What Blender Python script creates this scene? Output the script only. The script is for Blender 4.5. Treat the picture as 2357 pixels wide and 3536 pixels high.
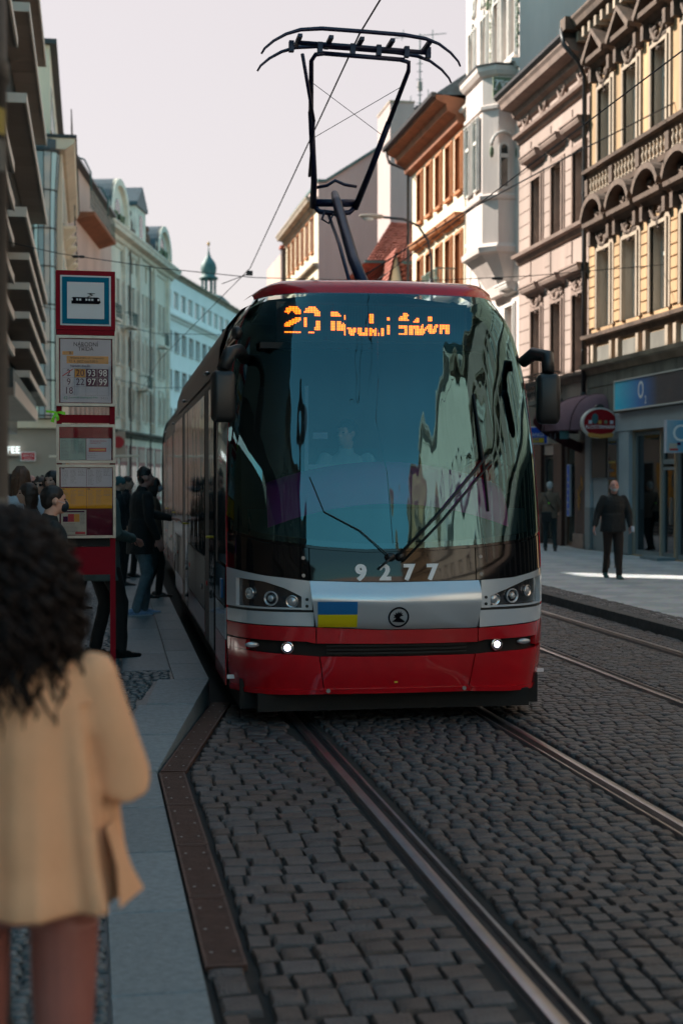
import bpy, math, random
from mathutils import Vector, Matrix, Euler
R = math.radians
PI = math.pi
rnd = random.Random(7)
for o in list(bpy.data.objects):
    bpy.data.objects.remove(o)
scene = bpy.context.scene
COL = scene.collection

# ------------------------------------------------------------------ camera, sky, sun, exposure
cam = bpy.data.cameras.new("camera")
camo = bpy.data.objects.new("camera", cam)
COL.objects.link(camo)
scene.camera = camo
cam.sensor_fit = 'VERTICAL'
cam.sensor_height = 36.0
cam.lens = 50.0
cam.clip_start = 0.1
cam.clip_end = 3000
camo.location = (0, 0, 1.82)
camo.rotation_euler = (R(90 - 1.166), 0, R(-10.0))
cam.dof.use_dof = True
cam.dof.focus_distance = 10.9
cam.dof.aperture_fstop = 2.2

SKY_DEEP, SKY_PALE = (.66, 1.02, .84, 1), (2.34, 2.07, 1.98, 1)
SUN_EL, SUN_AZ = 36.0, 35.0          # elevation; angle ahead (+y) of the left (-x) side
sdir = Vector((-math.cos(R(SUN_AZ)) * math.cos(R(SUN_EL)), math.sin(R(SUN_AZ)) * math.cos(R(SUN_EL)), math.sin(R(SUN_EL))))
world = bpy.data.worlds.new("World")
scene.world = world
world.use_nodes = True
wn = world.node_tree
wn.nodes.clear()
sky = wn.nodes.new('ShaderNodeTexSky')
sky.sky_type = 'NISHITA'
sky.sun_disc = False
sky.sun_elevation = R(SUN_EL)
sky.sun_rotation = math.atan2(sdir.x, sdir.y) % (2 * PI)
sky.air_density = 1.0
sky.dust_density = 2.2
sky.ozone_density = 1.6
# spring haze: the half of the sky towards the sun is pale, the half away from it a deeper blue-green
def N(t): return wn.nodes.new(t)
geo = N('ShaderNodeTexCoord')
dot = N('ShaderNodeVectorMath'); dot.operation = 'DOT_PRODUCT'; dot.inputs[1].default_value = (-.36, .93, .05)
nrm = N('ShaderNodeVectorMath'); nrm.operation = 'NORMALIZE'
mr = N('ShaderNodeMapRange'); mr.interpolation_type = 'SMOOTHSTEP'
mr.inputs[1].default_value = 0.05; mr.inputs[2].default_value = 0.75
wn.links.new(geo.outputs['Generated'], nrm.inputs[0]); wn.links.new(nrm.outputs[0], dot.inputs[0]); wn.links.new(dot.outputs['Value'], mr.inputs[0])
deep = N('ShaderNodeMix'); deep.data_type = 'RGBA'; deep.blend_type = 'MULTIPLY'; deep.inputs[0].default_value = 1.0
deep.inputs[7].default_value = SKY_DEEP
pale = N('ShaderNodeMix'); pale.data_type = 'RGBA'; pale.blend_type = 'MIX'; pale.inputs[0].default_value = .9
pale.inputs[7].default_value = SKY_PALE
mixs = N('ShaderNodeMix'); mixs.data_type = 'RGBA'
bg = N('ShaderNodeBackground'); bg.inputs['Strength'].default_value = 0.12
wo = N('ShaderNodeOutputWorld')
wn.links.new(sky.outputs[0], deep.inputs[6]); wn.links.new(sky.outputs[0], pale.inputs[6])
wn.links.new(mr.outputs[0], mixs.inputs[0]); wn.links.new(deep.outputs[2], mixs.inputs[6]); wn.links.new(pale.outputs[2], mixs.inputs[7])
wn.links.new(mixs.outputs[2], bg.inputs[0]); wn.links.new(bg.outputs[0], wo.inputs[0])

sl = bpy.data.lights.new("sun", 'SUN')
sl.energy = 4.2
sl.angle = R(0.55)
sl.color = (1.0, 0.93, 0.83)
so = bpy.data.objects.new("sun", sl)
so.rotation_euler = sdir.to_track_quat('Z', 'Y').to_euler()
COL.objects.link(so)
scene.view_settings.view_transform = 'Standard'
scene.view_settings.look = 'None'
scene.view_settings.gamma = 1
scene.view_settings.exposure = 1.55
scene.view_settings.use_curve_mapping = False
scene.render.engine = 'CYCLES'
cy = scene.cycles
cy.max_bounces = 7
cy.diffuse_bounces = 3
cy.glossy_bounces = 4
cy.transmission_bounces = 4
cy.transparent_max_bounces = 10
cy.caustics_reflective = False
cy.caustics_refractive = False
cy.sample_clamp_indirect = 6
cy.use_denoising = True
cy.use_adaptive_sampling = True
cy.adaptive_threshold = 0.02

# ------------------------------------------------------------------ materials
MATS = {}
def mat(name, col, rough=0.7, metal=0.0, var=0.0, vscale=2.0, bump=0.0, bscale=20.0, spec=0.5, emit=0.0, coat=0.0,
        col2=None, objvar=0.0, streak=False, sheen=0.0, sub=0.0):
    m = bpy.data.materials.new(name)
    m.use_nodes = True
    n, l = m.node_tree.nodes, m.node_tree.links
    b = n['Principled BSDF']
    b.inputs['Base Color'].default_value = (*col, 1)
    b.inputs['Roughness'].default_value = rough
    b.inputs['Metallic'].default_value = metal
    b.inputs['Specular IOR Level'].default_value = spec
    b.inputs['Coat Weight'].default_value = coat
    b.inputs['Coat Roughness'].default_value = 0.03
    if sheen: b.inputs['Sheen Weight'].default_value = sheen
    if sub:
        b.inputs['Subsurface Weight'].default_value = sub
        b.inputs['Subsurface Radius'].default_value = (.02, .008, .004)
    if emit:
        b.inputs['Emission Color'].default_value = (*col, 1)
        b.inputs['Emission Strength'].default_value = emit
    src = None
    tc = None
    if var or bump or col2:
        tc = n.new('ShaderNodeTexCoord')
        mp = n.new('ShaderNodeMapping')
        l.new(tc.outputs['Object'], mp.inputs[0])
        if streak: mp.inputs['Scale'].default_value = (1, 1, 0.16)
    if var or col2:
        t = n.new('ShaderNodeTexNoise')
        t.inputs['Scale'].default_value = vscale
        t.inputs['Detail'].default_value = 7
        t.inputs['Roughness'].default_value = 0.65
        l.new(mp.outputs[0], t.inputs[0])
        rp = n.new('ShaderNodeValToRGB')
        rp.color_ramp.elements[0].position = 0.33
        rp.color_ramp.elements[1].position = 0.67
        a = col2 if col2 else tuple(c * (1 - var) for c in col)
        rp.color_ramp.elements[0].color = (*a, 1)
        rp.color_ramp.elements[1].color = (*(tuple(min(1, c * (1 + (0 if col2 else var * .6))) for c in col)), 1)
        l.new(t.outputs[0], rp.inputs[0])
        src = rp.outputs[0]
    if objvar:
        oi = n.new('ShaderNodeObjectInfo')
        hv = n.new('ShaderNodeHueSaturation')
        mr = n.new('ShaderNodeMapRange')
        mr.inputs[3].default_value = 1 - objvar
        mr.inputs[4].default_value = 1 + objvar
        l.new(oi.outputs['Random'], mr.inputs[0])
        l.new(mr.outputs[0], hv.inputs['Value'])
        if src: l.new(src, hv.inputs['Color'])
        else: hv.inputs['Color'].default_value = (*col, 1)
        src = hv.outputs[0]
    if src: l.new(src, b.inputs['Base Color'])
    if bump:
        t2 = n.new('ShaderNodeTexNoise')
        t2.inputs['Scale'].default_value = bscale
        t2.inputs['Detail'].default_value = 5
        l.new(mp.outputs[0], t2.inputs[0])
        bp = n.new('ShaderNodeBump')
        bp.inputs['Strength'].default_value = bump
        bp.inputs['Distance'].default_value = 0.02
        l.new(t2.outputs[0], bp.inputs['Height'])
        l.new(bp.outputs[0], b.inputs['Normal'])
    MATS[name] = m
    return m

def glass_mat(name, trans, gloss, ior, rough=0.0, wav=0.0, wscale=1.0, stretch=(1, 1, 1)):
    m = bpy.data.materials.new(name)
    m.use_nodes = True
    n, l = m.node_tree.nodes, m.node_tree.links
    n.clear()
    out = n.new('ShaderNodeOutputMaterial')
    mx = n.new('ShaderNodeMixShader')
    tr = n.new('ShaderNodeBsdfTransparent')
    tr.inputs[0].default_value = (*trans, 1)
    gl = n.new('ShaderNodeBsdfGlossy')
    gl.inputs['Color'].default_value = (*gloss, 1)
    gl.inputs['Roughness'].default_value = rough
    fr = n.new('ShaderNodeFresnel')
    fr.inputs['IOR'].default_value = ior
    l.new(fr.outputs[0], mx.inputs[0])
    l.new(tr.outputs[0], mx.inputs[1])
    l.new(gl.outputs[0], mx.inputs[2])
    l.new(mx.outputs[0], out.inputs[0])
    if wav:
        tc = n.new('ShaderNodeTexCoord')
        mp = n.new('ShaderNodeMapping')
        mp.inputs['Scale'].default_value = stretch
        l.new(tc.outputs['Object'], mp.inputs[0])
        t = n.new('ShaderNodeTexNoise')
        t.inputs['Scale'].default_value = wscale
        t.inputs['Detail'].default_value = 1.5
        l.new(mp.outputs[0], t.inputs[0])
        bp = n.new('ShaderNodeBump')
        bp.inputs['Strength'].default_value = 1.0
        bp.inputs['Distance'].default_value = wav
        l.new(t.outputs[0], bp.inputs['Height'])
        l.new(bp.outputs[0], gl.inputs['Normal'])
    MATS[name] = m
    return m

def pane_mat(name, dark, light, rough=0.04):
    """window glass with a darker room or a pale curtain behind it, different for each window"""
    m = bpy.data.materials.new(name)
    m.use_nodes = True
    n, l = m.node_tree.nodes, m.node_tree.links
    b = n['Principled BSDF']
    b.inputs['Roughness'].default_value = rough
    b.inputs['Specular IOR Level'].default_value = 0.8
    oi = n.new('ShaderNodeObjectInfo')
    tc = n.new('ShaderNodeTexCoord')
    mp = n.new('ShaderNodeMapping')
    mp.inputs['Scale'].default_value = (9, 9, .6)
    l.new(tc.outputs['Object'], mp.inputs[0])
    t = n.new('ShaderNodeTexNoise')
    t.inputs['Scale'].default_value = 2.5
    l.new(mp.outputs[0], t.inputs[0])
    add = n.new('ShaderNodeMath')
    add.operation = 'MULTIPLY_ADD'
    add.inputs[1].default_value = 0.9
    l.new(t.outputs[0], add.inputs[0])
    l.new(oi.outputs['Random'], add.inputs[2])
    rp = n.new('ShaderNodeValToRGB')
    rp.color_ramp.elements[0].position = 0.55
    rp.color_ramp.elements[1].position = 1.25 / 1.4
    rp.color_ramp.elements[0].color = (*dark, 1)
    rp.color_ramp.elements[1].color = (*light, 1)
    l.new(add.outputs[0], rp.inputs[0])
    l.new(rp.outputs[0], b.inputs['Base Color'])
    MATS[name] = m
    return m

mat('plaster_yellow', (.42, .265, .14), .9, var=.5, vscale=.9, bump=.3, bscale=9, streak=True)
mat('stone_beige', (.36, .28, .21), .85, var=.35, vscale=1.4, bump=.3, bscale=14, streak=True)
mat('stone_dark', (.115, .075, .055), .85, var=.5, vscale=2.2, bump=.5, bscale=18)
mat('stone_grime', (.15, .14, .12), .9, var=.5, vscale=1.2, bump=.3, bscale=10, streak=True)
mat('reveal_stone', (.37, .31, .25), .85, var=.3, vscale=2, streak=True)
mat('plaster_mauve', (.33, .245, .21), .9, var=.22, vscale=.9, bump=.2, bscale=9, streak=True)
mat('trim_mauve', (.24, .165, .135), .85, var=.3, vscale=2)
mat('plaster_white', (.62, .52, .475), .88, var=.16, vscale=.8, bump=.15, bscale=8, streak=True)
mat('trim_white', (.62, .57, .53), .85, var=.2, vscale=3)
mat('relief_green', (.16, .19, .12), .9, var=.4, vscale=8)
mat('plaster_cream', (.74, .63, .46), .9, var=.12, vscale=.8)
mat('trim_orange', (.42, .165, .065), .8, var=.2, vscale=2)
mat('eave_orange', (.27, .095, .045), .8, var=.25, vscale=2)
mat('firewall', (.42, .32, .30), .95, var=.16, vscale=.35, bump=.15, bscale=4, streak=True)
mat('roof_red', (.30, .075, .045), .85, var=.3, vscale=6, objvar=.25)
mat('plaster_art', (.74, .66, .55), .9, var=.2, vscale=.5, streak=True)
mat('trim_art', (.72, .66, .56), .9, var=.2, vscale=1)
mat('plaster_pink', (.52, .35, .29), .9, var=.14, vscale=.5, streak=True)
mat('plaster_beige', (.74, .60, .45), .9, var=.14, vscale=.6, streak=True)
mat('plaster_pale', (.90, .86, .83), .9, var=.06, vscale=.3)
mat('slate_roof', (.035, .06, .075), .5, var=.4, vscale=5)
mat('copper_green', (.055, .12, .115), .6, var=.4, vscale=1.2)
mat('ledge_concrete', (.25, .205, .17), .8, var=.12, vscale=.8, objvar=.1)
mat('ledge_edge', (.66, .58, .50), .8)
mat('fin_dark', (.03, .045, .048), .35)
mat('fin_grey', (.09, .105, .105), .5)
mat('taupe', (.32, .265, .22), .85, var=.12, vscale=.5)
mat('frame_white', (.58, .55, .50), .5)
mat('frame_brown', (.10, .045, .025), .5)
mat('frame_dark', (.03, .03, .032), .4)
mat('wood_brown', (.05, .016, .010), .5, var=.4, vscale=3, streak=True)
mat('shop_grey', (.33, .37, .40), .6, var=.1, vscale=1)
mat('shop_frame', (.16, .19, .20), .4)
mat('shop_burgundy', (.20, .035, .04), .5, var=.2)
mat('gutter', (.02, .017, .018), .45)
mat('interior', (.03, .025, .022), .9)
pane_mat('pane', (.06, .065, .065), (.46, .43, .38))
pane_mat('pane_dark', (.008, .012, .014), (.05, .055, .05))
pane_mat('pane_blue', (.10, .16, .18), (.38, .42, .42))
mat('iron_black', (.012, .011, .011), .45)
mat('iron_green', (.10, .17, .14), .6)
mat('asphalt_joint', (.020, .018, .017), .95, var=.3, vscale=8)
mat('cobble_a', (.068, .063, .065), .50, var=.4, vscale=11, bump=.6, bscale=60, spec=.6)
mat('cobble_b', (.052, .047, .048), .48, var=.4, vscale=11, bump=.6, bscale=60, spec=.6)
mat('cobble_c', (.080, .058, .051), .54, var=.4, vscale=11, bump=.6, bscale=60, spec=.55)
mat('granite', (.165, .21, .23), .55, var=.26, vscale=26, bump=.25, bscale=90, objvar=.10)
mat('granite_side', (.10, .09, .085), .85, var=.3, vscale=10)
mat('mosaic', (.085, .110, .120), .42, var=.4, vscale=30, bump=.3, bscale=80)
mat('rust', (.085, .045, .035), .62, metal=.3, var=.35, vscale=9, bump=.2, bscale=60)
mat('rail_top', (.50, .50, .53), .30, metal=1.0, var=.12, vscale=6)
mat('rail_side', (.025, .022, .022), .6, metal=.4)
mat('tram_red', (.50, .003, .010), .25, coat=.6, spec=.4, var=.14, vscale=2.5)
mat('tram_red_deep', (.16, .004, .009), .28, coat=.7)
mat('tram_silver', (.62, .66, .70), .24, metal=.4, coat=.6)
mat('tram_black', (.004, .004, .005), .06, coat=0.25, spec=.35)
mat('tram_rubber', (.006, .006, .006), .6)
mat('tram_glass', (.004, .004, .005), .03, spec=.25, bump=.5, bscale=1.3)
mat('tram_panel', (.022, .020, .022), .36, spec=.25, bump=.15, bscale=1.5)
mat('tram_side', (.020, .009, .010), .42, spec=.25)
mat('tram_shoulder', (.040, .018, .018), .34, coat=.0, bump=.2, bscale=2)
mat('tram_under', (.010, .009, .008), .85)
mat('plastic_black', (.012, .011, .011), .42)
mat('screw', (.25, .25, .25), .35, metal=.8)
mat('chrome', (.75, .75, .75), .12, metal=1.0)
mat('lamp_bowl', (.018, .018, .022), .25, coat=1)
mat('lamp_lit', (.80, .72, 1.0), .3, emit=4.0)
mat('lens_clear', (.45, .47, .50), .15, metal=.4, coat=1)
mat('marker_red', (.40, .01, .01), .3, coat=.5)
mat('white_paint', (.78, .78, .78), .5)
mat('decal_white', (.88, .88, .88), .6)
mat('flag_blue', (.015, .16, .42), .4)
mat('flag_yellow', (.75, .62, .01), .4)
mat('led', (1.0, .085, .006), .5, emit=1.3)
mat('led_core', (1.0, .30, .012), .5, emit=2.2)
mat('led_board', (.004, .012, .015), .5)
mat('led_off', (.03, .075, .085), .5)
mat('cab_teal', (.02, .07, .08), .8)
mat('cab_dark', (.012, .014, .015), .8)
mat('cab_dash', (.70, .09, .42), .6)
mat('seat_red', (.75, .03, .03), .6)
mat('panto_steel', (.008, .012, .045), .38, metal=.2)
mat('wire', (.012, .012, .016), .5)
mat('totem_red', (.22, .002, .012), .6, spec=.15)
mat('totem_frame', (.36, .33, .29), .38, metal=.7, var=.2, vscale=8)
mat('paper_white', (.50, .50, .56), .7, spec=.1)
mat('paper_green', (.26, .40, .37), .7, spec=.1)
mat('paper_yellow', (.66, .29, .008), .7, spec=.1)
mat('paper_beige', (.46, .40, .33), .5)
mat('paper_maroon', (.10, .006, .020), .7, spec=.1)
mat('sign_blue', (.002, .13, .22), .7, spec=.1)
mat('sign_white', (.56, .58, .60), .4)
mat('ink_black', (.006, .006, .010), .8, spec=.05)
mat('ink_purple', (.060, .006, .045), .8, spec=.05)
mat('ink_grey', (.14, .13, .15), .8, spec=.05)
mat('ink_green', (.08, .32, .20), .5)
mat('ink_orange', (.60, .26, .03), .5)
mat('ink_red', (.45, .02, .03), .5)
mat('ribbon_green', (.22, .75, .03), .6)
mat('sky_blue_sign', (.02, .36, .60), .35)
mat('o_blue_dark', (.012, .018, .045), .35)
mat('atm_blue', (.006, .08, .48), .4)
mat('atm_yellow', (.70, .50, .03), .4)
mat('awning', (.17, .085, .105), .85, var=.15, vscale=3)
mat('awning_dark', (.05, .012, .018), .8)
mat('sign_red', (.24, .003, .008), .5, spec=.2)
mat('gold', (.48, .22, .04), .5)
mat('sign_lit', (.85, .95, .95), .5, emit=.7)
mat('skin', (.60, .34, .25), .5, var=.12, vscale=12, sub=.0)
mat('skin_red', (.34, .125, .10), .5, var=.15, vscale=8)
mat('skin_pink', (.52, .25, .20), .5)
mat('eye_white', (.7, .7, .68), .3)
mat('hair_black', (.006, .005, .005), .5)
mat('hair_dark', (.010, .0065, .0055), .55)
mat('hair_curl', (.010, .0045, .0035), .6, spec=.3)
mat('hair_brown', (.035, .017, .010), .55, var=.3, vscale=30)
mat('hair_blonde', (.13, .055, .028), .5, var=.35, vscale=30)
mat('hair_grey', (.45, .46, .47), .7, var=.2, vscale=40)
mat('cloth_black', (.007, .0075, .008), .8, bump=.3, bscale=14, sheen=.05)
mat('cloth_dark', (.010, .016, .018), .85, bump=.3, bscale=14)
mat('cloth_teal', (.04, .11, .12), .85, bump=.3, bscale=14)
mat('cloth_greygreen', (.08, .12, .115), .85, bump=.3, bscale=14)
mat('cloth_brown', (.13, .075, .05), .9, bump=.3, bscale=14)
mat('cloth_tan', (.15, .10, .072), .9, bump=.3, bscale=14)
mat('trouser_brown', (.022, .012, .009), .85, bump=.3, bscale=14)
mat('trouser_teal', (.012, .022, .024), .85, bump=.3, bscale=14)
mat('jeans', (.14, .19, .22), .85, var=.3, vscale=9, bump=.3, bscale=20)
mat('cloth_pink', (.55, .03, .10), .85)
mat('cloth_white', (.6, .6, .64), .85)
mat('cloth_shirt', (.26, .38, .42), .85)
mat('coat_yellow', (.80, .44, .25), .92, var=.08, vscale=5, bump=.25, bscale=7, spec=.2)
mat('shoe_black', (.008, .008, .008), .35)
mat('shoe_blue', (.30, .42, .62), .7, var=.4, vscale=60)
mat('shoe_green', (.02, .07, .065), .6)
mat('shoe_sole', (.50, .52, .55), .6)
mat('mask_navy', (.008, .018, .03), .8)
mat('orange_cloth', (.60, .11, .02), .8)
mat('purple', (.22, .05, .30), .35)
mat('sticker_pale', (.12, .12, .11), .7)
mat('pole_paint', (.004, .004, .004), .55, var=.3, vscale=20)
mat('sticker_yellow', (.25, .19, .02), .5)
mat('glass_bowl', (.5, .5, .48), .2)
mat('tile_dark', (.05, .03, .03), .7)
M = MATS
glass_mat('windscreen', (.54, .66, .70), (.44, .82, .90), 2.1, 0.0, wav=.0075, wscale=3.2, stretch=(1.7, 1, .28))
glass_mat('side_glass', (.10, .12, .12), (.95, .93, .90), 2.3, 0.01, wav=.012, wscale=1.6, stretch=(.5, .6, .35))
glass_mat('shop_glass', (.30, .34, .34), (.9, .95, 1.0), 1.9, 0.0, wav=.003, wscale=.8)
glass_mat('sheet_glass', (.97, .97, .97), (1, 1, 1), 1.22, 0.0)

# ------------------------------------------------------------------ mesh builder
class MB:
    def __init__(s):
        s.v = []; s.f = []; s.m = []; s.cur = 0
    def add(s, vs, fs, mi=None):
        k = len(s.v)
        s.v += [tuple(p) for p in vs]
        for f in fs:
            s.f.append(tuple(i + k for i in f)); s.m.append(s.cur if mi is None else mi)
        return s
    def box(s, x0, x1, y0, y1, z0, z1, mi=None):
        return s.add([(x0, y0, z0), (x1, y0, z0), (x1, y1, z0), (x0, y1, z0), (x0, y0, z1), (x1, y0, z1), (x1, y1, z1), (x0, y1, z1)],
                     [(0, 3, 2, 1), (4, 5, 6, 7), (0, 1, 5, 4), (1, 2, 6, 5), (2, 3, 7, 6), (3, 0, 4, 7)], mi)
    def obb(s, c, size, rz=0, rx=0, mi=None):
        M_ = Matrix.Rotation(rz, 3, 'Z') @ Matrix.Rotation(rx, 3, 'X')
        h = [a / 2 for a in size]
        vs = [Vector(c) + M_ @ Vector((x * h[0], y * h[1], z * h[2])) for z in (-1, 1) for (x, y) in ((-1, -1), (1, -1), (1, 1), (-1, 1))]
        return s.add(vs, [(0, 3, 2, 1), (4, 5, 6, 7), (0, 1, 5, 4), (1, 2, 6, 5), (2, 3, 7, 6), (3, 0, 4, 7)], mi)
    def prism(s, poly, a0, a1, axis='x', mi=None):
        """extrude a 2d outline; axis x: poly=(y,z); axis y: poly=(x,z); axis z: poly=(x,y)"""
        n = len(poly)
        def P(p, a):
            return (a, p[0], p[1]) if axis == 'x' else (p[0], a, p[1]) if axis == 'y' else (p[0], p[1], a)
        vs = [P(p, a0) for p in poly] + [P(p, a1) for p in poly]
        fs = [tuple(range(n)), tuple(range(2 * n - 1, n - 1, -1))] + [(i, i + n, (i + 1) % n + n, (i + 1) % n) for i in range(n)]
        return s.add(vs, fs, mi)
    def tube(s, pts, r, n=8, mi=None, cap=True, flat=None):
        """r: number or list; flat=(ux) squash not used"""
        pts = [Vector(p) for p in pts]
        rs = r if isinstance(r, (list, tuple)) else [r] * len(pts)
        vs = []; fs = []
        up = None
        for i, p in enumerate(pts):
            d = (pts[min(i + 1, len(pts) - 1)] - pts[max(i - 1, 0)])
            if d.length < 1e-9: d = Vector((0, 0, 1))
            d.normalize()
            if up is None:
                up = Vector((0, 0, 1)) if abs(d.z) < .9 else Vector((1, 0, 0))
            a = d.cross(up)
            if a.length < 1e-5: a = d.orthogonal()
            a.normalize()
            b = a.cross(d); b.normalize(); up = b
            for k in range(n):
                t = 2 * PI * k / n
                vs.append(p + (a * math.cos(t) + b * math.sin(t)) * rs[i])
        for i in range(len(pts) - 1):
            for k in range(n):
                k2 = (k + 1) % n
                fs.append((i * n + k, i * n + k2, (i + 1) * n + k2, (i + 1) * n + k))
        if cap:
            fs.append(tuple(range(n - 1, -1, -1)))
            fs.append(tuple(range((len(pts) - 1) * n, len(pts) * n)))
        return s.add(vs, fs, mi)
    def rings(s, rings, cap=True, mi=None, closed=True):
        n = len(rings[0]); vs = [p for r in rings for p in r]; fs = []
        for i in range(len(rings) - 1):
            for k in range(n if closed else n - 1):
                k2 = (k + 1) % n
                fs.append((i * n + k, i * n + k2, (i + 1) * n + k2, (i + 1) * n + k))
        if cap:
            fs.append(tuple(range(n - 1, -1, -1)))
            fs.append(tuple(range((len(rings) - 1) * n, len(rings) * n)))
        return s.add(vs, fs, mi)
    def ell(s, c, r, nu=12, nv=8, mi=None, rot=None):
        vs = []; fs = []
        for j in range(nv + 1):
            ph = PI * j / nv
            for i in range(nu):
                t = 2 * PI * i / nu
                p = Vector((r[0] * math.sin(ph) * math.cos(t), r[1] * math.sin(ph) * math.sin(t), -r[2] * math.cos(ph)))
                if rot is not None: p = rot @ p
                vs.append(Vector(c) + p)
        for j in range(nv):
            for i in range(nu):
                i2 = (i + 1) % nu
                fs.append((j * nu + i, j * nu + i2, (j + 1) * nu + i2, (j + 1) * nu + i))
        return s.add(vs, fs, mi)
    def lathe(s, prof, c=(0, 0, 0), n=16, mi=None):
        rings = [[(c[0] + r * math.cos(2 * PI * k / n), c[1] + r * math.sin(2 * PI * k / n), c[2] + z) for k in range(n)] for r, z in prof]
        return s.rings(rings, True, mi)
    def mesh(s, name, mats, smooth=False):
        me = bpy.data.meshes.new(name)
        me.from_pydata(s.v, [], s.f)
        for m_ in (mats if isinstance(mats, (list, tuple)) else [mats]):
            me.materials.append(M[m_] if isinstance(m_, str) else m_)
        if any(s.m): me.polygons.foreach_set('material_index', s.m)
        if smooth:
            me.polygons.foreach_set('use_smooth', [True] * len(me.polygons))
            if smooth != 'full':
                try: me.set_sharp_from_angle(angle=R(38))
                except Exception: pass
        me.update()
        return me
    def build(s, name, mats, parent=None, smooth=False, loc=None, **kw):
        return link(name, s.mesh(name, mats, smooth), parent, loc, **kw)

def link(name, me, parent=None, loc=None, rot=None, kind=None, label=None):
    o = bpy.data.objects.new(name, me)
    COL.objects.link(o)
    if parent is not None: o.parent = parent
    if loc is not None: o.location = loc
    if rot is not None: o.rotation_euler = rot
    if kind: o['kind'] = kind
    if label: o['label'] = label
    return o
def tag(o, label, cat, group=None):
    o['label'] = label; o['category'] = cat
    if group: o['group'] = group
    return o
def thing(name, label, cat, loc=(0, 0, 0), rz=0, group=None):
    o = bpy.data.objects.new(name, None)
    COL.objects.link(o); o.location = loc; o.rotation_euler = (0, 0, rz)
    o.empty_display_size = .3
    return tag(o, label, cat, group)

# a small side scene to evaluate lettering and body surfaces in; removed at the end
side_scene = bpy.data.scenes.new('side')
def evaluate(ob):
    side_scene.collection.objects.link(ob)
    vl = side_scene.view_layers[0]; vl.update()
    me = bpy.data.meshes.new_from_object(ob.evaluated_get(vl.depsgraph))
    bpy.data.objects.remove(ob)
    return me
_tc = {}
def text_mesh(body, size, thick=0.002, space=1.0, shear=0.0, xs=1.0, bold=0.0):
    key = (body, size, thick, space, shear, xs, bold)
    if key in _tc: return _tc[key]
    cu = bpy.data.curves.new('lettering', 'FONT')
    cu.body = body; cu.size = size; cu.align_x = 'CENTER'; cu.align_y = 'CENTER'
    cu.extrude = thick; cu.space_character = space; cu.shear = shear; cu.resolution_u = 3; cu.offset = bold
    ob = bpy.data.objects.new('lettering', cu)
    me = evaluate(ob)
    me.materials.clear()
    if xs != 1.0:
        for v in me.vertices: v.co.x *= xs
    _tc[key] = me
    return me
def text(body, size, parent, loc, rz, m, thick=0.002, space=1.0, shear=0.0, xs=1.0, bold=0.0):
    """upright lettering facing local -y when rz = 0"""
    me = text_mesh(body, size, thick, space, shear, xs, bold).copy()
    me.materials.append(M[m])
    return link('lettering', me, parent, loc, (R(90), 0, rz))
_wc = {}
def cached(key, fn):
    if key not in _wc: _wc[key] = fn()
    return _wc[key]
# ------------------------------------------------------------------ ground, road, tracks, pavements
def bend(y): return 0.0165 * max(0.0, y - 12.0)
def pz(y): return 0.0 if y < 8.95 else (0.2 * (y - 8.95) / 2.8 if y < 11.75 else 0.2)
def pedge(y):
    if y < 8.95: return 0.41
    if y < 11.75: return 0.41 + (0.96 - 0.41) * (y - 8.95) / 2.8
    return 0.96 + bend(y)

g = MB(); g.add([(-700, -300, -.12), (700, -300, -.12), (700, 1100, -.12), (-700, 1100, -.12)], [(0, 1, 2, 3)])
g.build('ground', 'asphalt_joint', kind='structure')
road = MB()
ys = [-70, 2, 8.95, 11.75, 30, 60, 140]
road.rings([[(pedge(y) - .1, y, -.024), (6.86 + bend(y), y, -.024)] for y in ys], False, closed=False)
road = road.build('road', 'asphalt_joint', kind='structure')

def stone(mb, cx, cy, w, l, z, r, mi=0, h=.03, inset=.016):
    a = w / 2; b = l / 2
    def ring(k, zz, j):
        return [(cx + sx * (a - k) + r.uniform(-j, j), cy + sy * (b - k) + r.uniform(-j, j), z + zz + r.uniform(-.0025, .0025)) for sx, sy in ((-1, -1), (1, -1), (1, 1), (-1, 1))]
    base = ring(0, -h, .004); mid = ring(.002, -.009, .006); top = ring(inset, 0, .005)
    mb.rings([base, mid, top], False, mi)
    k = len(mb.v) - 4
    cxm = sum(p[0] for p in top) / 4; cym = sum(p[1] for p in top) / 4
    mb.add([(cxm + r.uniform(-.01, .01), cym + r.uniform(-.01, .01), z + .0022)], [], mi)
    for q in range(4):
        mb.f.append((k + q, k + (q + 1) % 4, k + 4)); mb.m.append(mi)

def field(x0f, x1f, ya, yb, pitch, wmin, wmax, gap, zf, seed, amp=.0035):
    r = random.Random(seed); out = []
    y = ya
    while y < yb:
        p = pitch * r.uniform(.9, 1.1)
        x = x0f(y) + r.uniform(0, .02) ; xe = x1f(y)
        first = True
        while x < xe - wmin * .5:
            w = r.uniform(wmin, wmax) * (r.uniform(.55, .95) if first else 1); first = False
            w = min(w, xe - x)
            wob = .006 * math.sin(x * 5 + y * 1.7) + .004 * math.sin(x * 13 - y)
            out.append((x + w / 2, y + p / 2 + wob, w - gap, p - gap * 1.15, zf(y) + r.uniform(-amp, amp)))
            x += w
        y += p
    return out
zone_fields = []
for a, b, y0, y1, p, w0, w1, sd in (
        (.60, 1.475, 3.7, 8.9, .150, .125, .19, 1), (1.70, 2.985, 3.7, 13, .112, .090, .14, 3),
        (3.165, 4.745, 4.4, 34, .12, .09, .135, 4), (4.96, 6.03, 9.5, 34, .12, .09, .135, 5), (6.255, 6.68, 12, 34, .135, .10, .15, 6)):
    zone_fields.append(field(lambda y, a=a: a + bend(y), lambda y, b=b: b + bend(y), y0, y1, p, w0, w1, .010, lambda y: 0.0, sd))
zone_fields.append(field(lambda y: .418, lambda y: .592, 3.2, 5.27, .20, .165, .18, .012, lambda y: .0, 17))
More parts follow.
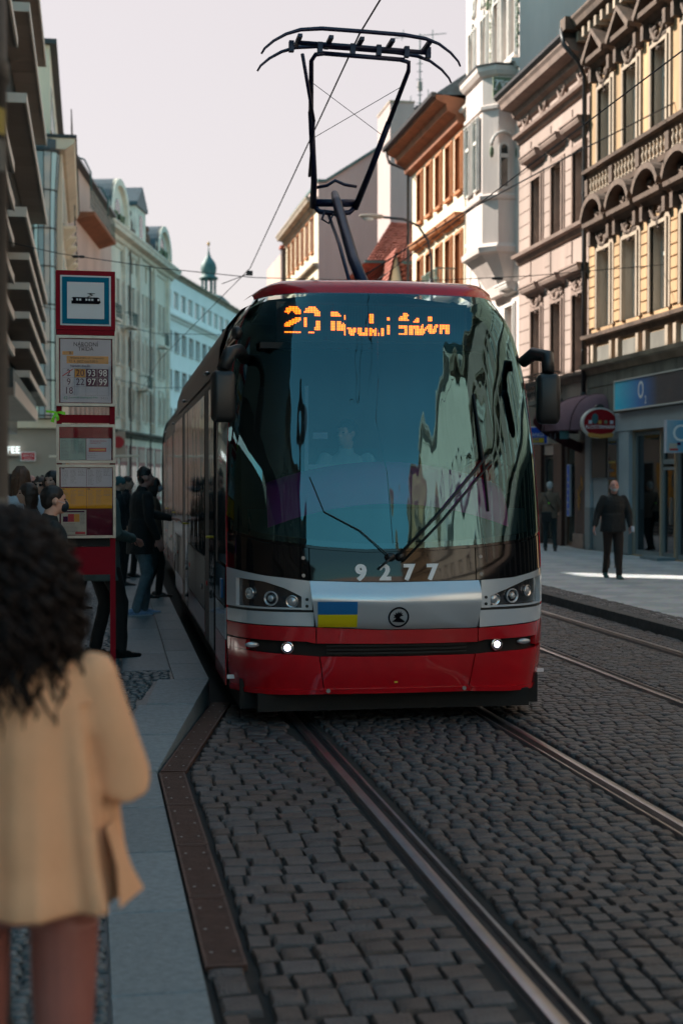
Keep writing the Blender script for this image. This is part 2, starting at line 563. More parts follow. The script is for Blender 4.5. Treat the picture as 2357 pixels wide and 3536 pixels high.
zone_fields.append(field(lambda y: pedge(y) + .20 * (1 if y < 11.6 else 5), lambda y: 1.475, 8.9, 12.0, .15, .12, .19, .014, lambda y: 0.0, 9))
allst = [s for z in zone_fields for s in z]
allst.sort(key=lambda s: (s[1] * .985 + s[0] * .17) / (s[2] * s[3]) ** .5)
inview = [s for s in allst if (s[0] / s[1]) < .44]
near = inview[:300]; nearset = set(map(id, near))
r = random.Random(11)
variants = []
for k in range(9):
    mb = MB(); stone(mb, 0, 0, .16, .145, 0, r, 0, inset=.012)
    variants.append(mb.mesh('cobble', ['cobble_a', 'cobble_b', 'cobble_c'][k % 3], True))
for s in near:
    o = link('cobble', r.choice(variants), road, (s[0], s[1], s[4]), (r.uniform(-.018, .018), r.uniform(-.02, .02), r.uniform(-.05, .05)))
    o.scale = (s[2] / .16, s[3] / .145, 1)
mb = MB()
for s in allst:
    if id(s) in nearset: continue
    stone(mb, s[0], s[1], s[2], s[3], s[4], r, r.choice((0, 0, 1, 2)), inset=min(.012, s[3] * .11))
mb.build('cobbles', ['cobble_a', 'cobble_b', 'cobble_c'], road, 'full', kind='stuff')

# rails: head, groove and lip
def rail(xh0, xh1, lip0, lip1, label):
    root = thing('tram_rail', label, 'rail', (0, 0, 0), 0, 'tram rails set in the cobbles')
    yy = [-60, 2, 5, 8, 12, 16, 20, 30, 45, 60, 90]
    m = MB()
    pr = [(xh0, -.02), (xh0 + .006, .007), (xh0 + .02, .010), (xh1 - .018, .010), (xh1 - .004, .004), (xh1, -.02)]
    m.rings([[(x + bend(y), y, z) for x, z in pr] for y in yy], True)
    m.build('rail_head', 'rail_top', root, True)
    m = MB()
    pr = [(lip0, -.02), (lip0 + .003, .004), (lip1 - .003, .004), (lip1, -.02)]
    m.rings([[(x + bend(y), y, z) for x, z in pr] for y in yy], True)
    a, b = min(xh0, lip0) - .012, max(xh1, lip1) + .012
    m.rings([[(a + bend(y), y, -.0205), (b + bend(y), y, -.0205)] for y in yy], False, 1, False)
    m.build('rail_groove', ['rail_top', 'rail_side'], root, True)
rail(1.516, 1.58, 1.628, 1.65, 'near tram rail, the left one running under the red tram')
rail(3.06, 3.124, 2.995, 3.015, 'polished tram rail beside the right-hand corner of the tram bumper')
rail(4.78, 4.85, 4.898, 4.92, 'tram rail of the empty second track, the one nearer the tram')
rail(6.15, 6.22, 6.09, 6.11, 'tram rail of the empty second track closest to the far kerb')

# left pavement and tram platform
pav = MB()
ysp = [-70, 0, 4, 8.95, 9.6, 10.3, 11.0, 11.75, 20, 30, 45, 60, 72]
pav.rings([[(-14, y, pz(y) - .016), (pedge(y) - .02, y, pz(y) - .016)] for y in ysp], False, 0, False)
pav.rings([[(pedge(y) - .012, y, pz(y) - .016), (pedge(y) - .012, y, -.1)] for y in ysp], False, 1, False)
pav = pav.build('pavement', ['mosaic', 'granite_side'], kind='structure')
def slab(parent, quad, zf, m='granite', t=.10, name='paving_slab', bev=.006):
    cx = sum(p[0] for p in quad) / 4; cy = sum(p[1] for p in quad) / 4
    mb = MB()
    def rg(k, dz):
        o = []
        for x, y in quad:
            d = Vector((x - cx, y - cy)); d = d - d.normalized() * k
            o.append((d.x, d.y, zf(cy + d.y) + dz))
        return o
    mb.rings([rg(0, -t), rg(0, -bev), rg(bev * 1.6, 0)], True)
    return mb.build(name, m, parent, False, (cx, cy, 0))
y = 3.1
for k in range(6):
    slab(pav, [(.065, y + .004), (.405, y + .004), (.405, y + .976), (.065, y + .976)], lambda yy: .004)
    y += .98
# ramp kerbs, three long stones with a dark vertical outer face
rp = [(.41, 8.99), (.59, 9.90), (.775, 10.83), (.96, 11.74)]
for (xa, ya), (xb, yb) in zip(rp, rp[1:]):
    slab(pav, [(xa - .36, ya + .06), (xa, ya + .006), (xb, yb - .006), (xb - .42, yb + .03)], lambda yy: pz(yy) + .004, t=.22, name='kerb_stone')
y = 11.75; k = 0
while y < 44:
    e0 = pedge(y + .01); e1 = pedge(y + .99)
    slab(pav, [(e0 - .285, y + .006), (e0, y + .006), (e1, y + .994), (e1 - .285, y + .994)], lambda yy: .204, t=.22, name='kerb_stone')
    y += 1.0
y = 12.35
while y < 34:
    e0 = pedge(y); e1 = pedge(y + 1.2)
    slab(pav, [(e0 - .70, y + .006), (e0 - .295, y + .006), (e1 - .295, y + 1.194), (e1 - .70, y + 1.194)], lambda yy: .203)
    y += 1.2
mb = MB(); r = random.Random(3)
def mos(x0f, x1f, ya, yb, p, w0, w1, sd):
    for s in field(x0f, x1f, ya, yb, p, w0, w1, .010, pz, sd, .003):
        stone(mb, s[0], s[1], s[2], s[3], s[4] + .003, r, 0, .015, .010)
mos(lambda y: -1.2, lambda y: .058, 3.3, 9.0, .072, .06, .085, 21)
mos(lambda y: -1.0, lambda y: pedge(y) - .44, 9.0, 11.8, .075, .065, .09, 22)
mos(lambda y: -.9, lambda y: pedge(y) - .30, 11.8, 12.33, .085, .07, .10, 23)
mos(lambda y: -.6, lambda y: pedge(y) - .715, 12.36, 24, .09, .08, .12, 24)
mb.build('mosaic_setts', 'mosaic', pav, 'full', kind='stuff')

# slotted steel drain along the kerb
def grating(p0, p1, label):
    d = Vector((p1[0] - p0[0], p1[1] - p0[1])); L = d.length
    ang = math.atan2(d.y, d.x) - PI / 2
    root = thing('drain_grating', label, 'drain', (p0[0], p0[1], 0), ang, 'slotted drain covers along the kerb')
    W = .168
    m = MB(); z = .006
    m.box(.004, .016, .006, L - .006, -.02, z); m.box(W - .016, W - .004, .006, L - .006, -.02, z)
    m.box(.016, W - .016, .006, .02, -.02, z); m.box(.016, W - .016, L - .02, L - .006, -.02, z)
    m.build('frame', 'rust', root)
    m = MB()
    n = int(L / .0235)
    for i in range(n):
        yy = .026 + i * (L - .05) / n
        m.box(.016, W - .016, yy, yy + .0125, -.012, z - .001)
    m.build('slats', 'rust', root, kind='stuff')
    m = MB(); m.box(.016, W - .016, .02, L - .02, -.0225, -.0215); m.build('channel', 'tram_under', root)
    for fy in (.18, .5, .82):
        for fx in (.04, W - .04): link('screw', cached('gs', lambda: MB().lathe([(.007, 0), (.007, .004)], n=8).mesh('screw', 'screw')), root, (fx, L * fy, z - .001))
gl = ['slotted rusty drain cover nearest the camera, beside the woman in the coat', 'second rusty drain cover along the straight kerb slabs',
      'third rusty drain cover along the straight kerb slabs', 'rusty drain cover ending at the bend of the kerb']
yg = 5.30
for k in range(4):
    grating((.413, yg), (.413, yg + .91), gl[k]); yg += .91
gl2 = ['rusty drain cover just past the bend, at the foot of the ramp kerb', 'middle rusty drain cover along the ramp kerb', 'rusty drain cover at the platform corner beside the tram']
for k, ((xa, ya), (xb, yb)) in enumerate(zip(rp, rp[1:])):
    grating((xa + .014, ya), (xb + .014, yb), gl2[k])

# right pavement
m = MB()
ysr = [-70, 10, 20, 30, 45, 60, 95]
m.rings([[(6.80 + bend(y), y, .112), (13.2, y, .112)] for y in ysr], False, 0, False)
m.add([(13.2, 52, .112), (40, 52, .112), (40, 78, .112), (13.2, 78, .112)], [(0, 1, 2, 3)])
def sidewalk_mat():
    m_ = bpy.data.materials.new('sidewalk_mosaic'); m_.use_nodes = True
    n, l = m_.node_tree.nodes, m_.node_tree.links
    b = n['Principled BSDF']; b.inputs['Roughness'].default_value = .6
    tc = n.new('ShaderNodeTexCoord')
    mp = n.new('ShaderNodeMapping'); mp.inputs['Rotation'].default_value = (0, 0, R(45)); l.new(tc.outputs['Object'], mp.inputs[0])
    ck = n.new('ShaderNodeTexChecker'); ck.inputs['Scale'].default_value = 1.35
    ck.inputs[1].default_value = (.56, .57, .58, 1); ck.inputs[2].default_value = (.30, .34, .37, 1); l.new(mp.outputs[0], ck.inputs[0])
    vo = n.new('ShaderNodeTexVoronoi'); vo.inputs['Scale'].default_value = 15; l.new(tc.outputs['Object'], vo.inputs[0])
    no = n.new('ShaderNodeTexNoise'); no.inputs['Scale'].default_value = .8; no.inputs['Detail'].default_value = 8; l.new(tc.outputs['Object'], no.inputs[0])
    mx = n.new('ShaderNodeMix'); mx.data_type = 'RGBA'; mx.blend_type = 'MIX'; mx.inputs[7].default_value = (.48, .49, .50, 1)
    gt = n.new('ShaderNodeMath'); gt.operation = 'MULTIPLY'; gt.inputs[1].default_value = 1.2
    l.new(no.outputs[0], gt.inputs[0]); l.new(gt.outputs[0], mx.inputs[0]); l.new(ck.outputs[0], mx.inputs[6])
    m2 = n.new('ShaderNodeMix'); m2.data_type = 'RGBA'; m2.blend_type = 'MULTIPLY'; m2.inputs[0].default_value = .2
    l.new(mx.outputs[2], m2.inputs[6]); l.new(vo.outputs['Color'], m2.inputs[7])
    l.new(m2.outputs[2], b.inputs['Base Color'])
    bp = n.new('ShaderNodeBump'); bp.inputs['Strength'].default_value = .5; bp.inputs['Distance'].default_value = .02
    l.new(vo.outputs['Distance'], bp.inputs['Height']); bp.invert = True; l.new(bp.outputs[0], b.inputs['Normal'])
    M['sidewalk_mosaic'] = m_
sidewalk_mat()
sw = m.build('sidewalk', 'sidewalk_mosaic', kind='structure')
y = 9.0
while y < 50:
    b0 = bend(y)
    slab(sw, [(6.69 + b0, y + .005), (6.86 + b0, y + .005), (6.86 + bend(y + 1), y + .995), (6.69 + bend(y + 1), y + .995)], lambda yy: .122, 'granite_side', .16, 'kerb_stone')
    y += 1.0
mb = MB()
for s in field(lambda y: 6.87 + bend(y), lambda y: 7.30 + bend(y), 12, 34, .11, .10, .12, .010, lambda y: .118, 31, .003):
    stone(mb, s[0], s[1], s[2], s[3], s[4], r, r.choice((0, 1)), .015, .010)
mb.build('kerb_setts', ['cobble_b', 'cobble_a'], sw, 'full', kind='stuff')
# ------------------------------------------------------------------ building kit
def wall(root, L, z0, z1, openings, m, depth=8.0, rv=.25, name='wall', x0=0.0, sides=True, y=0.0, back=True, rm=None):
    xs = sorted({x0, x0 + L, *[a for o in openings for a in o[:2]]})
    zs = sorted({z0, z1, *[a for o in openings for a in o[2:4]]})
    xs = [x for x in xs if x0 - 1e-6 <= x <= x0 + L + 1e-6]; zs = [z for z in zs if z0 - 1e-6 <= z <= z1 + 1e-6]
    mb = MB()
    for a, b in zip(xs, xs[1:]):
        for c, d in zip(zs, zs[1:]):
            mx, mz = (a + b) / 2, (c + d) / 2
            if any(o[0] < mx < o[1] and o[2] < mz < o[3] for o in openings): continue
            mb.add([(a, y, c), (b, y, c), (b, y, d), (a, y, d)], [(0, 1, 2, 3)])
    for a, b, c, d in openings:
        mb.add([(a, y, c), (b, y, c), (b, y, d), (a, y, d), (a, y + rv, c), (b, y + rv, c), (b, y + rv, d), (a, y + rv, d)],
               [(0, 4, 5, 1), (1, 5, 6, 2), (2, 6, 7, 3), (3, 7, 4, 0)], 1 if rm else 0)
    if sides:
        D = depth
        mb.add([(x0, y, z0), (x0, y + D, z0), (x0, y + D, z1), (x0, y, z1)], [(0, 3, 2, 1)])
        mb.add([(x0 + L, y, z0), (x0 + L, y + D, z0), (x0 + L, y + D, z1), (x0 + L, y, z1)], [(0, 1, 2, 3)])
        mb.add([(x0, y, z1), (x0 + L, y, z1), (x0 + L, y + D, z1), (x0, y + D, z1)], [(0, 1, 2, 3)])
        if back: mb.add([(x0, y + D, z0), (x0 + L, y + D, z0), (x0 + L, y + D, z1), (x0, y + D, z1)], [(3, 2, 1, 0)])
    return mb.build(name, [m, rm] if rm else m, root)

def carve(w, h, seed, n=26, d=.07):
    r = random.Random(seed); mb = MB()
    for i in range(n):
        t = r.uniform(-1, 1); sag = (t * t) * .5
        x = t * w / 2; z = (r.uniform(-.5, .5) * (1 - .5 * abs(t)) - .25 + sag * .8) * h
        s = r.uniform(.05, .13) * min(w, h * 2)
        mb.ell((x, -d * .3, z), (s, d * r.uniform(.5, 1.2), s * r.uniform(.5, 1.1)), 6, 4)
    for t in (-1, 1):
        mb.tube([(t * w * .5, -.03, h * .35), (t * w * .42, -.05, 0), (t * w * .2, -.06, -h * .35), (0, -.05, -h * .42)], h * .09, 6)
    return mb

def window(root, xc, z0, w, h, frame='frame_white', pane='pane', surround=None, sw=.16, hood=None, hoodm=None, sill=True, carving=None,
           cols=2, trans=.68, rv=.22, hgap=.35, seed=0, label=None, arch=False):
    hoodm = hoodm or surround
    rv2 = rv - .02
    def fr():
        mb = MB(); t = .055
        for a, b, c, d in ((-w / 2, -w / 2 + t, 0, h), (w / 2 - t, w / 2, 0, h), (-w / 2 + t, w / 2 - t, 0, t), (-w / 2 + t, w / 2 - t, h - t, h)):
            mb.box(a, b, rv2 - .06, rv2, c, d)
        for k in range(1, cols):
            x = -w / 2 + w * k / cols
            mb.box(x - .03, x + .03, rv2 - .055, rv2, t, h - t)
        if trans:
            mb.box(-w / 2 + t, w / 2 - t, rv2 - .075, rv2 - .001, h * trans - .045, h * trans + .045)
        return mb.mesh('window', frame)
    o = link('window', cached(('f', w, h, cols, trans, frame, rv), fr), root, (xc, 0, z0), label=label)
    cells = []
    zz = [(0.03, h * trans - .03), (h * trans + .03, h - .03)] if trans else [(.03, h - .03)]
    for k in range(cols):
        xa = -w / 2 + w * k / cols; xb = xa + w / cols
        for c, d in zz:
            cells.append((xa + .02, xb - .02, c, d))
    for a, b, c, d in cells:
        me = cached(('p', round(b - a, 3), round(d - c, 3), pane), lambda: MB().box(0, b - a, 0, .012, 0, d - c).mesh('pane', pane))
        link('pane', me, o, (a, rv2 - .03, c))
    if sill:
        link('sill', cached(('s', w, surround, rv), lambda: MB().box(-w / 2 - .1, w / 2 + .1, -.13, rv - .05, -.11, -.012).mesh('sill', surround or 'stone_beige')), o, (0, 0, 0))
    if surround:
        def su():
            mb = MB()
            for k, (ww, dd) in enumerate(((sw, .055), (sw * .45, .095))):
                a = w / 2 + .004; e = ww
                mb.box(-a - e, -a, -dd, .004 + k * .003, -.01, h + e); mb.box(a, a + e, -dd, .004 + k * .003, -.01, h + e)
                mb.box(-a, a, -dd, .003 + k * .003, h + .004, h + e)
            return mb.mesh('surround', surround)
        link('surround', cached(('su', w, h, surround, sw), su), o, (0, 0, 0))
    if hood:
        def ho():
            mb = MB(); a = w / 2 + sw + .12; b = 0.0
            zb = h + sw + hgap
            prof = [(.004, zb - .10), (-.10, zb - .08), (-.16, zb), (-.30, zb + .03), (-.34, zb + .11), (-.34, zb + .16), (.004, zb + .20)]
            if hood == 'flat':
                mb.prism(prof, -a, a, 'x')
                mb.box(-a - .03, a + .03, -.37, -.0, zb + .17, zb + .215)
            if hood in ('tri', 'arch'):
                mb.prism([(.004, zb - .16), (-.12, zb - .12), (-.2, zb - .02), (-.36, zb), (-.38, zb + .10), (.004, zb + .12)], -a, a, 'x')
                for s_ in (-1, 1):
                    mb.box(s_ * a * .86 - .08, s_ * a * .86 + .08, -.22, .006, zb - .45, zb - .12)
                n = 13 if hood == 'arch' else 3
                H_ = .62 if hood == 'arch' else .60
                pts = []
                for i in range(n):
                    u = -1 + 2 * i / (n - 1)
                    pts.append((u * a * 1.02, zb + .11 + (H_ * math.sqrt(max(0, 1 - (u * .96) ** 2)) if hood == 'arch' else H_ * (1 - abs(u)))))
                up = pts; lo = [(p[0] * .9, p[1] - .13) for p in pts]
                poly = up + lo[::-1]
                for (y0_, y1_), f in (((-.42, .004), 0),):
                    vs = [(p[0], y0_, p[1]) for p in poly] + [(p[0], y1_, p[1]) for p in poly]
                    m_ = len(poly); fs = []
                    for i in range(n - 1):
                        fs.append((i, i + 1, m_ - 2 - i, m_ - 1 - i)); fs.append((i + m_, m_ - 1 - i + m_, m_ - 2 - i + m_, i + 1 + m_))
                    for i in range(m_): fs.append((i, i + m_, (i + 1) % m_ + m_, (i + 1) % m_))
                    mb.add(vs, fs)
                mb.prism([(p[0] * .9, p[1] - .1) for p in pts] + [(a * .85, zb + .05), (-a * .85, zb + .05)], -.10, .003, 'y')
            return mb.mesh('hood', hoodm)
        link('hood', cached(('h', w, h, hood, hoodm, sw, hgap), ho), o, (0, 0, 0))
    if carving:
        k = seed % 3
        zc = h + sw + hgap * .45 - .03
        link('carving', cached(('c', w, hgap, k, carving), lambda: carve(w * 1.15, hgap * 1.4, 50 + k).mesh('carving', carving, 'full')), o, (0, -.02, zc))
        if hood == 'arch':
            link('carving', cached(('c2', w, k, carving), lambda: carve(w * .95, .34, 70 + k, 20).mesh('carving', carving, 'full')), o, (0, -.12, h + sw + hgap + .33))
    return o
def rect(xc, z0, w, h): return (xc - w / 2, xc + w / 2, z0, z0 + h)
def band(root, name, prof, x0, x1, m, **kw):
    mb = MB(); mb.prism(prof, x0, x1, 'x'); return mb.build(name, m, root, **kw)
CORN = [(.004, -.55), (-.06, -.50), (-.08, -.36), (-.20, -.30), (-.24, -.16), (-.52, -.10), (-.56, .02), (-.62, .10), (-.62, .16), (.004, .2)]
STR = [(.004, -.12), (-.06, -.10), (-.10, 0), (-.20, .02), (-.22, .09), (.004, .11)]
def pf(prof, z, k=1.0): return [(y_ * k, z + z_ * k) for y_, z_ in prof]

# ------------------------------------------------------------------ right side: ochre house with pediments
XR = 12.6
L = 13.35
yel = thing('corner_house', 'ochre house with triangular and arched dark window hoods above the blue phone shop', 'building', (XR, 34.9, 0), R(-90))
cs = [1.17 + 1.72 * k for k in range(7)]
op = []
for c in cs:
    op += [rect(c, 9.78, .82, 1.86), rect(c, 5.72, .86, 1.90), rect(c, 13.98, .82, 1.9)]
gop = [(3.02, 4.62, .14, 3.02), (4.66, 5.42, .14, 3.02), (5.5, 9.0, .14, 3.02), (1.72, 2.66, .14, 3.0)]
wall(yel, L, .10, 18.2, op + gop, 'plaster_yellow', 9, rv=.27, rm='reveal_stone')
for i, c in enumerate(cs):
    window(yel, c, 9.78, .82, 1.86, surround='stone_beige', sw=.2, hood='tri', hoodm='stone_dark', carving='stone_dark', seed=i, rv=.27, hgap=.5, sill=False)
    window(yel, c, 5.72, .86, 1.90, surround='stone_beige', sw=.2, hood='arch', hoodm='stone_dark', carving='stone_dark', seed=i + 1, rv=.27, hgap=.42, sill=False)
    window(yel, c, 13.98, .82, 1.9, surround='stone_beige', sw=.16, hood='flat', hoodm='stone_beige', seed=i, rv=.27)
# rusticated pier blocks beside the lower windows
r = random.Random(5)
for k in range(len(cs) + 1):
    xa = (cs[k - 1] + .66) if k else .04
    xb = (cs[k] - .66) if k < len(cs) else L - .04
    z = 5.75
    while z < 7.75 and xb - xa > .1:
        mb = MB(); hh = .235
        mb.prism([(xa + .02, z + .01), (xb - .02, z + .01), (xb - .02, z + hh), (xa + .02, z + hh)], -.05, .003, 'y')
        mb.build('pier_block', 'plaster_yellow', yel); z += .262
# sill cornice + balustrade below the upper windows
band(yel, 'sill_cornice', pf(STR, 9.66, 1.1), 0, L, 'stone_dark')
band(yel, 'plinth_band', [(.004, 8.98), (-.10, 8.98), (-.14, 9.10), (.004, 9.12)], 0, L, 'stone_dark')
x = .12
me_b = MB().lathe([(.055, 0), (.055, .05), (.03, .09), (.06, .22), (.03, .34), (.05, .40), (.05, .42)], n=6).mesh('baluster', 'stone_beige')
me_p = MB().box(-.11, .11, -.16, .02, 9.12, 9.53).mesh('pedestal', 'stone_dark')
k = 0
while x < L - .1:
    if k % 8 == 0: link('pedestal', me_p, yel, (x, 0, 0))
    else: link('baluster', me_b, yel, (x, -.07, 9.11))
    x += .215; k += 1
band(yel, 'panel_band', pf(STR, 5.45, 1.2), 0, L, 'stone_dark')
for i, c in enumerate(cs):
    mb = MB(); mb.box(c - .46, c + .46, -.05, .004, 4.86, 5.24); mb.build('sunk_panel', 'stone_grime', yel)
    mb = MB(); mb.box(c - .72, c - .56, -.13, .006, 4.80, 5.30); mb.box(c + .56, c + .72, -.13, .006, 4.80, 5.30); mb.build('bracket', 'stone_beige', yel)
band(yel, 'ground_cornice', pf(STR, 4.70, 1.3), 0, L, 'stone_beige')
x = 0.0
while x < L:
    mb = MB(); e = min(x + 1.42, L); mb.box(x + .006, e - .006, -.06, .004, 4.24, 4.55); mb.box(x + .006, e - .006, -.05, .005, 3.54, 4.22)
    mb.build('stone_panel', 'stone_grime', yel); x += 1.42
band(yel, 'main_cornice', pf(CORN, 13.45), 0, L, 'stone_dark')
band(yel, 'roof_cornice', pf(CORN, 18.2, 1.2), 0, L, 'stone_beige')
x = .1
while x < L:
    MB().box(x, x + .14, -.42, .01, 13.02, 13.27).build('modillion', 'stone_beige', yel); x += .43

# phone shop at street level
shop = thing('phone_shop_front', 'grey and glass phone shop front under the long blue sign', 'shop front', (XR, 34.9, 0), R(-90))
MB().box(1.86, L - .02, -.12, -.062, 3.06, 3.50).build('fascia', 'shop_grey', shop)
for a_, b_ in ((-.02, .36), (2.34, 3.0)):
    MB().box(a_, b_, -.10, -.006, 1.2, 3.06).build('pilaster', 'shop_grey', shop); MB().box(a_, b_, -.108, -.006, .13, 1.2).build('pilaster_base', 'shop_frame', shop)
MB().box(.36, 2.34, -.03, -.004, .12, 3.4).build('recess_wall', 'shop_grey', shop); MB().box(.36, 2.34, -.034, -.0305, .12, 1.2).build('recess_base', 'shop_frame', shop)
MB().box(.45, 1.45, -.09, -.035, 1.95, 3.0).build('black_board', 'iron_black', shop)
g_ = MB().box(1.55, 2.22, -.08, -.035, .9, 2.9).build('menu_case', 'shop_frame', shop); MB().box(1.6, 2.17, -.086, -.081, .95, 2.85).build('pane', 'shop_glass', g_)
for k in range(5): MB().box(1.66, 2.10 - .1 * (k % 2), -.0905, -.087, 1.5 + k * .2, 1.56 + k * .2).build('menu_print', 'sticker_yellow' if k == 4 else 'ink_grey', g_)
def glazed(root, x0, x1, z0, z1, nm, glass='shop_glass', fm='shop_frame', d=.1, t=.07):
    mb = MB(); mb.box(x0, x0 + t, d - .05, d + .03, z0, z1); mb.box(x1 - t, x1, d - .05, d + .03, z0, z1)
    mb.box(x0 + t, x1 - t, d - .05, d + .03, z0, z0 + t * 1.6); mb.box(x0 + t, x1 - t, d - .05, d + .03, z1 - t, z1)
    w_ = mb.build(nm, fm, root)
    MB().box(x0 + t, x1 - t, d - .012, d, z0 + t * 1.6, z1 - t).build('pane', glass, w_)
    return w_
glazed(shop, 3.06, 4.58, .14, 3.0, 'shop_window')
d_ = glazed(shop, 4.68, 5.40, .14, 2.18, 'door'); MB().box(5.24, 5.27, -.03, .04, .9, 1.5).build('handle', 'chrome', d_)
glazed(shop, 4.68, 5.40, 2.24, 3.0, 'transom_window')
glazed(shop, 5.52, 7.2, .14, 3.0, 'shop_window'); glazed(shop, 7.26, 8.96, .14, 3.0, 'shop_window')
MB().box(5.62, 7.1, .12, .128, .30, 1.35).build('window_poster', 'sky_blue_sign', shop)
MB().box(4.5, 5.5, -.42, .0, .118, .18).build('door_step', 'granite', shop)
MB().box(1.7, 9.1, 3.2, 3.3, .1, 3.06).build('back_wall', 'cab_dark', shop)
for i in range(4):
    MB().box(3.4 + i * 1.3, 4.2 + i * 1.3, 2.6, 3.0, .1, 1.1).build('display_counter', ['frame_white', 'wood_brown', 'shop_frame', 'frame_white'][i], shop)

def o_gradient():
    m_ = bpy.data.materials.new('blue_sign_print'); m_.use_nodes = True
    n, l = m_.node_tree.nodes, m_.node_tree.links; b = n['Principled BSDF']; b.inputs['Roughness'].default_value = .35
    tc = n.new('ShaderNodeTexCoord'); sp = n.new('ShaderNodeSeparateXYZ'); l.new(tc.outputs['Object'], sp.inputs[0])
    mr = n.new('ShaderNodeMapRange'); mr.inputs[1].default_value = 0; mr.inputs[2].default_value = 4.2; l.new(sp.outputs[0], mr.inputs[0])
    rp = n.new('ShaderNodeValToRGB'); e = rp.color_ramp.elements
    e[0].color = (.03, .62, .85, 1); e[1].color = (.03, .03, .045, 1); e[1].position = .62
    x_ = rp.color_ramp.elements.new(.36); x_.color = (.004, .16, .50, 1)
    l.new(mr.outputs[0], rp.inputs[0])
    no = n.new('ShaderNodeTexVoronoi'); no.inputs['Scale'].default_value = 14; no.feature = 'DISTANCE_TO_EDGE'; l.new(tc.outputs['Object'], no.inputs[0])
    m2 = n.new('ShaderNodeMix'); m2.data_type = 'RGBA'; m2.blend_type = 'ADD'; m2.inputs[0].default_value = .06
    l.new(rp.outputs[0], m2.inputs[6]); l.new(no.outputs[0], m2.inputs[7]); l.new(m2.outputs[2], b.inputs['Base Color'])
    M['o_sign'] = m_
o_gradient()
os_ = thing('shop_sign', 'long blue gradient sign with white O2 lettering above the shop windows', 'sign', (XR - .22, 32.44, 3.53), R(-90))
MB().box(0, 7.6, -.02, .14, .03, .70).build('sign_face', 'o_sign', os_)
mb = MB(); mb.box(0, 7.6, -.05, .13, 0, .03); mb.box(0, 7.6, -.05, .13, .70, .73); mb.box(-.03, -.002, -.05, .13, 0, .73); mb.build('frame', 'frame_white', os_)
text('O', .56, os_, (1.62, -.024, .40), 0, 'white_paint', xs=.78, bold=.006); text('2', .26, os_, (1.90, -.024, .17), 0, 'white_paint', xs=.8)
# square projecting sign
sq = thing('projecting_sign', 'square pale blue sign with a big white O2, at the right edge of the picture', 'sign', (11.98, 28.45, 2.46))
MB().box(0, .62, 0, .13, 0, .70).build('panel', 'paper_white', sq)
def grad2():
    m_ = bpy.data.materials.new('pale_blue_print'); m_.use_nodes = True
    n, l = m_.node_tree.nodes, m_.node_tree.links; b = n['Principled BSDF']; b.inputs['Roughness'].default_value = .35
    tc = n.new('ShaderNodeTexCoord'); sp = n.new('ShaderNodeSeparateXYZ'); l.new(tc.outputs['Object'], sp.inputs[0])
    rp = n.new('ShaderNodeValToRGB'); e = rp.color_ramp.elements
    e[0].color = (.30, .42, .50, 1); e[1].color = (.02, .28, .50, 1); e[1].position = .55
    l.new(sp.outputs[0], rp.inputs[0]); l.new(rp.outputs[0], b.inputs['Base Color']); M['pale_blue_print'] = m_
grad2()
MB().box(.015, .605, -.006, -.001, .015, .685).build('print', 'pale_blue_print', sq)
text('O', .52, sq, (.33, -.012, .40), 0, 'white_paint', thick=.004); text('2', .24, sq, (.545, -.012, .2), 0, 'white_paint', thick=.004)
MB().box(.06, .24, -.009, -.0065, .04, .20).build('sticker', 'paper_beige', sq); MB().box(.07, .26, -.0115, -.0095, .05, .09).build('sticker', 'ink_red', sq)
MB().box(.24, .32, -.009, -.0065, .16, .22).build('sticker', 'ink_purple', sq)

# ------------------------------------------------------------------ mauve house
L = 6.12
mau = thing('town_house', 'mauve beige house with flat window hoods between the ochre and the white house', 'building', (XR + .02, 41.04, 0), R(-90))
cm = [1.79, 3.60, 5.38]
op = []
for c in cm: op += [rect(c, 8.62, .84, 1.90), rect(c, 4.78, .84, 1.98)]
wall(mau, L, .10, 13.0, op + [(.5, 1.5, .14, 2.7), (4.2, 5.3, .14, 2.9), (2.4, 3.5, .14, 2.6)], 'plaster_mauve', 9, rv=.3, rm='trim_mauve')
for i, c in enumerate(cm):
    window(mau, c, 8.62, .84, 1.90, surround='trim_mauve', sw=.17, hood='flat', hoodm='trim_mauve', rv=.3, hgap=.34, sill=False)
    window(mau, c, 4.78, .84, 1.98, surround='trim_mauve', sw=.17, hood='flat', hoodm='trim_mauve', rv=.3, hgap=.34, carving='trim_mauve', seed=i, sill=False, trans=.72)
for k in range(4):
    xa = (cm[k - 1] + .63) if k else .04
    xb = (cm[k] - .63) if k < 3 else L - .03
    for z0_, z1_ in ((4.75, 8.2), (8.62, 11.75)):
        z = z0_
        while z < z1_ - .3:
            if xb - xa > .08: MB().box(xa, xb, -.028, .003, z + .012, z + .378).build('course_block', 'plaster_mauve', mau)
            z += .39
band(mau, 'string_course', pf(STR, 8.45, 1.25), 0, L, 'trim_mauve')
band(mau, 'string_course', pf(STR, 12.0, 1.1), 0, L, 'trim_mauve')
band(mau, 'string_course', pf(STR, 4.60, 1.1), 0, L, 'trim_mauve')
band(mau, 'eaves_cornice', pf(CORN, 13.0, 1.1), -.0, L - .02, 'trim_mauve')
band(mau, 'gutter', [(-.70, 13.16), (-.78, 13.24), (-.78, 13.32), (-.60, 13.32), (.1, 13.32), (.1, 13.2)], -.1, L + .0, 'gutter')
for i in range(4):
    link('carving', cached(('sw', i % 3), lambda: carve(.62, .5, 90 + i % 3, 10).mesh('carving', 'trim_mauve', 'full')), mau, (.85 + 1.6 * i, -.03, 12.42))
MB().add([(0, -.5, 13.33), (L, -.5, 13.33), (L, 5, 16.2), (0, 5, 16.2)], [(0, 1, 2, 3)]).build('roof', 'slate_roof', mau)
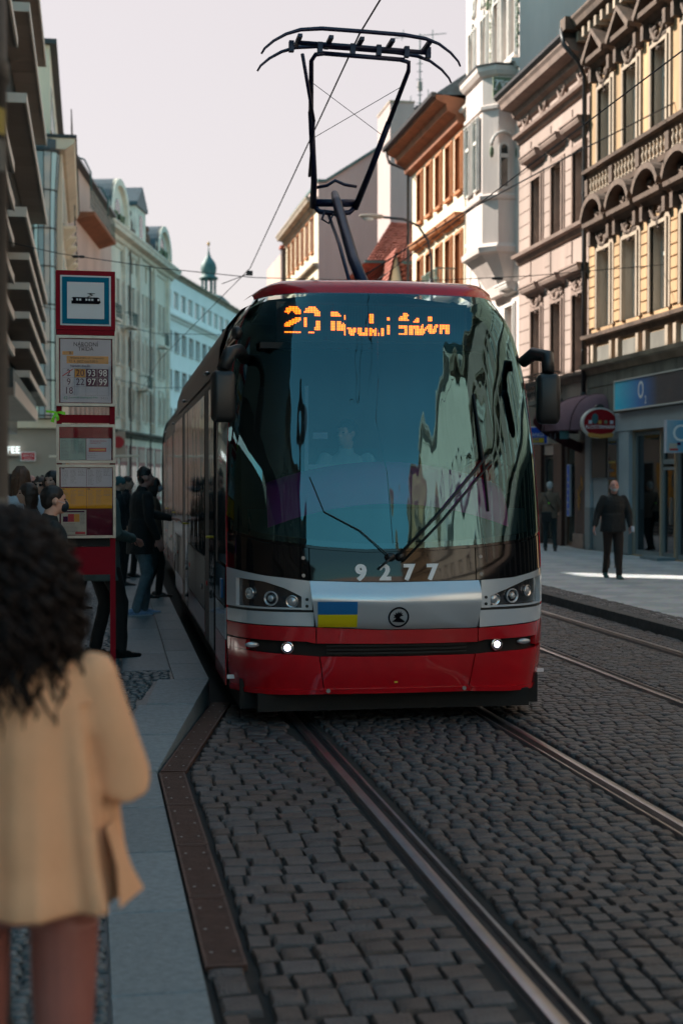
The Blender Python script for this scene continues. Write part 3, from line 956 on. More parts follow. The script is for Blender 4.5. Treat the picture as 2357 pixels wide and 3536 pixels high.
# ground floor of the mauve house
MB().box(.02, L - .02, -.05, .004, 2.92, 4.02).build('shop_fascia', 'stone_grime', mau)
for x0_, x1_, m_ in ((1.5, 2.42, 'wood_brown'), (3.52, 4.2, 'wood_brown'), (5.3, 6.08, 'wood_brown')):
    MB().box(x0_, x1_, -.10, .005, .12, 2.9).build('wood_pilaster', m_, mau)
MB().box(5.30, 6.08, -.16, -.102, .13, .50).build('pilaster_base', 'trim_mauve', mau)
d_ = glazed(mau, 4.22, 5.28, .14, 2.86, 'shop_door', 'pane_dark', 'frame_brown', .1)
glazed(mau, 2.42, 3.5, .14, 2.56, 'shop_door', 'pane_dark', 'frame_dark', .1); glazed(mau, .52, 1.48, .14, 2.66, 'shop_door', 'pane_dark', 'frame_dark', .12)
MB().box(4.44, 4.62, -.02, .045, .95, 2.3).build('window_poster', 'atm_blue', mau)
mb = MB(); mb.box(4.42, 4.44, -.022, .04, .93, 2.32); mb.box(4.62, 4.64, -.022, .04, .93, 2.32); mb.box(4.44, 4.62, -.022, .04, 2.3, 2.32); mb.box(4.44, 4.62, -.022, .04, .93, .95); mb.build('poster_frame', 'paper_white', mau)
for i in range(6): MB().box(4.46, 4.60 - (i % 3) * .03, -.026, -.021, 1.1 + i * .18, 1.1 + i * .18 + .035).build('print', 'paper_white', mau)
r = random.Random(4); mb = MB()
for i in range(9):
    x_ = 5.5 + r.random() * .35; z_ = 1.1 + i * .09
    mb.tube([(x_, -.106, z_), (x_ + .1, -.107, z_ + .12), (x_ - .02, -.106, z_ + .2), (x_ + .07, -.106, z_ + .02)], .007, 4)
mb.build('graffiti', 'ink_orange', mau)
# wrought iron balcony
bal = thing('iron_balcony', 'small black wrought-iron balcony with scrollwork on the mauve house', 'balcony', (XR, 41.04, 0), R(-90))
MB().box(1.75, 4.05, -.42, -.005, 4.0, 4.12).build('slab', 'stone_grime', bal)
mb = MB(); mb.box(1.75, 4.05, -.42, -.39, 4.82, 4.86); mb.box(1.75, 4.05, -.415, -.395, 4.70, 4.72); mb.box(1.75, 4.05, -.415, -.395, 4.16, 4.18); mb.box(1.75, 1.79, -.39, -.01, 4.82, 4.86); mb.box(4.01, 4.05, -.39, -.01, 4.82, 4.86)
for k in range(5): mb.box(1.76 + k * .565, 1.785 + k * .565, -.415, -.39, 4.12, 4.82)
mb.build('railing', 'iron_black', bal)
sc_ = MB()
for q in (-1, 1):
    sc_.tube([(.10 * math.cos(t) * (1 - t / 9), 0, q * (.13 + .10 * math.sin(t) * (1 - t / 9))) for t in [k * .5 for k in range(14)]], .011, 5)
    sc_.tube([(-.09 * math.cos(t) * (1 - t / 9), 0, q * (.12 - .09 * math.sin(t) * (1 - t / 9))) for t in [k * .5 for k in range(12)]], .009, 5)
sc_ = sc_.mesh('scroll', 'iron_black', 'full')
for k in range(10): link('scroll', sc_, bal, (1.88 + k * .226, -.405, 4.44))
for ys_ in (1.77, 4.03):
    for k in range(2): link('scroll', sc_, bal, (ys_, -.12 - k * .17, 4.44), (0, 0, R(90)))

# ------------------------------------------------------------------ white art nouveau house with oriel
L = 6.1
whi = thing('oriel_house', 'tall white stucco house with a corner oriel and carved garlands', 'building', (XR + .04, 47.25, 0), R(-90))
uw = [.85, 2.35, 3.75, 4.75, 5.55]
op = [rect(c, 14.75, .62, 2.1) for c in uw] + [rect(c, 19.4, .62, 2.2) for c in uw] + [rect(c, 5.0, .8, 2.2) for c in (1.0, 5.3)] + [rect(c, 9.9, .6, 2.6) for c in (.75, 1.75)]
wall(whi, L, .10, 27, op, 'plaster_white', 10, rv=.28)
for i, c in enumerate(uw):
    window(whi, c, 14.75, .62, 2.1, surround='trim_white', sw=.1, rv=.28, cols=1, trans=.7)
    window(whi, c, 19.4, .62, 2.2, surround='trim_white', sw=.1, rv=.28, cols=1, trans=.7)
for c in (1.0, 5.3): window(whi, c, 5.0, .8, 2.2, surround='trim_white', sw=.12, rv=.28, hood='flat')
for c in (.75, 1.75): window(whi, c, 9.9, .6, 2.6, surround='trim_white', sw=.1, rv=.28, cols=1)
band(whi, 'string_course', pf(STR, 18.9, 1.6), 0, L, 'gutter')
band(whi, 'string_course', pf(STR, 14.4, 1.2), 0, L, 'trim_white')
def garland(x, z, s, m='trim_white', seed=0):
    r_ = random.Random(seed); mb = MB()
    for i in range(34):
        t = r_.random() * PI; rr = s * r_.uniform(.75, 1.05)
        mb.ell((rr * .75 * math.cos(t), -.04, rr * 1.2 * math.sin(t) + r_.uniform(-.05, .05)), (.07 * s, .05, .10 * s), 6, 4)
    mb.tube([(.62 * s * math.cos(t), -.05, 1.05 * s * math.sin(t)) for t in [PI * k / 12 for k in range(13)]], .05 * s, 6)
    mb.tube([(.40 * s * math.cos(t), -.04, .8 * s * math.sin(t)) for t in [PI * k / 12 for k in range(13)]], .035 * s, 6)
    mb.ell((0, -.1, .85 * s), (.16 * s, .13, .24 * s), 10, 7)
    for q in (-1, 1):
        mb.tube([(q * .7 * s, -.04, -.1), (q * .78 * s, -.06, -.5 * s), (q * .66 * s, -.04, -.95 * s)], [.06 * s, .045 * s, .02 * s], 6)
    mb.build('garland', m, whi, 'full', (x, 0, z))
garland(1.6, 17.25, .95, seed=1); garland(4.3, 17.25, 1.05, seed=2); garland(3.05, 17.0, .5, 'relief_green', 3); garland(5.8, 17.4, .5, 'relief_green', 4)
for x in (3.12, 5.98):
    mb = MB(); r_ = random.Random(int(x * 10))
    for i in range(30): mb.ell((r_.uniform(-.06, .06), -.03, -.12 * i), (.05, .04, .07), 6, 4)
    mb.build('leaf_drop', 'relief_green', whi, 'full', (x, 0, 18.4))
# oriel: local y from -0.95 (front) to 0, chamfered foot
orl = [(3.15, 0), (3.15, -.55), (3.45, -.95), (5.35, -.95), (5.75, -.55), (5.75, 0)]
def off(poly, k):
    cx = sum(p[0] for p in poly) / len(poly)
    return [(cx + (p[0] - cx) * (1 + k * .45), p[1] * (1 + k)) for p in poly]
mb = MB()
prof = [(7.6, -.7), (7.9, -.62), (8.2, -.45), (8.55, -.2), (8.75, -.02), (8.8, .10), (8.95, .13), (9.05, .0), (9.08, -.03), (10.35, -.03), (10.40, .06), (10.5, .08), (10.56, -.03),
        (13.05, -.03), (13.1, .04), (13.2, .04), (13.24, -.03), (14.05, -.03), (14.10, .07), (14.22, .16), (14.36, .18)]
mb.rings([[(x_, y_ - .002, z_) for x_, y_ in off(orl, k_)] for z_, k_ in prof], True)
ori = mb.build('oriel', 'plaster_white', whi)
MB().prism(off(orl, .21), 14.365, 14.42, 'z').build('oriel_roof', 'gutter', whi)
for c in (3.95, 4.85): window(whi, c, 10.75, .5, 2.15, surround='trim_white', sw=.07, rv=.03, cols=1, sill=False, pane='pane_dark').location = (c, -.97, 10.75)
# arched window on the face towards the camera
aw = thing('x', '', ''); bpy.data.objects.remove(aw)
mb = MB()
def archpts(w_, h_, n=10): return [(-w_ / 2, 0), (w_ / 2, 0), (w_ / 2, h_)] + [(w_ / 2 * math.cos(PI * k / n), h_ + w_ / 2 * math.sin(PI * k / n)) for k in range(1, n)] + [(-w_ / 2, h_)]
aw = thing('oriel_window', 'narrow arched window with a shell frame on the near face of the white oriel', 'window', (XR - .33, 41.46, 0), 0)
MB().prism([(x_, z_ + 10.75) for x_, z_ in archpts(.20, 1.15, 8)], -.022, -.012, 'y').build('pane', 'pane_dark', aw)
MB().prism([(x_, z_ + 10.66) for x_, z_ in archpts(.34, 1.25, 8)], -.012, .02, 'y').build('frame', 'trim_white', aw)
MB().box(-.11, .11, -.03, -.02, 11.6, 11.72).build('transom', 'trim_white', aw)
MB().tube([(.40 * math.cos(t), -.03, 11.95 + .42 * math.sin(t)) for t in [PI * k / 10 for k in range(11)]], .05, 6).build('shell_arch', 'trim_white', aw, 'full')
for q in (-1, 1): MB().ell((q * .40, -.04, 11.75), (.07, .06, .18), 8, 6).build('bracket', 'relief_green', aw, 'full')
rp_ = thing('relief_panel', 'green panel with pale curled leaves on the top of the white oriel', 'relief', (XR - .40, 41.40, 13.36), 0)
MB().box(-.30, .32, -.02, .04, 0, .62).build('ground', 'relief_green', rp_)
mb = MB()
mb.tube([(-.22 + .5 * t, -.03, .3 + .2 * math.sin(t * 7)) for t in [k / 16 for k in range(17)]], .035, 6)
mb.tube([(.12 + .11 * math.cos(t), -.03, .35 + .13 * math.sin(t)) for t in [k * .4 for k in range(13)]], .03, 6)
for x_, z_ in ((-.2, .5), (-.1, .12), (-.23, .25), (.22, .1), (-.02, .5)): mb.ell((x_, -.025, z_), (.06, .03, .035), 8, 5)
mb.build('leaf_scroll', 'trim_white', rp_, 'full')

# ------------------------------------------------------------------ cream and orange house
L = 8.05
ora = thing('orange_trim_house', 'cream house with orange window frames and a deep orange eave', 'building', (XR, 55.33, 0), R(-90))
co = [1.5, 3.0, 4.5, 6.0, 7.4]
op = []
for c in co: op += [rect(c, 11.92, .70, 1.84), rect(c, 8.45, .70, 1.98), rect(c, 5.0, .7, 2.0)]
wall(ora, L, .10, 14.35, op, 'plaster_cream', 9, rv=.22, rm='trim_orange')
for i, c in enumerate(co):
    window(ora, c, 11.92, .70, 1.84, frame='trim_orange', surround='trim_orange', sw=.14, rv=.22)
    window(ora, c, 8.45, .70, 1.98, frame='trim_orange', surround='trim_orange', sw=.14, hood='flat', rv=.22, hgap=.3)
    window(ora, c, 5.0, .70, 2.0, frame='trim_orange', surround='trim_orange', sw=.14, rv=.22)
band(ora, 'eave_board', [(.004, 14.0), (-.25, 14.1), (-.30, 14.35), (-.62, 14.5), (-.66, 14.72), (-1.0, 14.85), (-1.02, 15.0), (.004, 15.05)], -.25, L + .0, 'eave_orange')
band(ora, 'gutter', [(-1.03, 14.93), (-1.16, 14.98), (-1.17, 15.1), (-1.0, 15.1)], -.3, L, 'gutter')
MB().add([(-.3, -1.0, 15.06), (L, -1.0, 15.06), (L, 3.5, 18.2), (-.3, 3.5, 18.2), (-.3, 3.5, 15.06), (-.3, 0, 14.4), (L, 3.5, 14.4)], [(0, 1, 2, 3), (0, 3, 4), (1, 6, 2)]).build('roof', 'slate_roof', ora)
mb = MB(); mb.tube([(-.12, -1.05, 14.95), (-.12, -.9, 14.5), (-.10, -.14, 14.2), (-.10, -.14, 9), (-.10, -.14, .2)], .055, 8); mb.build('downpipe', 'gutter', ora, 'full')
gb = thing('green_balcony', 'pale green lattice balcony railing on the cream and orange house', 'balcony', (XR, 50.6, 8.30), R(-90))
MB().box(0, 2.3, -.75, -.01, 0, .1).build('slab', 'trim_white', gb)
mb = MB()
for z_ in (.14, 1.0): mb.tube([(0, -.02, z_), (0, -.72, z_), (2.3, -.72, z_), (2.3, -.02, z_)], .025, 6)
for k in range(24):
    x_ = k * .1; mb.box(x_ - .008, x_ + .008, -.728, -.712, .14, 1.0)
for k in range(12): mb.tube([(.1 + .19 * k + .08 * math.cos(t), -.73, .57 + .16 * math.sin(t)) for t in [q * PI / 5 for q in range(11)]], .011, 4)
for s_ in (0, 2.3):
    for k in range(6): mb.box(s_ - .008, s_ + .008, -.65 + k * .11, -.634 + k * .11, .14, 1.0)
mb.build('railing', 'iron_green', gb)

# ------------------------------------------------------------------ drainpipes between the right houses
dp = thing('rain_pipe', 'brown rain pipe with a hopper between the ochre and the mauve house', 'rain pipe', (XR - .14, 34.93, 0))
MB().tube([(-.35, .2, 13.15), (-.62, 0, 13.35), (-.60, -.1, 12.95), (-.2, -.1, 12.55), (0, 0, 12.2), (0, 0, 8), (0, 0, 3.9)], .062, 10).build('pipe', 'gutter', dp, 'full')
MB().box(-.62, -.1, -.28, .12, 13.3, 13.62).build('hopper', 'stone_dark', dp)
mb = MB()
for z_ in (11, 9.2, 7.2, 5.2): mb.lathe([(.078, 0), (.078, .06)], (0, 0, z_), 10)
mb.build('clips', 'gutter', dp)
MB().lathe([(.1, 0), (.1, .2), (.07, .3)], (0, 0, 3.85), 10).build('foot', 'gutter', dp)

# ------------------------------------------------------------------ far right: gable wall, block, red roofs, cream corner house
def boxhouse(name, label, x0, x1, y0, y1, z1, m):
    t = thing(name, label, 'building', (x0, y0, 0)); w_ = x1 - x0; d = y1 - y0
    return t, w_, d
gw = thing('gable_house', 'plain pinkish fire wall with a sloping roofline behind the tram pantograph', 'building', (12.5, 78, 0))
MB().prism([(0, 0), (8, 0), (8, 23.2), (3.9, 20.75), (.35, 18.45), (-.05, 18.45)], 0, 11, 'y').build('wall', 'firewall', gw)
mb = MB(); mb.prism([(-.1, 18.46), (.35, 18.46), (3.9, 20.76), (8, 23.21), (8, 23.35), (3.86, 20.92), (.33, 18.6), (-.1, 18.6)], -.12, 11.1, 'y'); mb.build('roof_flashing', 'copper_green', gw)
bl = thing('chimney_block', 'tall narrow windowless block rising beside the orange eave', 'building', (15.15, 71.6, 0))
MB().box(0, 1.25, 0, 3.2, 10, 21.3).build('wall', 'firewall', bl); MB().box(-.04, 1.29, -.04, 3.24, 21.302, 21.4).build('coping', 'stone_beige', bl)
MB().prism([(1.26, 12), (6, 12), (6, 24.0), (1.26, 21.0)], .4, 3.0, 'y').build('wing', 'firewall', bl)
mb = MB(); mb.prism([(1.26, 21.0), (6, 24.0), (6, 24.12), (1.26, 21.12)], .3, 3.1, 'y'); mb.build('coping', 'gutter', bl)
# tiled roofs: courses of tiles, each tile proud of the one below
def tiled(root, p0, p1, p2, p3, rows, cols, m='roof_red', nm='tile'):
    """p0 p1 eave left/right, p3 p2 ridge left/right"""
    p0, p1, p2, p3 = map(Vector, (p0, p1, p2, p3))
    nrm = (p1 - p0).cross(p3 - p0).normalized()
    if nrm.y > 0 and abs(nrm.z) < .3: nrm.negate()
    if nrm.z < 0: nrm.negate()
    mb = MB(); rr = random.Random(rows * cols)
    for i in range(rows):
        a = i / rows; b = (i + 1) / rows + .01
        l0 = p0.lerp(p3, a); r0 = p1.lerp(p2, a); l1 = p0.lerp(p3, min(1, b)); r1_ = p1.lerp(p2, min(1, b))
        for j in range(cols):
            u0 = j / cols + .004; u1 = (j + 1) / cols - .004
            up = nrm * (.07 + rr.uniform(-.012, .012)); um = nrm * .012
            A = l0.lerp(r0, u0); B = l0.lerp(r0, u1); C_ = l1.lerp(r1_, u1); D = l1.lerp(r1_, u0)
            mid0 = (A + B) / 2 + up * 1.5; mid1 = (C_ + D) / 2 + um * 1.5 + nrm * .03
            mb.add([A + up, mid0, B + up, C_ + um, mid1, D + um, A, B], [(0, 1, 4, 5), (1, 2, 3, 4), (0, 6, 7, 2, 1)])
    mb.build(nm, m, root, kind='stuff')
    MB().add([p0, p1, p2, p3], [(0, 1, 2, 3)]).build('roof_deck', m, root)
rh = thing('red_roof_house', 'house with a hipped red tiled roof below the windowless walls', 'building', (11.9, 62, 0))
MB().box(0, 5, 0, 8, 0, 11.3).build('wall', 'roof_red', rh)
tiled(rh, (.1, -.3, 11.6), (4.0, -.3, 11.6), (4.0, 3.3, 13.9), (1.95, 3.3, 14.0), 16, 26, nm='roof_tiles')
tiled(rh, (-1.0, 0, 10.6), (4.0, -1.2, 10.6), (4.0, -.35, 11.55), (0.0, -.35, 11.55), 7, 30, nm='roof_tiles')
MB().box(.0, 4.0, -.42, -.3, 11.5, 11.62).build('gutter', 'copper_green', rh)
dg_ = thing('dormer_gable', 'small steep gable with red ridge tiles in front of the red roof', 'dormer', (12.35, 59.2, 0))
MB().prism([(.05, 9.5), (.85, 9.5), (.45, 11.6)], 0, .3, 'y').build('wall', 'plaster_cream', dg_)
tiled(dg_, (.95, -.15, 9.4), (1.25, 2.5, 9.4), (.62, 2.5, 11.75), (.45, -.15, 11.75), 12, 5, nm='roof_tiles')
tiled(dg_, (-.15, -.15, 9.4), (.02, 2.5, 9.4), (.60, 2.5, 11.76), (.43, -.15, 11.76), 12, 4, nm='roof_tiles')
mb = MB()
for k in range(12):
    f_ = k / 12; mb.tube([(.95 - .50 * f_, -.2, 9.45 + 2.3 * f_), (.93 - .50 * f_, -.18, 9.55 + 2.3 * f_)], .11, 7)
mb.build('ridge_tiles', 'roof_red', dg_)
cr = thing('cream_corner_house', 'cream house with a dark cornice seen left of the windowless gable', 'building', (12.45, 91, 0), R(-90))
cc = [1.5 + 1.9 * k for k in range(6)]
wall(cr, 12.8, .1, 17.5, [rect(c, z_, .8, 1.9) for c in cc for z_ in (4.2, 8.0, 11.5, 14.9)], 'plaster_cream', 9)
for c in cc:
    for z_ in (4.2, 8.0, 11.5, 14.9): window(cr, c, z_, .8, 1.9, surround='trim_orange' if z_ > 14 else 'stone_beige', sw=.1, frame='frame_brown', pane='pane_dark')
band(cr, 'cornice', pf(CORN, 17.5, 1.1), -.2, 12.8, 'stone_beige'); band(cr, 'string_course', pf(STR, 13.9, 1.4), 0, 12.8, 'stone_beige')
rb = thing('red_bay_house', 'dark red bay with a rounded foot at the far end of the right-hand row', 'building', (12.25, 92, 0))
MB().box(.3, 8, 0, 10, 0, 17.1).build('wall', 'plaster_pink', rb)
MB().rings([[(a, -.4, z_), (b, -.4, z_), (b, .3, z_), (a, .3, z_)] for a, b, z_ in ((.3, .7, 12.6), (.12, .72, 13.1), (.02, .72, 14.0), (0, .72, 17.0))]).build('bay', 'tile_dark', rb)
MB().box(-.1, .8, -.5, .4, 17.02, 17.2).build('bay_roof', 'roof_red', rb); MB().box(.18, .62, -.43, -.41, 14.2, 16.2).build('bay_window', 'pane_dark', rb)

# ------------------------------------------------------------------ left side: modern building with projecting ledges
mod = thing('ledge_building', 'dark modern building with rows of projecting concrete ledges at the left edge', 'building', (-2.6, 0, 0), R(90))
MB().box(4, 32.9, 0, 2.2, 3.6, 17.0).build('wall', 'fin_dark', mod); MB().box(32.9, 35.6, 0, 2.2, 3.6, 10.3).build('wall', 'fin_dark', mod); MB().box(35.6, 53.0, 0, 2.2, 3.6, 17.0).build('wall', 'fin_dark', mod)  # unseen roof gap and shallow depth, added so sun reaches the right pavement
MB().box(4, 30.9, 3.2, 14, -.05, 3.6).build('ground_floor', 'taupe', mod)
fin = MB().box(-.035, .035, -.32, -.003, 8.1, 16.9).mesh('fin', 'fin_grey')
gls = MB().box(.04, .47, -.02, -.004, 8.1, 16.9).mesh('pane', 'side_glass')
k = 0
for i in range(58):
    x_ = 22.5 + i * .53
    if x_ > 52.6: break
    if 32.5 < x_ < 35.65: continue
    link('fin', fin, mod, (x_, 0, 0)); link('pane', gls, mod, (x_, 0, 0))
def pane_dark_row():
    for i in range(24):
        x_ = 38.2 + i * .62
        MB().lathe([(.22, 0), (.22, 2.6)], (x_, -.06, 4.75), 10).build('column', 'fin_dark', mod)
pane_dark_row()
pan_cache = {}
def ledge(xa, xb, z, out, th=.16):
    n = max(1, round((xb - xa) / 1.18)); w_ = (xb - xa) / n
    lg = MB().box(xa, xb, -out, -out + .05, z - .02, z + th).build('ledge', 'ledge_edge', mod)
    MB().box(xa, xa + .05, -out + .052, -.002, z - .02, z + th).build('end_board', 'ledge_edge', lg)
    key = (round(w_, 3), out)
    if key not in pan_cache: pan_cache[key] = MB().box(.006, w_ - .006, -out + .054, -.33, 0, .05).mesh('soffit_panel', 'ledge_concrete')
    for i in range(n):
        if i == 0 and w_ < 1.0: pass
        link('soffit_panel', pan_cache[key], lg, (xa + i * w_ + (0.05 if i == 0 else 0), 0, z))
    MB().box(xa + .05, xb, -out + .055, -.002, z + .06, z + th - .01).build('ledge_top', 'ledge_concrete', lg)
for z in (4.62, 5.38, 6.16, 6.92, 7.70): ledge(38.3, 53.2, z, 1.05)
for z in (4.5, 5.25, 6.02, 6.8): ledge(20.0, 30.7, z, 1.05)
for z, xs_ in ((8.4, 36.0), (11.3, 36.4), (14.2, 38.4), (17.05, 35.9)): ledge(xs_, 53.5, z, 1.08, .22)
for z in (7.6, 8.4, 11.55, 14.6): ledge(18.0, 31.0 if z < 11 else 32.7, z, 1.05, .2)
MB().box(4, 32.9, 0, 2.2, 17.3, 17.5).build('roof_slab', 'taupe', mod); MB().box(35.6, 53.45, 0, 2.2, 17.3, 17.5).build('roof_slab', 'taupe', mod)
cn = thing('sign_canopy', 'lowest dark canopy with a brown soffit above the cafe corner', 'canopy', (-2.6, 0, 0), R(90))
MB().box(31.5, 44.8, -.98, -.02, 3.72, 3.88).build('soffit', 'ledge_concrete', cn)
MB().box(31.5, 44.8, -1.02, -.985, 3.70, 4.02).build('edge_board', 'ledge_edge', cn)
MB().box(31.5, 44.8, -.97, -.02, 3.885, 4.3).build('body', 'fin_dark', cn)

# cafe corner building
caf = thing('cafe_corner_house', 'taupe corner house with a lit cafe sign and a round glazed bay above', 'building', (-1.04, 58, 0))
MB().box(-9, 0, 0, 15.5, -.05, 4.0).build('ground_floor', 'taupe', caf)
MB().prism([(-9.1, 4.01), (.1, 4.01), (.12, 4.12), (.22, 4.2), (.22, 4.34), (-9.1, 4.34)], -.22, 15.5, 'y').build('ledge_cornice', 'plaster_beige', caf)
MB().box(-9, -.02, .02, 15.5, 4.345, 15.0).build('wall', 'plaster_beige', caf)
mb = MB(); mb.prism([(-9.1, 15.01), (.10, 15.01), (.45, 15.25), (.5, 15.45), (-9.1, 15.45)], -.5, 15.8, 'y'); mb.build('eave', 'plaster_beige', caf)
MB().prism([(-9.1, 15.455), (.56, 15.455), (.56, 15.58), (-9.1, 15.58)], -.55, 15.9, 'y').build('gutter', 'gutter', caf)
MB().box(-9, -.5, .6, 15.5, 15.585, 19.4).build('attic', 'plaster_beige', caf)
MB().box(-9.2, -.22, .4, 15.8, 19.405, 19.6).build('roof_edge', 'gutter', caf)
mb = MB()
for z_ in (15.9, 16.25, 16.6): mb.tube([(.35, -.4, z_), (.35, 15.5, z_)], .025, 5)
for k in range(14): mb.box(.335, .365, -.4 + k * 1.2, -.37 + k * 1.2, 15.58, 16.6)
mb.build('railing', 'iron_black', caf)
for k in range(6):
    y_ = 1.6 + k * 2.45
    for z_ in (5.6, 9.2, 12.4, 16.1):
        b = link('window', cached('cafw', lambda: MB().box(-.03, .03, -.5, .5, 0, 1.8).mesh('window', 'frame_white')), caf, (-.01 if z_ < 16 else -.49, y_, z_))
        link('pane', cached('cafp', lambda: MB().box(.031, .04, -.42, .42, .08, 1.72).mesh('pane', 'pane')), b)
    for z_ in (9.1, 12.3):
        MB().rings([[(0, y_ - .35 * s, z_ - q), (.45 * s, y_ - .35 * s, z_ - q), (.45 * s, y_ + .35 * s, z_ - q), (0, y_ + .35 * s, z_ - q)] for s, q in ((.25, .55), (.6, .35), (1.1, .1), (1.1, 0))]).build('balcony_corbel', 'plaster_beige', caf)
        mb = MB()
        for q in range(8): mb.box(.44, .46, y_ - .36 + q * .1, y_ - .34 + q * .1, z_, z_ + .8)
        mb.box(.43, .47, y_ - .4, y_ + .38, z_ + .8, z_ + .84); mb.build('balcony_railing', 'iron_black', caf)
# round glazed bay
bay = MB(); n_ = 12
cxb, cyb = -.72, -.05
for j, (z_, rr_) in enumerate(((4.4, .50), (9.5, .52), (12.2, .50), (13.2, .56), (14.2, .64), (14.95, .70))):
    pass
pr = [(4.4, .46), (9.4, .46), (12.0, .46), (13.4, .50), (14.9, .60)]
bay.rings([[(cxb + r_ * math.cos(2 * PI * k / n_), cyb + r_ * math.sin(2 * PI * k / n_), z_) for k in range(n_)] for z_, r_ in pr])
bay.build('glazed_bay', 'pane_blue', caf)
mb = MB()
for z_, r_ in ((4.5, .48), (5.9, .48), (7.4, .48), (8.9, .48), (10.4, .48), (11.9, .49), (13.4, .52), (14.9, .62)):
    mb.tube([(cxb + r_ * math.cos(2 * PI * k / 12), cyb + r_ * math.sin(2 * PI * k / 12), z_) for k in range(13)], .025, 5, cap=False)
for k in range(n_):
    mb.tube([(cxb + (r_ + .01) * math.cos(2 * PI * k / n_), cyb + (r_ + .01) * math.sin(2 * PI * k / n_), z_) for z_, r_ in pr], .018, 4)
mb.build('bay_mullions', 'gutter', caf)
MB().lathe([(.62, 0), (.66, .1), (.66, .45)], (cxb, cyb, 14.92), 16).build('bay_cap', 'slate_roof', caf)
for x_ in (-3.6, -2.6): pass
MB().box(-3.4, -2.5, -.03, -.002, 1.0, 2.6).build('cafe_window', 'pane_dark', caf)
for k in range(5):
    MB().box(.002, .03, 1.2 + k * 2.6, 3.2 + k * 2.6, .6, 2.9).build('shop_window', 'shop_frame', caf)
    MB().box(.031, .04, 1.3 + k * 2.6, 3.1 + k * 2.6, .7, 2.8).build('pane', 'ink_orange' if k % 2 else 'pane_dark', caf)
cs_ = thing('cafe_sign', 'lit white cafe lettering ending in FEE on the taupe corner house', 'sign', (-1.04, 57.9, 0))
text('COFFEE', .37, cs_, (-2.33, -.06, 3.12), 0, 'sign_lit', thick=.03)
MB().box(-3.3, -1.5, -.03, .09, 2.86, 2.90).build('rail', 'iron_black', cs_)
ss = thing('street_sign', 'small red sign with white lettering under the lit cafe letters', 'sign', (-2.72, 57.86, 2.70))
MB().box(0, .58, 0, .04, 0, .36).build('panel', 'white_paint', ss); MB().box(.03, .55, -.004, -.001, .03, .33).build('field', 'ink_red', ss)
text('PERŠTÝN', .105, ss, (.29, -.008, .20), 0, 'white_paint'); text('STARÉ MĚSTO', .05, ss, (.29, -.008, .09), 0, 'white_paint')
ts = thing('traffic_sign', 'round no-entry style sign on a thin pole behind the waiting crowd', 'traffic sign', (-1.28, 40, .0))
MB().lathe([(.03, 0), (.03, 2.7)], (0, 0, .2), 8).build('pole', 'ledge_edge', ts)
MB().lathe([(.27, 0), (.27, .02)], (0, 0, 0), 20).build('disc', 'ink_red', ts); ts.children[-1].rotation_euler = (R(90), 0, R(62)); ts.children[-1].location = (0, 0, 2.55)

# pink house with a balcony slab and turquoise railings
D3 = 7.8
pk = thing('pink_house', 'pink plaster house with a long brown balcony slab and turquoise railing', 'building', (-1.75, 73.8, 0), R(90 - D3))
LP = 23.6
cp = [1.3 + 1.9 * k for k in range(12)]
wall(pk, LP, .1, 19.6, [rect(c, z_, 1.15, 1.9) for c in cp for z_ in (5.0, 8.6, 12.0)], 'plaster_pink', 9)
for c in cp:
    for z_ in (5.0, 8.6, 12.0): window(pk, c, z_, 1.15, 1.9, surround=None, cols=3, trans=.65)
MB().rings([[(x_, .002, 16.55), (x_, -1.0, 16.85), (x_, -1.05, 17.0), (x_, .002, 17.0)] for x_ in (7.5, 17.6)]).build('balcony_slab', 'eave_orange', pk)
mb = MB()
for z_ in (17.3, 17.6, 17.9, 18.2): mb.tube([(6.5, -.95, z_), (17.5, -.95, z_)], .03, 5)
for k in range(19): mb.box(6.5 + k * .61, 6.53 + k * .61, -.97, -.93, 17.0, 18.2)
mb.build('railing', 'copper_green', pk)
for x_ in (6.6, 14.2):
    mb = MB(); mb.tube([(x_, -.95, 17 + 1.0), (x_, -.95, 19), (x_, -.6, 19.7), (x_, 0, 19.9)], .05, 6); mb.build('arched_brace', 'copper_green', pk, 'full')
band(pk, 'roof_edge', [(.004, 19.6), (-.35, 19.65), (-.35, 19.8), (.004, 19.85)], 0, LP, 'gutter')
# green mansard behind it
gm = thing('mansard_roof', 'tall green copper mansard with a flat cornice behind the pink house', 'roof', (-2.1, 84, 0), R(90 - D3))
MB().prism([(-.1, 19.7), (.7, 22.6), (4, 22.6), (4, 19.7)], 1, 12.5, 'x').build('slope', 'copper_green', gm)
MB().prism([(.2, 22.61), (.2, 23.0), (4.3, 23.0), (4.3, 22.61)], .6, 11.5, 'x').build('cornice', 'copper_green', gm)
for k in range(12): MB().prism([(-.14, 19.7), (.66, 22.55), (.72, 22.55), (-.04, 19.7)], 1.2 + k * .95, 1.25 + k * .95, 'x').build('seam', 'slate_roof', gm)

# art nouveau row
D4 = 14.2
art = thing('art_nouveau_house', 'pale green art nouveau house with two big arched gables and stucco masks', 'building', (.35, 97.2, 0), R(90 - D4))
LA = 26.0
ca = [1.4 + 1.66 * k for k in range(15)]
op = [rect(c, z_, .80, 2.25) for c in ca for z_ in (6.6, 10.4, 14.2)] + [rect(c, 17.5, .7, 1.3) for c in ca if not (3 < c < 8 or 19 < c < 24)]
wall(art, LA, .1, 19.6, op, 'plaster_art', 9)
for i, c in enumerate(ca):
    for z_ in (6.6, 10.4, 14.2): window(art, c, z_, .80, 2.25, frame='frame_brown', surround='trim_art', sw=.14, pane='pane_dark', cols=2, carving='trim_art' if z_ < 14 else None, seed=i, hgap=.5, trans=.7)
band(art, 'main_cornice', pf(CORN, 19.6, 1.7), 0, LA, 'trim_art'); band(art, 'shop_cornice', pf(STR, 5.4, 2.4), 0, LA, 'stone_grime')
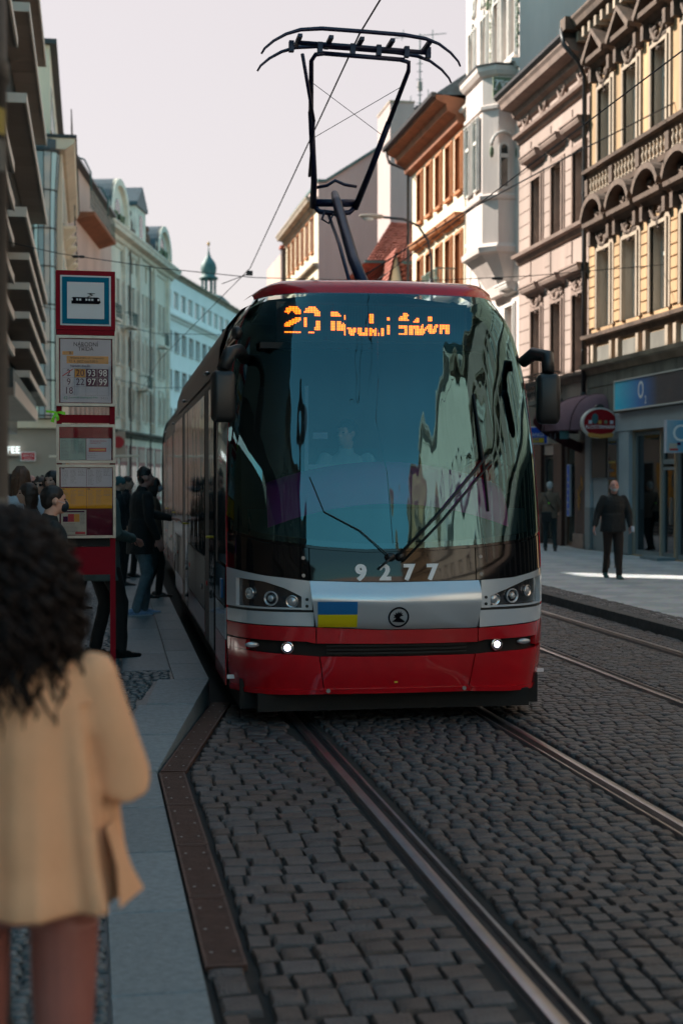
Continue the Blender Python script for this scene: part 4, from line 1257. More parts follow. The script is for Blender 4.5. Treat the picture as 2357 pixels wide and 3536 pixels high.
for x_ in (2.9, 8.2, 13.2, 18.7, 24.4):
    MB().box(x_ - .28, x_ + .28, -.30, .004, 5.8, 19.0).build('pilaster', 'trim_art', art)
for x_ in (.5, 9.9, 17.0): MB().tube([(x_, -.2, 19), (x_, -.2, .3)], .06, 6).build('downpipe', 'gutter', art, 'full')
def gable(x0_, w_, h_):
    n = 14; pts = [(x0_, 19.9)] + [(x0_ + w_ / 2 - w_ / 2 * math.cos(PI * k / n), 20.6 + h_ * math.sin(PI * k / n)) for k in range(n + 1)] + [(x0_ + w_, 19.9)]
    MB().prism(pts, -.25, .25, 'y').build('gable', 'trim_art', art)
    out = [(x0_ + w_ / 2 - (w_ / 2 + .3) * math.cos(PI * k / n), 20.4 + (h_ + .35) * math.sin(PI * k / n)) for k in range(n + 1)]
    MB().rings([[(a, y_, b) for a, b in out] for y_ in (-.5, 3.4)], False, closed=False).build('gable_roof', 'slate_roof', art)
    MB().prism(out + [(x0_ + w_ + .1, 20.3), (x0_ + w_ / 2 + (w_ / 2 - .3) , 20.5)] + [(x0_ + w_ / 2 + (w_ / 2 - .25) * math.cos(PI * k / n), 20.5 + (h_ - .2) * math.sin(PI * k / n)) for k in range(n + 1)], -.55, -.26, 'y').build('gable_rim', 'trim_art', art)
    MB().prism([(x0_ + w_ / 2 + .8 * math.cos(t), 21.2 + .8 * math.sin(t)) for t in [2 * PI * k / 16 for k in range(16)]], -.27, -.24, 'y').build('round_window', 'pane_dark', art)
    for q in (-.6, .6):
        link('carving', cached(('gc', q), lambda: carve(1.2, .9, 33, 24, .12).mesh('carving', 'relief_green', 'full')), art, (x0_ + w_ / 2 + q * w_ * .35, -.3, 20.7))
gable(3.0, 5.2, 2.6); gable(19.0, 5.0, 2.1)
MB().add([(0, -.2, 19.9), (LA, -.2, 19.9), (LA, 3, 22.3), (0, 3, 22.3)], [(0, 1, 2, 3)]).build('roof', 'slate_roof', art)
tw = MB(); tw.box(11.2, 14.6, -.35, 2.6, 19.92, 22.6); tw.build('attic_tower', 'trim_art', art)
MB().prism([(11.0, 22.61), (14.8, 22.61), (14.8, 22.9), (12.9, 24.3), (11.0, 22.9)], -.5, 2.8, 'y').build('attic_gable', 'slate_roof', art)
MB().box(12.3, 13.5, -.38, -.352, 20.4, 22.1).build('attic_window', 'pane_dark', art)
for x_, z_ in ((2.9, 13.2), (8.2, 13.2), (13.2, 9.0), (20.0, 12.9)):
    b = MB().box(x_ - .9, x_ + .9, -1.0, -.302, z_ - .16, z_).build('balcony', 'trim_art', art)
    mb = MB(); mb.tube([(x_ - .85, -.31, z_ + .95), (x_ - .85, -.95, z_ + .95), (x_ + .85, -.95, z_ + .95), (x_ + .85, -.31, z_ + .95)], .03, 5)
    for k in range(13): mb.box(x_ - .85 + k * .14, x_ - .83 + k * .14, -.96, -.94, z_, z_ + .95)
    mb.build('railing', 'copper_green', b)
for i in range(8):
    x_ = .9 + i * 3.1
    MB().box(x_, x_ + 2.5, -.04, .005, .4, 4.6).build('shop_front', 'shop_burgundy', art)
    for k in range(3): MB().box(x_ + .12 + k * .8, x_ + .75 + k * .8, -.06, -.041, .7, 3.1).build('pane', 'pane', art)
    MB().box(x_ + .1, x_ + 2.4, -.058, -.042, 3.4, 4.4).build('blind', 'plaster_pink', art)
rs = thing('hanging_shop_sign', 'round red hanging sign on the shop row of the art nouveau house', 'sign', (1.95, 101.5, 3.6))
MB().box(-.5, .5, 0, .1, 0, 1.9).build('board', 'paper_beige', rs); MB().lathe([(.42, 0), (.42, .05)], n=18).build('disc', 'ink_red', rs); rs.children[-1].rotation_euler = (R(90), 0, 0); rs.children[-1].location = (0, -.01, 1.1)
# dark statues on the roofline
for x_, y_, z_, n_s in ((2.75, 106.6, 20.0, 'left'), (4.3, 113.0, 20.0, 'right')):
    st = thing('roof_statue', 'dark seated stone figure on the cornice ' + ('between the arched gable and the attic tower' if n_s == 'left' else 'past the attic tower'), 'statue', (x_, y_, z_))
    MB().ell((0, 0, .9), (.4, .35, .6), 10, 8).ell((.1, -.1, 1.7), (.22, .22, .28), 10, 8).ell((.1, -.3, .3), (.5, .45, .35), 10, 8).build('figure', 'stone_dark', st, 'full')

# pale modern building closing the view
D5 = 17.5
pm = thing('pale_office_building', 'pale blue-white plastered office block at the bend of the street', 'building', (6.3, 123.6, 0), R(90 - D5))
c5 = [1.6 + 2.7 * k for k in range(12)]
op = [rect(c, z_, 1.5, 1.7) for c in c5 for z_ in (3.4, 6.7, 10.1, 13.5)] + [rect(c, 17.3, 1.9, 1.5) for c in c5]
wall(pm, 33, .1, 20.2, op, 'plaster_pale', 12)
for c in c5:
    for z_ in (3.4, 6.7, 10.1, 13.5): window(pm, c, z_, 1.5, 1.7, frame='frame_brown', cols=2, trans=0, pane='pane_blue', surround='trim_white', sw=.08)
    window(pm, c, 17.3, 1.9, 1.5, frame='frame_white', cols=3, trans=0, pane='pane_blue', sill=False)
band(pm, 'string_course', pf(STR, 16.4, 2.2), 0, 33, 'plaster_pale'); band(pm, 'roof_edge', pf(STR, 20.2, 2), -.4, 33, 'stone_beige')

# onion-domed tower and green dome beyond
twr = thing('onion_dome_tower', 'church tower with a green onion dome and open lantern above the far roofs', 'tower', (16.4, 200, 0))
MB().box(-1.15, 1.15, -1.15, 1.15, 8, 27.6).build('shaft', 'copper_green', twr)
for a in range(8):
    t = 2 * PI * (a + .5) / 8; MB().box(-.13, .13, -.13, .13, 27.6, 30.3).build('lantern_post', 'copper_green', twr, loc=(.95 * math.cos(t), .95 * math.sin(t), 0))
MB().lathe([(1.25, 30.3), (1.35, 30.5), (1.1, 30.7), (.9, 30.9), (1.05, 31.3), (1.12, 31.9), (1.0, 32.5), (.7, 33.0), (.4, 33.35), (.18, 33.9), (.08, 34.6), (.04, 35)], n=20).build('onion_dome', 'copper_green', twr, 'full')
MB().ell((0, 0, 35.3), (.22, .22, .3), 10, 8).build('finial', 'gold', twr, 'full')
MB().lathe([(1.35, 27.4), (1.4, 27.62), (1.2, 27.7)], n=12).build('cornice', 'copper_green', twr)
dm = thing('church_dome', 'dark green church dome just right of the pale office block', 'dome', (16.2, 190, 0))
MB().lathe([(3.2, 10), (3.2, 22.5), (3.0, 24.2), (2.2, 25.8), (1.2, 26.7), (.2, 27.0)], n=24).build('dome', 'copper_green', dm, 'full')
dh = thing('distant_house', 'low red-roofed houses below the green dome', 'building', (14, 172, 0))
MB().box(0, 14, 0, 10, 0, 18).build('wall', 'plaster_cream', dh); MB().prism([(0, 18), (0, 18), (0, 18.1), (5, 21), (10, 18)], -.3, 14, 'x').build('roof', 'roof_red', dh)

# ------------------------------------------------------------------ the rest of the street behind the camera
def street_house(i, side, y0, y1, h, m, label, tm):
    L_ = y1 - y0
    if side > 0: root = thing('street_house', label, 'building', (XR + .3, y1, 0), R(-90))
    else: root = thing('street_house', label, 'building', (-9.5, y0, 0), R(90))
    n = int(L_ / 2.15); cs2 = [L_ * (k + .5) / n for k in range(n)]
    fl = [4.8 + 3.9 * k for k in range(int((h - 5) / 3.9))]
    wall(root, L_ - .02, .1, h, [rect(c, z_, 1.0, 2.1) for c in cs2 for z_ in fl], m, 9, rv=.25)
    for c in cs2:
        for z_ in fl: window(root, c, z_, 1.0, 2.1, surround=tm, sw=.16, hood='flat' if i % 2 else None, rv=.25)
    for z_ in fl: band(root, 'string_course', pf(STR, z_ - .35, 1.4), 0, L_ - .02, tm)
    band(root, 'cornice', pf(CORN, h, 1.5), 0, L_ - .02, tm)
    MB().add([(0, -.6, h + .35), (L_ - .02, -.6, h + .35), (L_ - .02, 4, h + 3.5), (0, 4, h + 3.5)], [(0, 1, 2, 3)]).build('roof', 'slate_roof', root)
    for k in range(n):
        MB().box(cs2[k] - .8, cs2[k] + .8, -.03, -.002, .3, 3.3).build('shop_window', 'pane_dark', root)
for i, (s, a, b, h, m, l_, tm) in enumerate((
    (1, 8, 21.5, 16, 'stone_beige', 'beige stone house with flat hoods, directly across from the camera', 'trim_white'),
    (1, -6, 8, 14.5, 'plaster_mauve', 'beige house behind the camera on the sunny side', 'stone_beige'),
    (1, -22, -6, 16.5, 'plaster_art', 'tall white house behind the camera on the sunny side', 'trim_white'),
    (1, -44, -22, 15.5, 'plaster_yellow', 'ochre house far behind the camera on the sunny side', 'stone_beige'),
    (-1, -26, 3.8, 14.0, 'stone_grime', 'dark grey house beside and behind the camera on the shaded side', 'stone_dark'),
    (-1, -52, -26, 13.0, 'stone_grime', 'grey house far behind the camera on the shaded side', 'stone_dark'))):
    street_house(i, s, a, b, h, m, l_, tm)
eh = thing('street_house', 'wide cream palace closing the far end of the street behind the camera', 'building', (34, -86, 0), R(180))
wall(eh, 46, .1, 15, [rect(1.8 + 2.6 * k, z_, 1.2, 2.2) for k in range(17) for z_ in (4.5, 8.5)], 'plaster_white', 8)
for k in range(17):
    for z_ in (4.5, 8.5): window(eh, 1.8 + 2.6 * k, z_, 1.2, 2.2, surround='trim_white')
# ------------------------------------------------------------------ the red tram
def itp(t, z):
    if z <= t[0][0]: return t[0][1]
    for a, b in zip(t, t[1:]):
        if z <= b[0]: return a[1] + (b[1] - a[1]) * (z - a[0]) / (b[0] - a[0])
    return t[-1][1]
HW = [(.15, 1.20), (.4, 1.24), (1.4, 1.24), (2.0, 1.228), (2.6, 1.185), (3.0, 1.125), (3.2, 1.05), (3.32, .96), (3.40, .90)]
YC = [(.15, .06), (.4, .0), (1.1, .0), (1.34, .04), (2.0, .14), (2.6, .27), (3.0, .38), (3.2, .46), (3.32, .54), (3.40, .66)]
def smooth(tab, z, e=.12): return (itp(tab, z - e) + itp(tab, z) * 2 + itp(tab, z + e)) / 4
def S(x, z):
    t = min(1.0, abs(x) / smooth(HW, z)); return smooth(YC, z) + .16 * t * t + .38 * t ** 9
def SN(x, z):
    e = .004; s = 1 if x >= 0 else -1
    x0 = max(-1, min(1, x / smooth(HW, z))) * smooth(HW, z)
    xa = x0 - s * e
    dx = (S(x0, z) - S(xa, z)) / (x0 - xa); dz = (S(xa, z + e) - S(xa, z - e)) / (2 * e)
    return Vector((dx, -1, dz)).normalized()
def SP(x, z, off=0.0):
    n = SN(x, z); return Vector((x, S(x, z), z)) + n * off
tram = thing('city_tram', 'red and black articulated tram with route 20 on its orange display, standing at the platform', 'tram', (2.28, 10.4, 0), R(-.95))

def lf(pts):
    """piecewise-linear curve through (x, z) points"""
    pts = sorted(pts)
    def f(x):
        if x <= pts[0][0]: return pts[0][1]
        for a, b in zip(pts, pts[1:]):
            if x <= b[0]:
                t = (x - a[0]) / (b[0] - a[0]); return a[1] + (b[1] - a[1]) * t
        return pts[-1][1]
    return f
def patch(name, xa, xb, zb, zt, m, off=.012, th=.03, nx=24, nz=6, parent=None, smoothing=True, round_=.012, bulge=None):
    """curved panel lying on the tram front between two height curves; xa, xb may be functions of the height fraction"""
    fxa = xa if callable(xa) else (lambda v: xa); fxb = xb if callable(xb) else (lambda v: xb)
    mb = MB(); grid = []
    for j in range(nz + 1):
        row = []
        for i in range(nx + 1):
            u, v = i / nx, j / nz
            x = fxa(v) + (fxb(v) - fxa(v)) * u
            lo = zb(x) if callable(zb) else zb; hi = zt(x) if callable(zt) else zt
            z = lo + (hi - lo) * v
            hw = smooth(HW, z) * .999
            row.append((max(-hw, min(hw, x)), z))
        grid.append(row)
    def P(p, o): return tuple(SP(p[0], p[1], o))
    V = [[P(p, off + (bulge(j / nz) if bulge else 0)) for p in row] for j, row in enumerate(grid)]
    rim = lambda o: [P(p, o) for p in grid[0]] + [P(row[-1], o) for row in grid[1:]] + [P(p, o) for p in grid[-1][-2::-1]] + [P(row[0], o) for row in grid[-2:0:-1]]
    k = 0; vs = [p for row in V for p in row]; fs = []
    for j in range(nz):
        for i in range(nx):
            a = j * (nx + 1) + i; fs.append((a, a + 1, a + nx + 2, a + nx + 1))
    mb.add(vs, fs)
    mb.rings([rim(off), rim(off - th)], False)
    return mb.build(name, m, parent or tram, True)

# body cross section (half) and modules
CS = [(1.18, .32), (1.24, .5), (1.24, 1.4), (1.238, 2.2), (1.225, 2.72), (1.20, 2.95), (1.14, 3.14), (1.02, 3.29), (.80, 3.39), (.4, 3.44), (0, 3.46)]
CS = CS + [(-x, z) for x, z in CS[-2::-1]]
def module(y0, y1, parent, name='body'):
    mb = MB(); mb.rings([[(x, y, z) for x, z in CS] for y in (y0, y1)], True)
    # roof shoulders get the duller paint
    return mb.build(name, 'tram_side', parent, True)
# front shell blends from the nose to the body
mb = MB()
zs_ = [.30, .45, .7, .95, 1.2, 1.4, 1.7, 2.0, 2.3, 2.6, 2.8, 2.95, 3.08, 3.2, 3.28, 3.34]
for s_ in (-1, 1):
    rows = []
    for q in range(7):
        row = []
        for z in zs_:
            hw = smooth(HW, z); yf = S(hw, z); hb = itp([(c[1], c[0]) for c in CS[:11]], z)
            f = q / 6; ff = f * f * (3 - 2 * f)
            row.append((s_ * (hw + (hb - hw) * (1 - (1 - f) ** 2)), yf + (1.75 - yf) * f, z))
        rows.append(row if s_ > 0 else row)
    MB().rings(rows, False, 0, False).build('cab_side', 'tram_black', tram, True)
# roof cap over the windscreen
mb = MB(); rows = []
N_ = 30
for q, (dy, z) in enumerate(((0, 3.298), (.02, 3.345), (.07, 3.392), (.18, 3.428), (.45, 3.452), (1.75, 3.47))):
    row = []
    for i in range(N_ + 1):
        t = -1 + 2 * i / N_
        hw = smooth(HW, 3.27) + (.0 if q < 2 else (1.02 - smooth(HW, 3.27)) * (q - 1) / 4)
        x = t * hw; y0 = S(t * smooth(HW, 3.298) * .999, 3.298)
        y = y0 + dy * (1 if q < 5 else 1) - .012 if q < 5 else 1.75
        edge = max(0, abs(t) - .75) / .25
        zz = z - (0 if q == 0 else (z - 3.298) * .55 * edge ** 2)
        row.append((x, y, zz))
    rows.append(row)
mb.rings(rows, False, 0, False)
mb.build('roof_brow', 'tram_red', tram, True)
# panels of the front
gb_ = lf([(-1.24, 1.47), (-1.02, 1.40), (-.6, 1.345), (-.27, 1.322), (.2, 1.33), (.63, 1.352), (1.0, 1.39), (1.24, 1.44)])
gt_ = 3.298
ws = patch('windscreen', -1.235, 1.235, gb_, gt_, 'windscreen', .016, .001, 110, 26, round_=0)
# black printed border of the glass
for nm, xa, xb, zb, zt in (('glass_border', -1.24, lambda v: -1.16 + .0 * v, gb_, 3.298), ('glass_border', lambda v: 1.17, 1.24, gb_, 3.298)):
    patch(nm, xa, xb, zb, zt, 'tram_black', .004, .02, 10, 26)
patch('glass_border', -1.235, 1.235, lambda x: gb_(x) - .02, lambda x: gb_(x) + .045, 'tram_black', .005, .02, 80, 1)
for s_ in (-1, 1):
    mb = MB(); mb.tube([SP(s_ * smooth(HW, z) * .9995, z, .004) + Vector((s_ * .006, .01, 0)) for z in [.75 + k * .1 for k in range(26)]], .011, 6, cap=True)
    mb.build('corner_seam', 'tram_red', tram, 'full')
st_ = lf([(-1.25, 1.175), (-1.0, 1.128), (-.68, 1.092), (-.3, 1.080), (0, 1.078), (.61, 1.084), (.9, 1.10), (1.24, 1.16)])
sb_ = lf([(-1.25, .765), (-.64, .752), (-.135, .728), (.6, .728), (1.24, .752)])
patch('mask_panel', -.672, .585, lambda x: st_(x) + .004, lambda x: gb_(x) - .024, 'tram_black', .012, .03, 50)
patch('mask_panel', -1.238, -.680, lambda x: st_(x) + .004, lambda x: gb_(x) - .024, 'tram_black', .012, .03, 50)
patch('mask_panel', .593, 1.238, lambda x: st_(x) + .004, lambda x: gb_(x) - .024, 'tram_black', .012, .03, 50)
# silver bonnet, bulging towards its top
patch('bonnet', lambda v: -.630 - .045 * v, lambda v: .590 + .018 * v, sb_, st_, 'tram_silver', .020, .04, 24, 14, bulge=lambda v: .075 * (1 - ((v - .58) / .42) ** 2) if v > .58 else .075 * (v / .58) ** .6)
# headlamp surrounds
for s_, xi, xo in ((-1, -.645, -1.247), (1, .615, 1.247)):
    A, B = (xo, xi) if s_ < 0 else (xi, xo)
    patch('silver_strip', A, B, lambda x: sb_(x) + .002, lambda x: .852 + .008 * abs(x), 'tram_silver', .018, .04, 14, 3)
    patch('dark_slot', A, B, lambda x: .850 + .008 * abs(x), lambda x: .876 + .004 * abs(x), 'tram_rubber', .006, .02, 12, 1)
    zt = lambda x: st_(x) - .001
    hz1 = lf([(-1.2, 1.105), (-1.0, 1.085), (-.85, 1.035), (-.735, .975), (.70, .965), (.85, 1.02), (1.0, 1.075), (1.2, 1.10)])
    x_in = s_ * .735 if s_ < 0 else .700
    A2, B2 = (xo, x_in) if s_ < 0 else (x_in, xo)
    patch('lamp_brow', A2, B2, hz1, zt, 'tram_silver', .020, .04, 16, 4)
    A3, B3 = (x_in, xi - .012) if s_ < 0 else (xi + .012, x_in)
    if A3 > B3: A3, B3 = B3, A3
    patch('lamp_cheek', A3, B3, lambda x: .876, zt, 'tram_silver', .020, .04, 4, 6)
    for zz in (.905, .955): 
        p = SP((A3 + B3) / 2, zz, .021); MB().lathe([(.012, 0), (.012, .006)], n=10).build('screw', 'tram_rubber', tram, loc=p).rotation_euler = (R(90), 0, 0)
    bz = lambda x: .876 + .006 * abs(x)
    patch('lamp_bowl', s_ * 1.18 if s_ < 0 else x_in, x_in if s_ < 0 else 1.18, bz, lambda x: hz1(x) + .004, 'lamp_bowl', -.012, .03, 12, 4)
    patch('lamp_end', min(s_ * 1.18, xo), max(s_ * 1.18, xo), bz, lambda x: hz1(x) + .002, 'tram_silver', .019, .04, 3, 4)
    patch('lamp_rim', min(x_in, s_ * 1.18), max(x_in, s_ * 1.18), lambda x: bz(x) - .002, lambda x: bz(x) + .012, 'tram_silver', .019, .035, 12, 1)
    for xx, zz, rr, kind in ((1.10, .990, .040, 0), (.955, .958, .050, 1), (.805, .938, .042, 0)):
        x_ = s_ * xx - (0 if s_ < 0 else .065)
        p = SP(x_, zz, -.01); n_ = SN(x_, zz)
        hl = MB().lathe([(rr, -.01), (rr * 1.12, .02), (rr * .96, .024), (rr * .9, .008)], n=20).build('headlamp', 'chrome' if kind == 0 else 'lens_clear', tram, 'full', loc=p)
        hl.rotation_euler = n_.to_track_quat('Z', 'Y').to_euler()
        MB().ell((0, 0, .006), (rr * .9, rr * .9, .018), 16, 8).build('lens', 'lens_clear' if kind == 0 else 'lamp_bowl', hl, 'full')
        if kind: MB().ell((0, 0, .02), (rr * .5, rr * .5, .012), 12, 6).build('bulb', 'lens_clear', hl, 'full')
# red bumper: upper lip, grille slot, lower apron, split in three
rb_ = lf([(-1.24, .235), (-.56, .248), (0, .250), (.53, .248), (1.24, .215)])
gt1 = lf([(-1.24, .655), (-.70, .640), (-.64, .626), (0, .618), (.60, .618), (.66, .634), (1.24, .640)])
gb1 = lf([(-1.24, .566), (-.72, .535), (-.62, .527), (0, .522), (.58, .525), (.70, .533), (1.24, .545)])
for A, B in ((-1.245, lambda v: -.632), (lambda v: -.624, lambda v: .598), (lambda v: .606, 1.245)):
    patch('bumper_lip', A, B, lambda x: gt1(x) + .0, lambda x: sb_(x) - .006, 'tram_red', .016, .05, 18, 5)
for A, B in ((-1.245, lambda v: -.567 - .04 * v), (lambda v: -.560 - .04 * v, lambda v: .528 + .05 * v), (lambda v: .536 + .05 * v, 1.245)):
    patch('bumper_apron', A, B, rb_, gb1, 'tram_red_deep' if 0 else 'tram_red', .010, .05, 18, 8)
    patch('apron_edge', A, B, lambda x: rb_(x) - .002, lambda x: rb_(x) + .035, 'tram_red', .020, .03, 16, 2)
patch('grille_slot', -1.24, 1.24, lambda x: gb1(x) - .02, lambda x: gt1(x) + .02, 'tram_under', -.03, .02, 30, 2)
for k in range(3): patch('grille_slat', -.55, .52, .540 + k * .028, .552 + k * .028, 'tram_rubber', -.008, .012, 14, 1)
for s_ in (-1, 1):
    x_ = s_ * .80 - .038; p = SP(x_, .592, -.008); n_ = SN(x_, .592)
    fl = MB().lathe([(.048, -.02), (.048, .014), (.040, .016)], n=18).build('fog_lamp', 'chrome', tram, 'full', loc=p); fl.rotation_euler = n_.to_track_quat('Z', 'Y').to_euler()
    MB().ell((0, 0, .008), (.031, .031, .014), 14, 8).build('lit_lens', 'lamp_lit', fl, 'full')
    x_ = s_ * 1.04 - .045; p = SP(x_, .602, .004)
    MB().ell((0, 0, 0), (.055, .012, .022), 14, 8).build('side_reflector', 'lens_clear', tram, 'full', loc=p)
    patch('end_block', s_ * 1.12 if s_ > 0 else -1.245, 1.245 if s_ > 0 else -1.12, lambda x: .565, lambda x: .640, 'tram_red', .012, .04, 5, 2)
    MB().box(-.04, .04, -.006, .006, -.015, .015).build('reflector_mark', 'white_paint', tram, loc=SP(s_ * 1.20, .335, .02))
    for zz in (1.26, 1.13):
        for xx in (-.72, .63):
            if s_ > 0: 
                q_ = MB().lathe([(.014, 0), (.014, .004)], n=10).build('screw', 'screw', tram, loc=SP(xx, zz, .013)); q_.rotation_euler = (R(90), 0, 0)
for xx in (-.535, .50):
    q_ = MB().lathe([(.016, 0), (.016, .005)], n=10).build('screw', 'screw', tram, loc=SP(xx, .272, .021)); q_.rotation_euler = (R(90), 0, 0)
# decals mapped on the front
def front_text(body, size, x, z, m, off, xs=1.0, bold=0):
    me = text_mesh(body, size, .0008, xs=xs, bold=.006).copy(); me.materials.append(M[m])
    for v in me.vertices:
        if bold: v.co.x *= 1
        q = SP(x + v.co.x, z + v.co.y, off + v.co.z); v.co = q
    me.update(); return link('numeral', me, tram)
for ch, x_ in zip('9277', (-.300, -.118, .062, .240)):
    for o_ in (0, .007): 
        n_ = front_text(ch, .158, x_ + o_, 1.146, 'decal_white', .0150 + o_ * .05)
def front_poly(name, pts, m, off, parent=None, sub=6):
    mb = MB(); n = len(pts)
    cx = sum(p[0] for p in pts) / n; cz = sum(p[1] for p in pts) / n
    mb.add([SP(x, z, off + bon(x, z)) for x, z in pts] + [SP(cx, cz, off + bon(cx, cz))], [(i, (i + 1) % n, n) for i in range(n)])
    return mb.build(name, m, parent or tram, False)
def fr_rect(name, x0, x1, z0, z1, m, off):
    return patch(name, x0, x1, z0, z1, m, off, .002, 6, 3)
def bon(x, z):
    v = (z - sb_(x)) / (st_(x) - sb_(x)); return .075 * (1 - ((v - .58) / .42) ** 2) if v > .58 else .075 * max(0, v / .58) ** .6
def bon_rect(nm, x0, x1, z0, z1, m):
    mb = MB(); mb.rings([[SP(x0 + (x1 - x0) * i / 8, z0 + (z1 - z0) * j / 6, .0235 + bon(x0 + (x1 - x0) * i / 8, z0 + (z1 - z0) * j / 6)) for i in range(9)] for j in range(7)], False, closed=False)
    return mb.build(nm, m, tram, True)
bon_rect('flag_blue_half', -.617, -.330, .8455, .943, 'flag_blue'); bon_rect('flag_yellow_half', -.617, -.330, .748, .8450, 'flag_yellow')
em = MB(); cx_, cz_ = -.025, .822
em.tube([SP(cx_ + .072 * math.cos(t), cz_ + .072 * math.sin(t), .024 + bon(cx_, cz_ + .072 * math.sin(t))) for t in [2 * PI * k / 28 for k in range(29)]], .0062, 6, cap=False)
em.build('emblem_ring', 'ink_black', tram, 'full')
front_poly('emblem_bird', [(cx_ + x, cz_ + z) for x, z in ((-.045, -.034), (-.005, -.038), (.045, -.040), (.045, -.030), (.012, -.022), (.004, -.005), (.020, .012), (.034, .010), (.022, .022), (.030, .036), (.016, .028), (.014, .046), (.002, .030), (-.004, .048), (-.012, .028), (-.026, .038), (-.024, .020), (-.042, .020), (-.030, .008), (-.040, -.004), (-.022, -.004), (-.026, -.018), (-.012, -.022), (-.045, -.030))], 'ink_black', .0255)
MB().box(-.012, .012, -.002, 0, -.006, .006).build('apron_mark', 'atm_yellow', tram, loc=SP(-.03, .33, .012))

# display with its dot matrix (rows read from the photograph)
disp = MB().box(-.86, .66, .60, .66, 2.92, 3.235).build('display_case', 'led_board', tram)
MB().box(-.83, .63, .590, .598, 2.945, 3.21).build('display_rim', 'cab_teal', tram)
LEDS = [[(195,150),(205,125),(240,106),(275,110),(302,135),(302,152),(265,152),(248,136),(222,152)], [(195,235),(197,212),(235,195),(262,178),(298,178),(298,196),(262,212),(222,235)], [(195,258),(304,258),(304,275),(195,275)],
 [(318,152),(330,125),(362,108),(400,113),(427,140),(427,168),(395,168),(385,146),(350,148)], [(317,178),(343,178),(343,234),(317,234)], [(398,194),(427,194),(427,252),(390,252),(390,238),(398,236)], [(350,258),(392,258),(392,275),(350,275)],
 [(495,141),(542,141),(564,170),(495,170)], [(584,158),(594,158),(594,182),(584,182)], [(494,194),(519,194),(519,252),(494,252)], [(534,194),(560,194),(562,215),(584,200),(590,250),(534,252)], [(584,245),(593,245),(593,280),(584,280)],
 [(598,229),(622,229),(632,250),(640,229),(664,229),(648,280),(618,280)], [(671,229),(697,229),(697,262),(713,262),(713,229),(738,229),(738,284),(690,284),(671,268)], [(744,148),(773,148),(773,203),(744,203)],
 [(744,229),(768,229),(768,245),(795,232),(808,262),(808,288),(785,286),(768,262),(768,286),(744,286)], [(818,229),(844,229),(844,288),(818,288)], [(850,190),(868,163),(887,165),(877,190)], [(857,215),(884,215),(884,272),(857,272)],
 [(963,152),(972,136),(992,136),(1002,152)], [(936,190),(940,168),(960,154),(998,158),(1002,188)], [(943,216),(1000,216),(1000,272),(974,272),(974,234),(943,234)], [(936,260),(980,260),(980,274),(936,274)],
 [(1038,192),(1055,168),(1075,170),(1070,192)], [(1008,216),(1048,216),(1048,232),(1033,232),(1033,272),(1008,272)], [(1048,216),(1073,216),(1073,272),(1048,272)], [(1075,272),(1080,212),(1103,208),(1106,236),(1130,208),(1126,236),(1096,272)],
 [(1134,155),(1164,155),(1164,182),(1134,182)], [(1132,245),(1132,206),(1156,206),(1166,232),(1180,206),(1202,206),(1178,264),(1142,264)], [(1206,206),(1277,206),(1277,264),(1250,264),(1250,230),(1232,230),(1232,264),(1206,264)]]
def inpoly(x, y, P):
    c = False; j = len(P) - 1
    for i in range(len(P)):
        if (P[i][1] > y) != (P[j][1] > y) and x < (P[j][0] - P[i][0]) * (y - P[i][1]) / (P[j][1] - P[i][1]) + P[i][0]: c = not c
        j = i
    return c
LED = [''.join('#' if any(inpoly(200 + i * 9.65, 113 + j * 9.65, P) for P in LEDS) else '.' for i in range(118)) for j in range(18)]
mb = MB(); mbc = MB(); off_ = MB()
nx_ = 118; dxs = 1.385 / nx_; dz_ = .0122
X0 = -.795; Z0 = 3.190
for j, row in enumerate(LED):
    for i, ch in enumerate(row[:nx_]):
        x = X0 + i * dxs; z = Z0 - j * dz_
        if ch == '#':
            mb.add([(x - .0050, .584, z - .0058), (x + .0050, .584, z - .0058), (x + .0050, .584, z + .0058), (x - .0050, .584, z + .0058)], [(0, 1, 2, 3)])
            mbc.add([(x - .0024, .582, z - .0042), (x + .0024, .582, z - .0042), (x + .0024, .582, z + .0042), (x - .0024, .582, z + .0042)], [(0, 1, 2, 3)])
for j in range(-1, 19):
    for i in range(-1, nx_ + 3, 2):
        x = X0 + i * dxs; z = Z0 - j * dz_
        off_.add([(x - .0035, .587, z - .004), (x + .0035, .587, z - .004), (x + .0035, .587, z + .004), (x - .0035, .587, z + .004)], [(0, 1, 2, 3)])
mb.build('lit_dots', 'led', disp, kind='stuff'); mbc.build('dot_cores', 'led_core', disp, kind='stuff'); off_.build('unlit_dots', 'led_off', disp, kind='stuff')
MB().box(-1.0, .80, .44, .62, 2.855, 2.90).build('display_shelf', 'cab_dark', tram)
# the cab
MB().box(-1.15, 1.15, 2.35, 2.40, .9, 3.2).build('cab_wall', 'cab_teal', tram)
MB().box(-.52, .10, 2.33, 2.345, 1.5, 2.45).build('cab_door_window', 'shop_glass', tram)
MB().box(-.95, .95, 1.1, 2.35, 3.18, 3.2).build('cab_ceiling', 'cab_dark', tram); MB().box(-1.15, 1.15, .45, 2.35, .9, .93).build('cab_floor', 'cab_dark', tram)
mb = MB()
mb.rings([[(x, yy, zz - .13 * (x / .8) ** 2) for x in [-.95 + k * .1 for k in range(20)]] for yy, zz in ((.42, 1.66), (.46, 1.80), (.56, 1.93), (.72, 1.99), (.95, 1.99))], False, closed=False)
mb.build('dashboard', 'cab_dash', tram, 'full')
mb = MB(); mb.rings([[(x, yy, zz) for x in [-1.1 + k * .1 for k in range(23)]] for yy, zz in ((.40, 1.36), (.45, 1.50), (.50, 1.62))], False, closed=False); mb.build('window_shelf', 'cab_teal', tram, 'full')
MB().box(-.75, .35, .96, 1.25, .93, 1.90).build('console', 'cab_dark', tram)
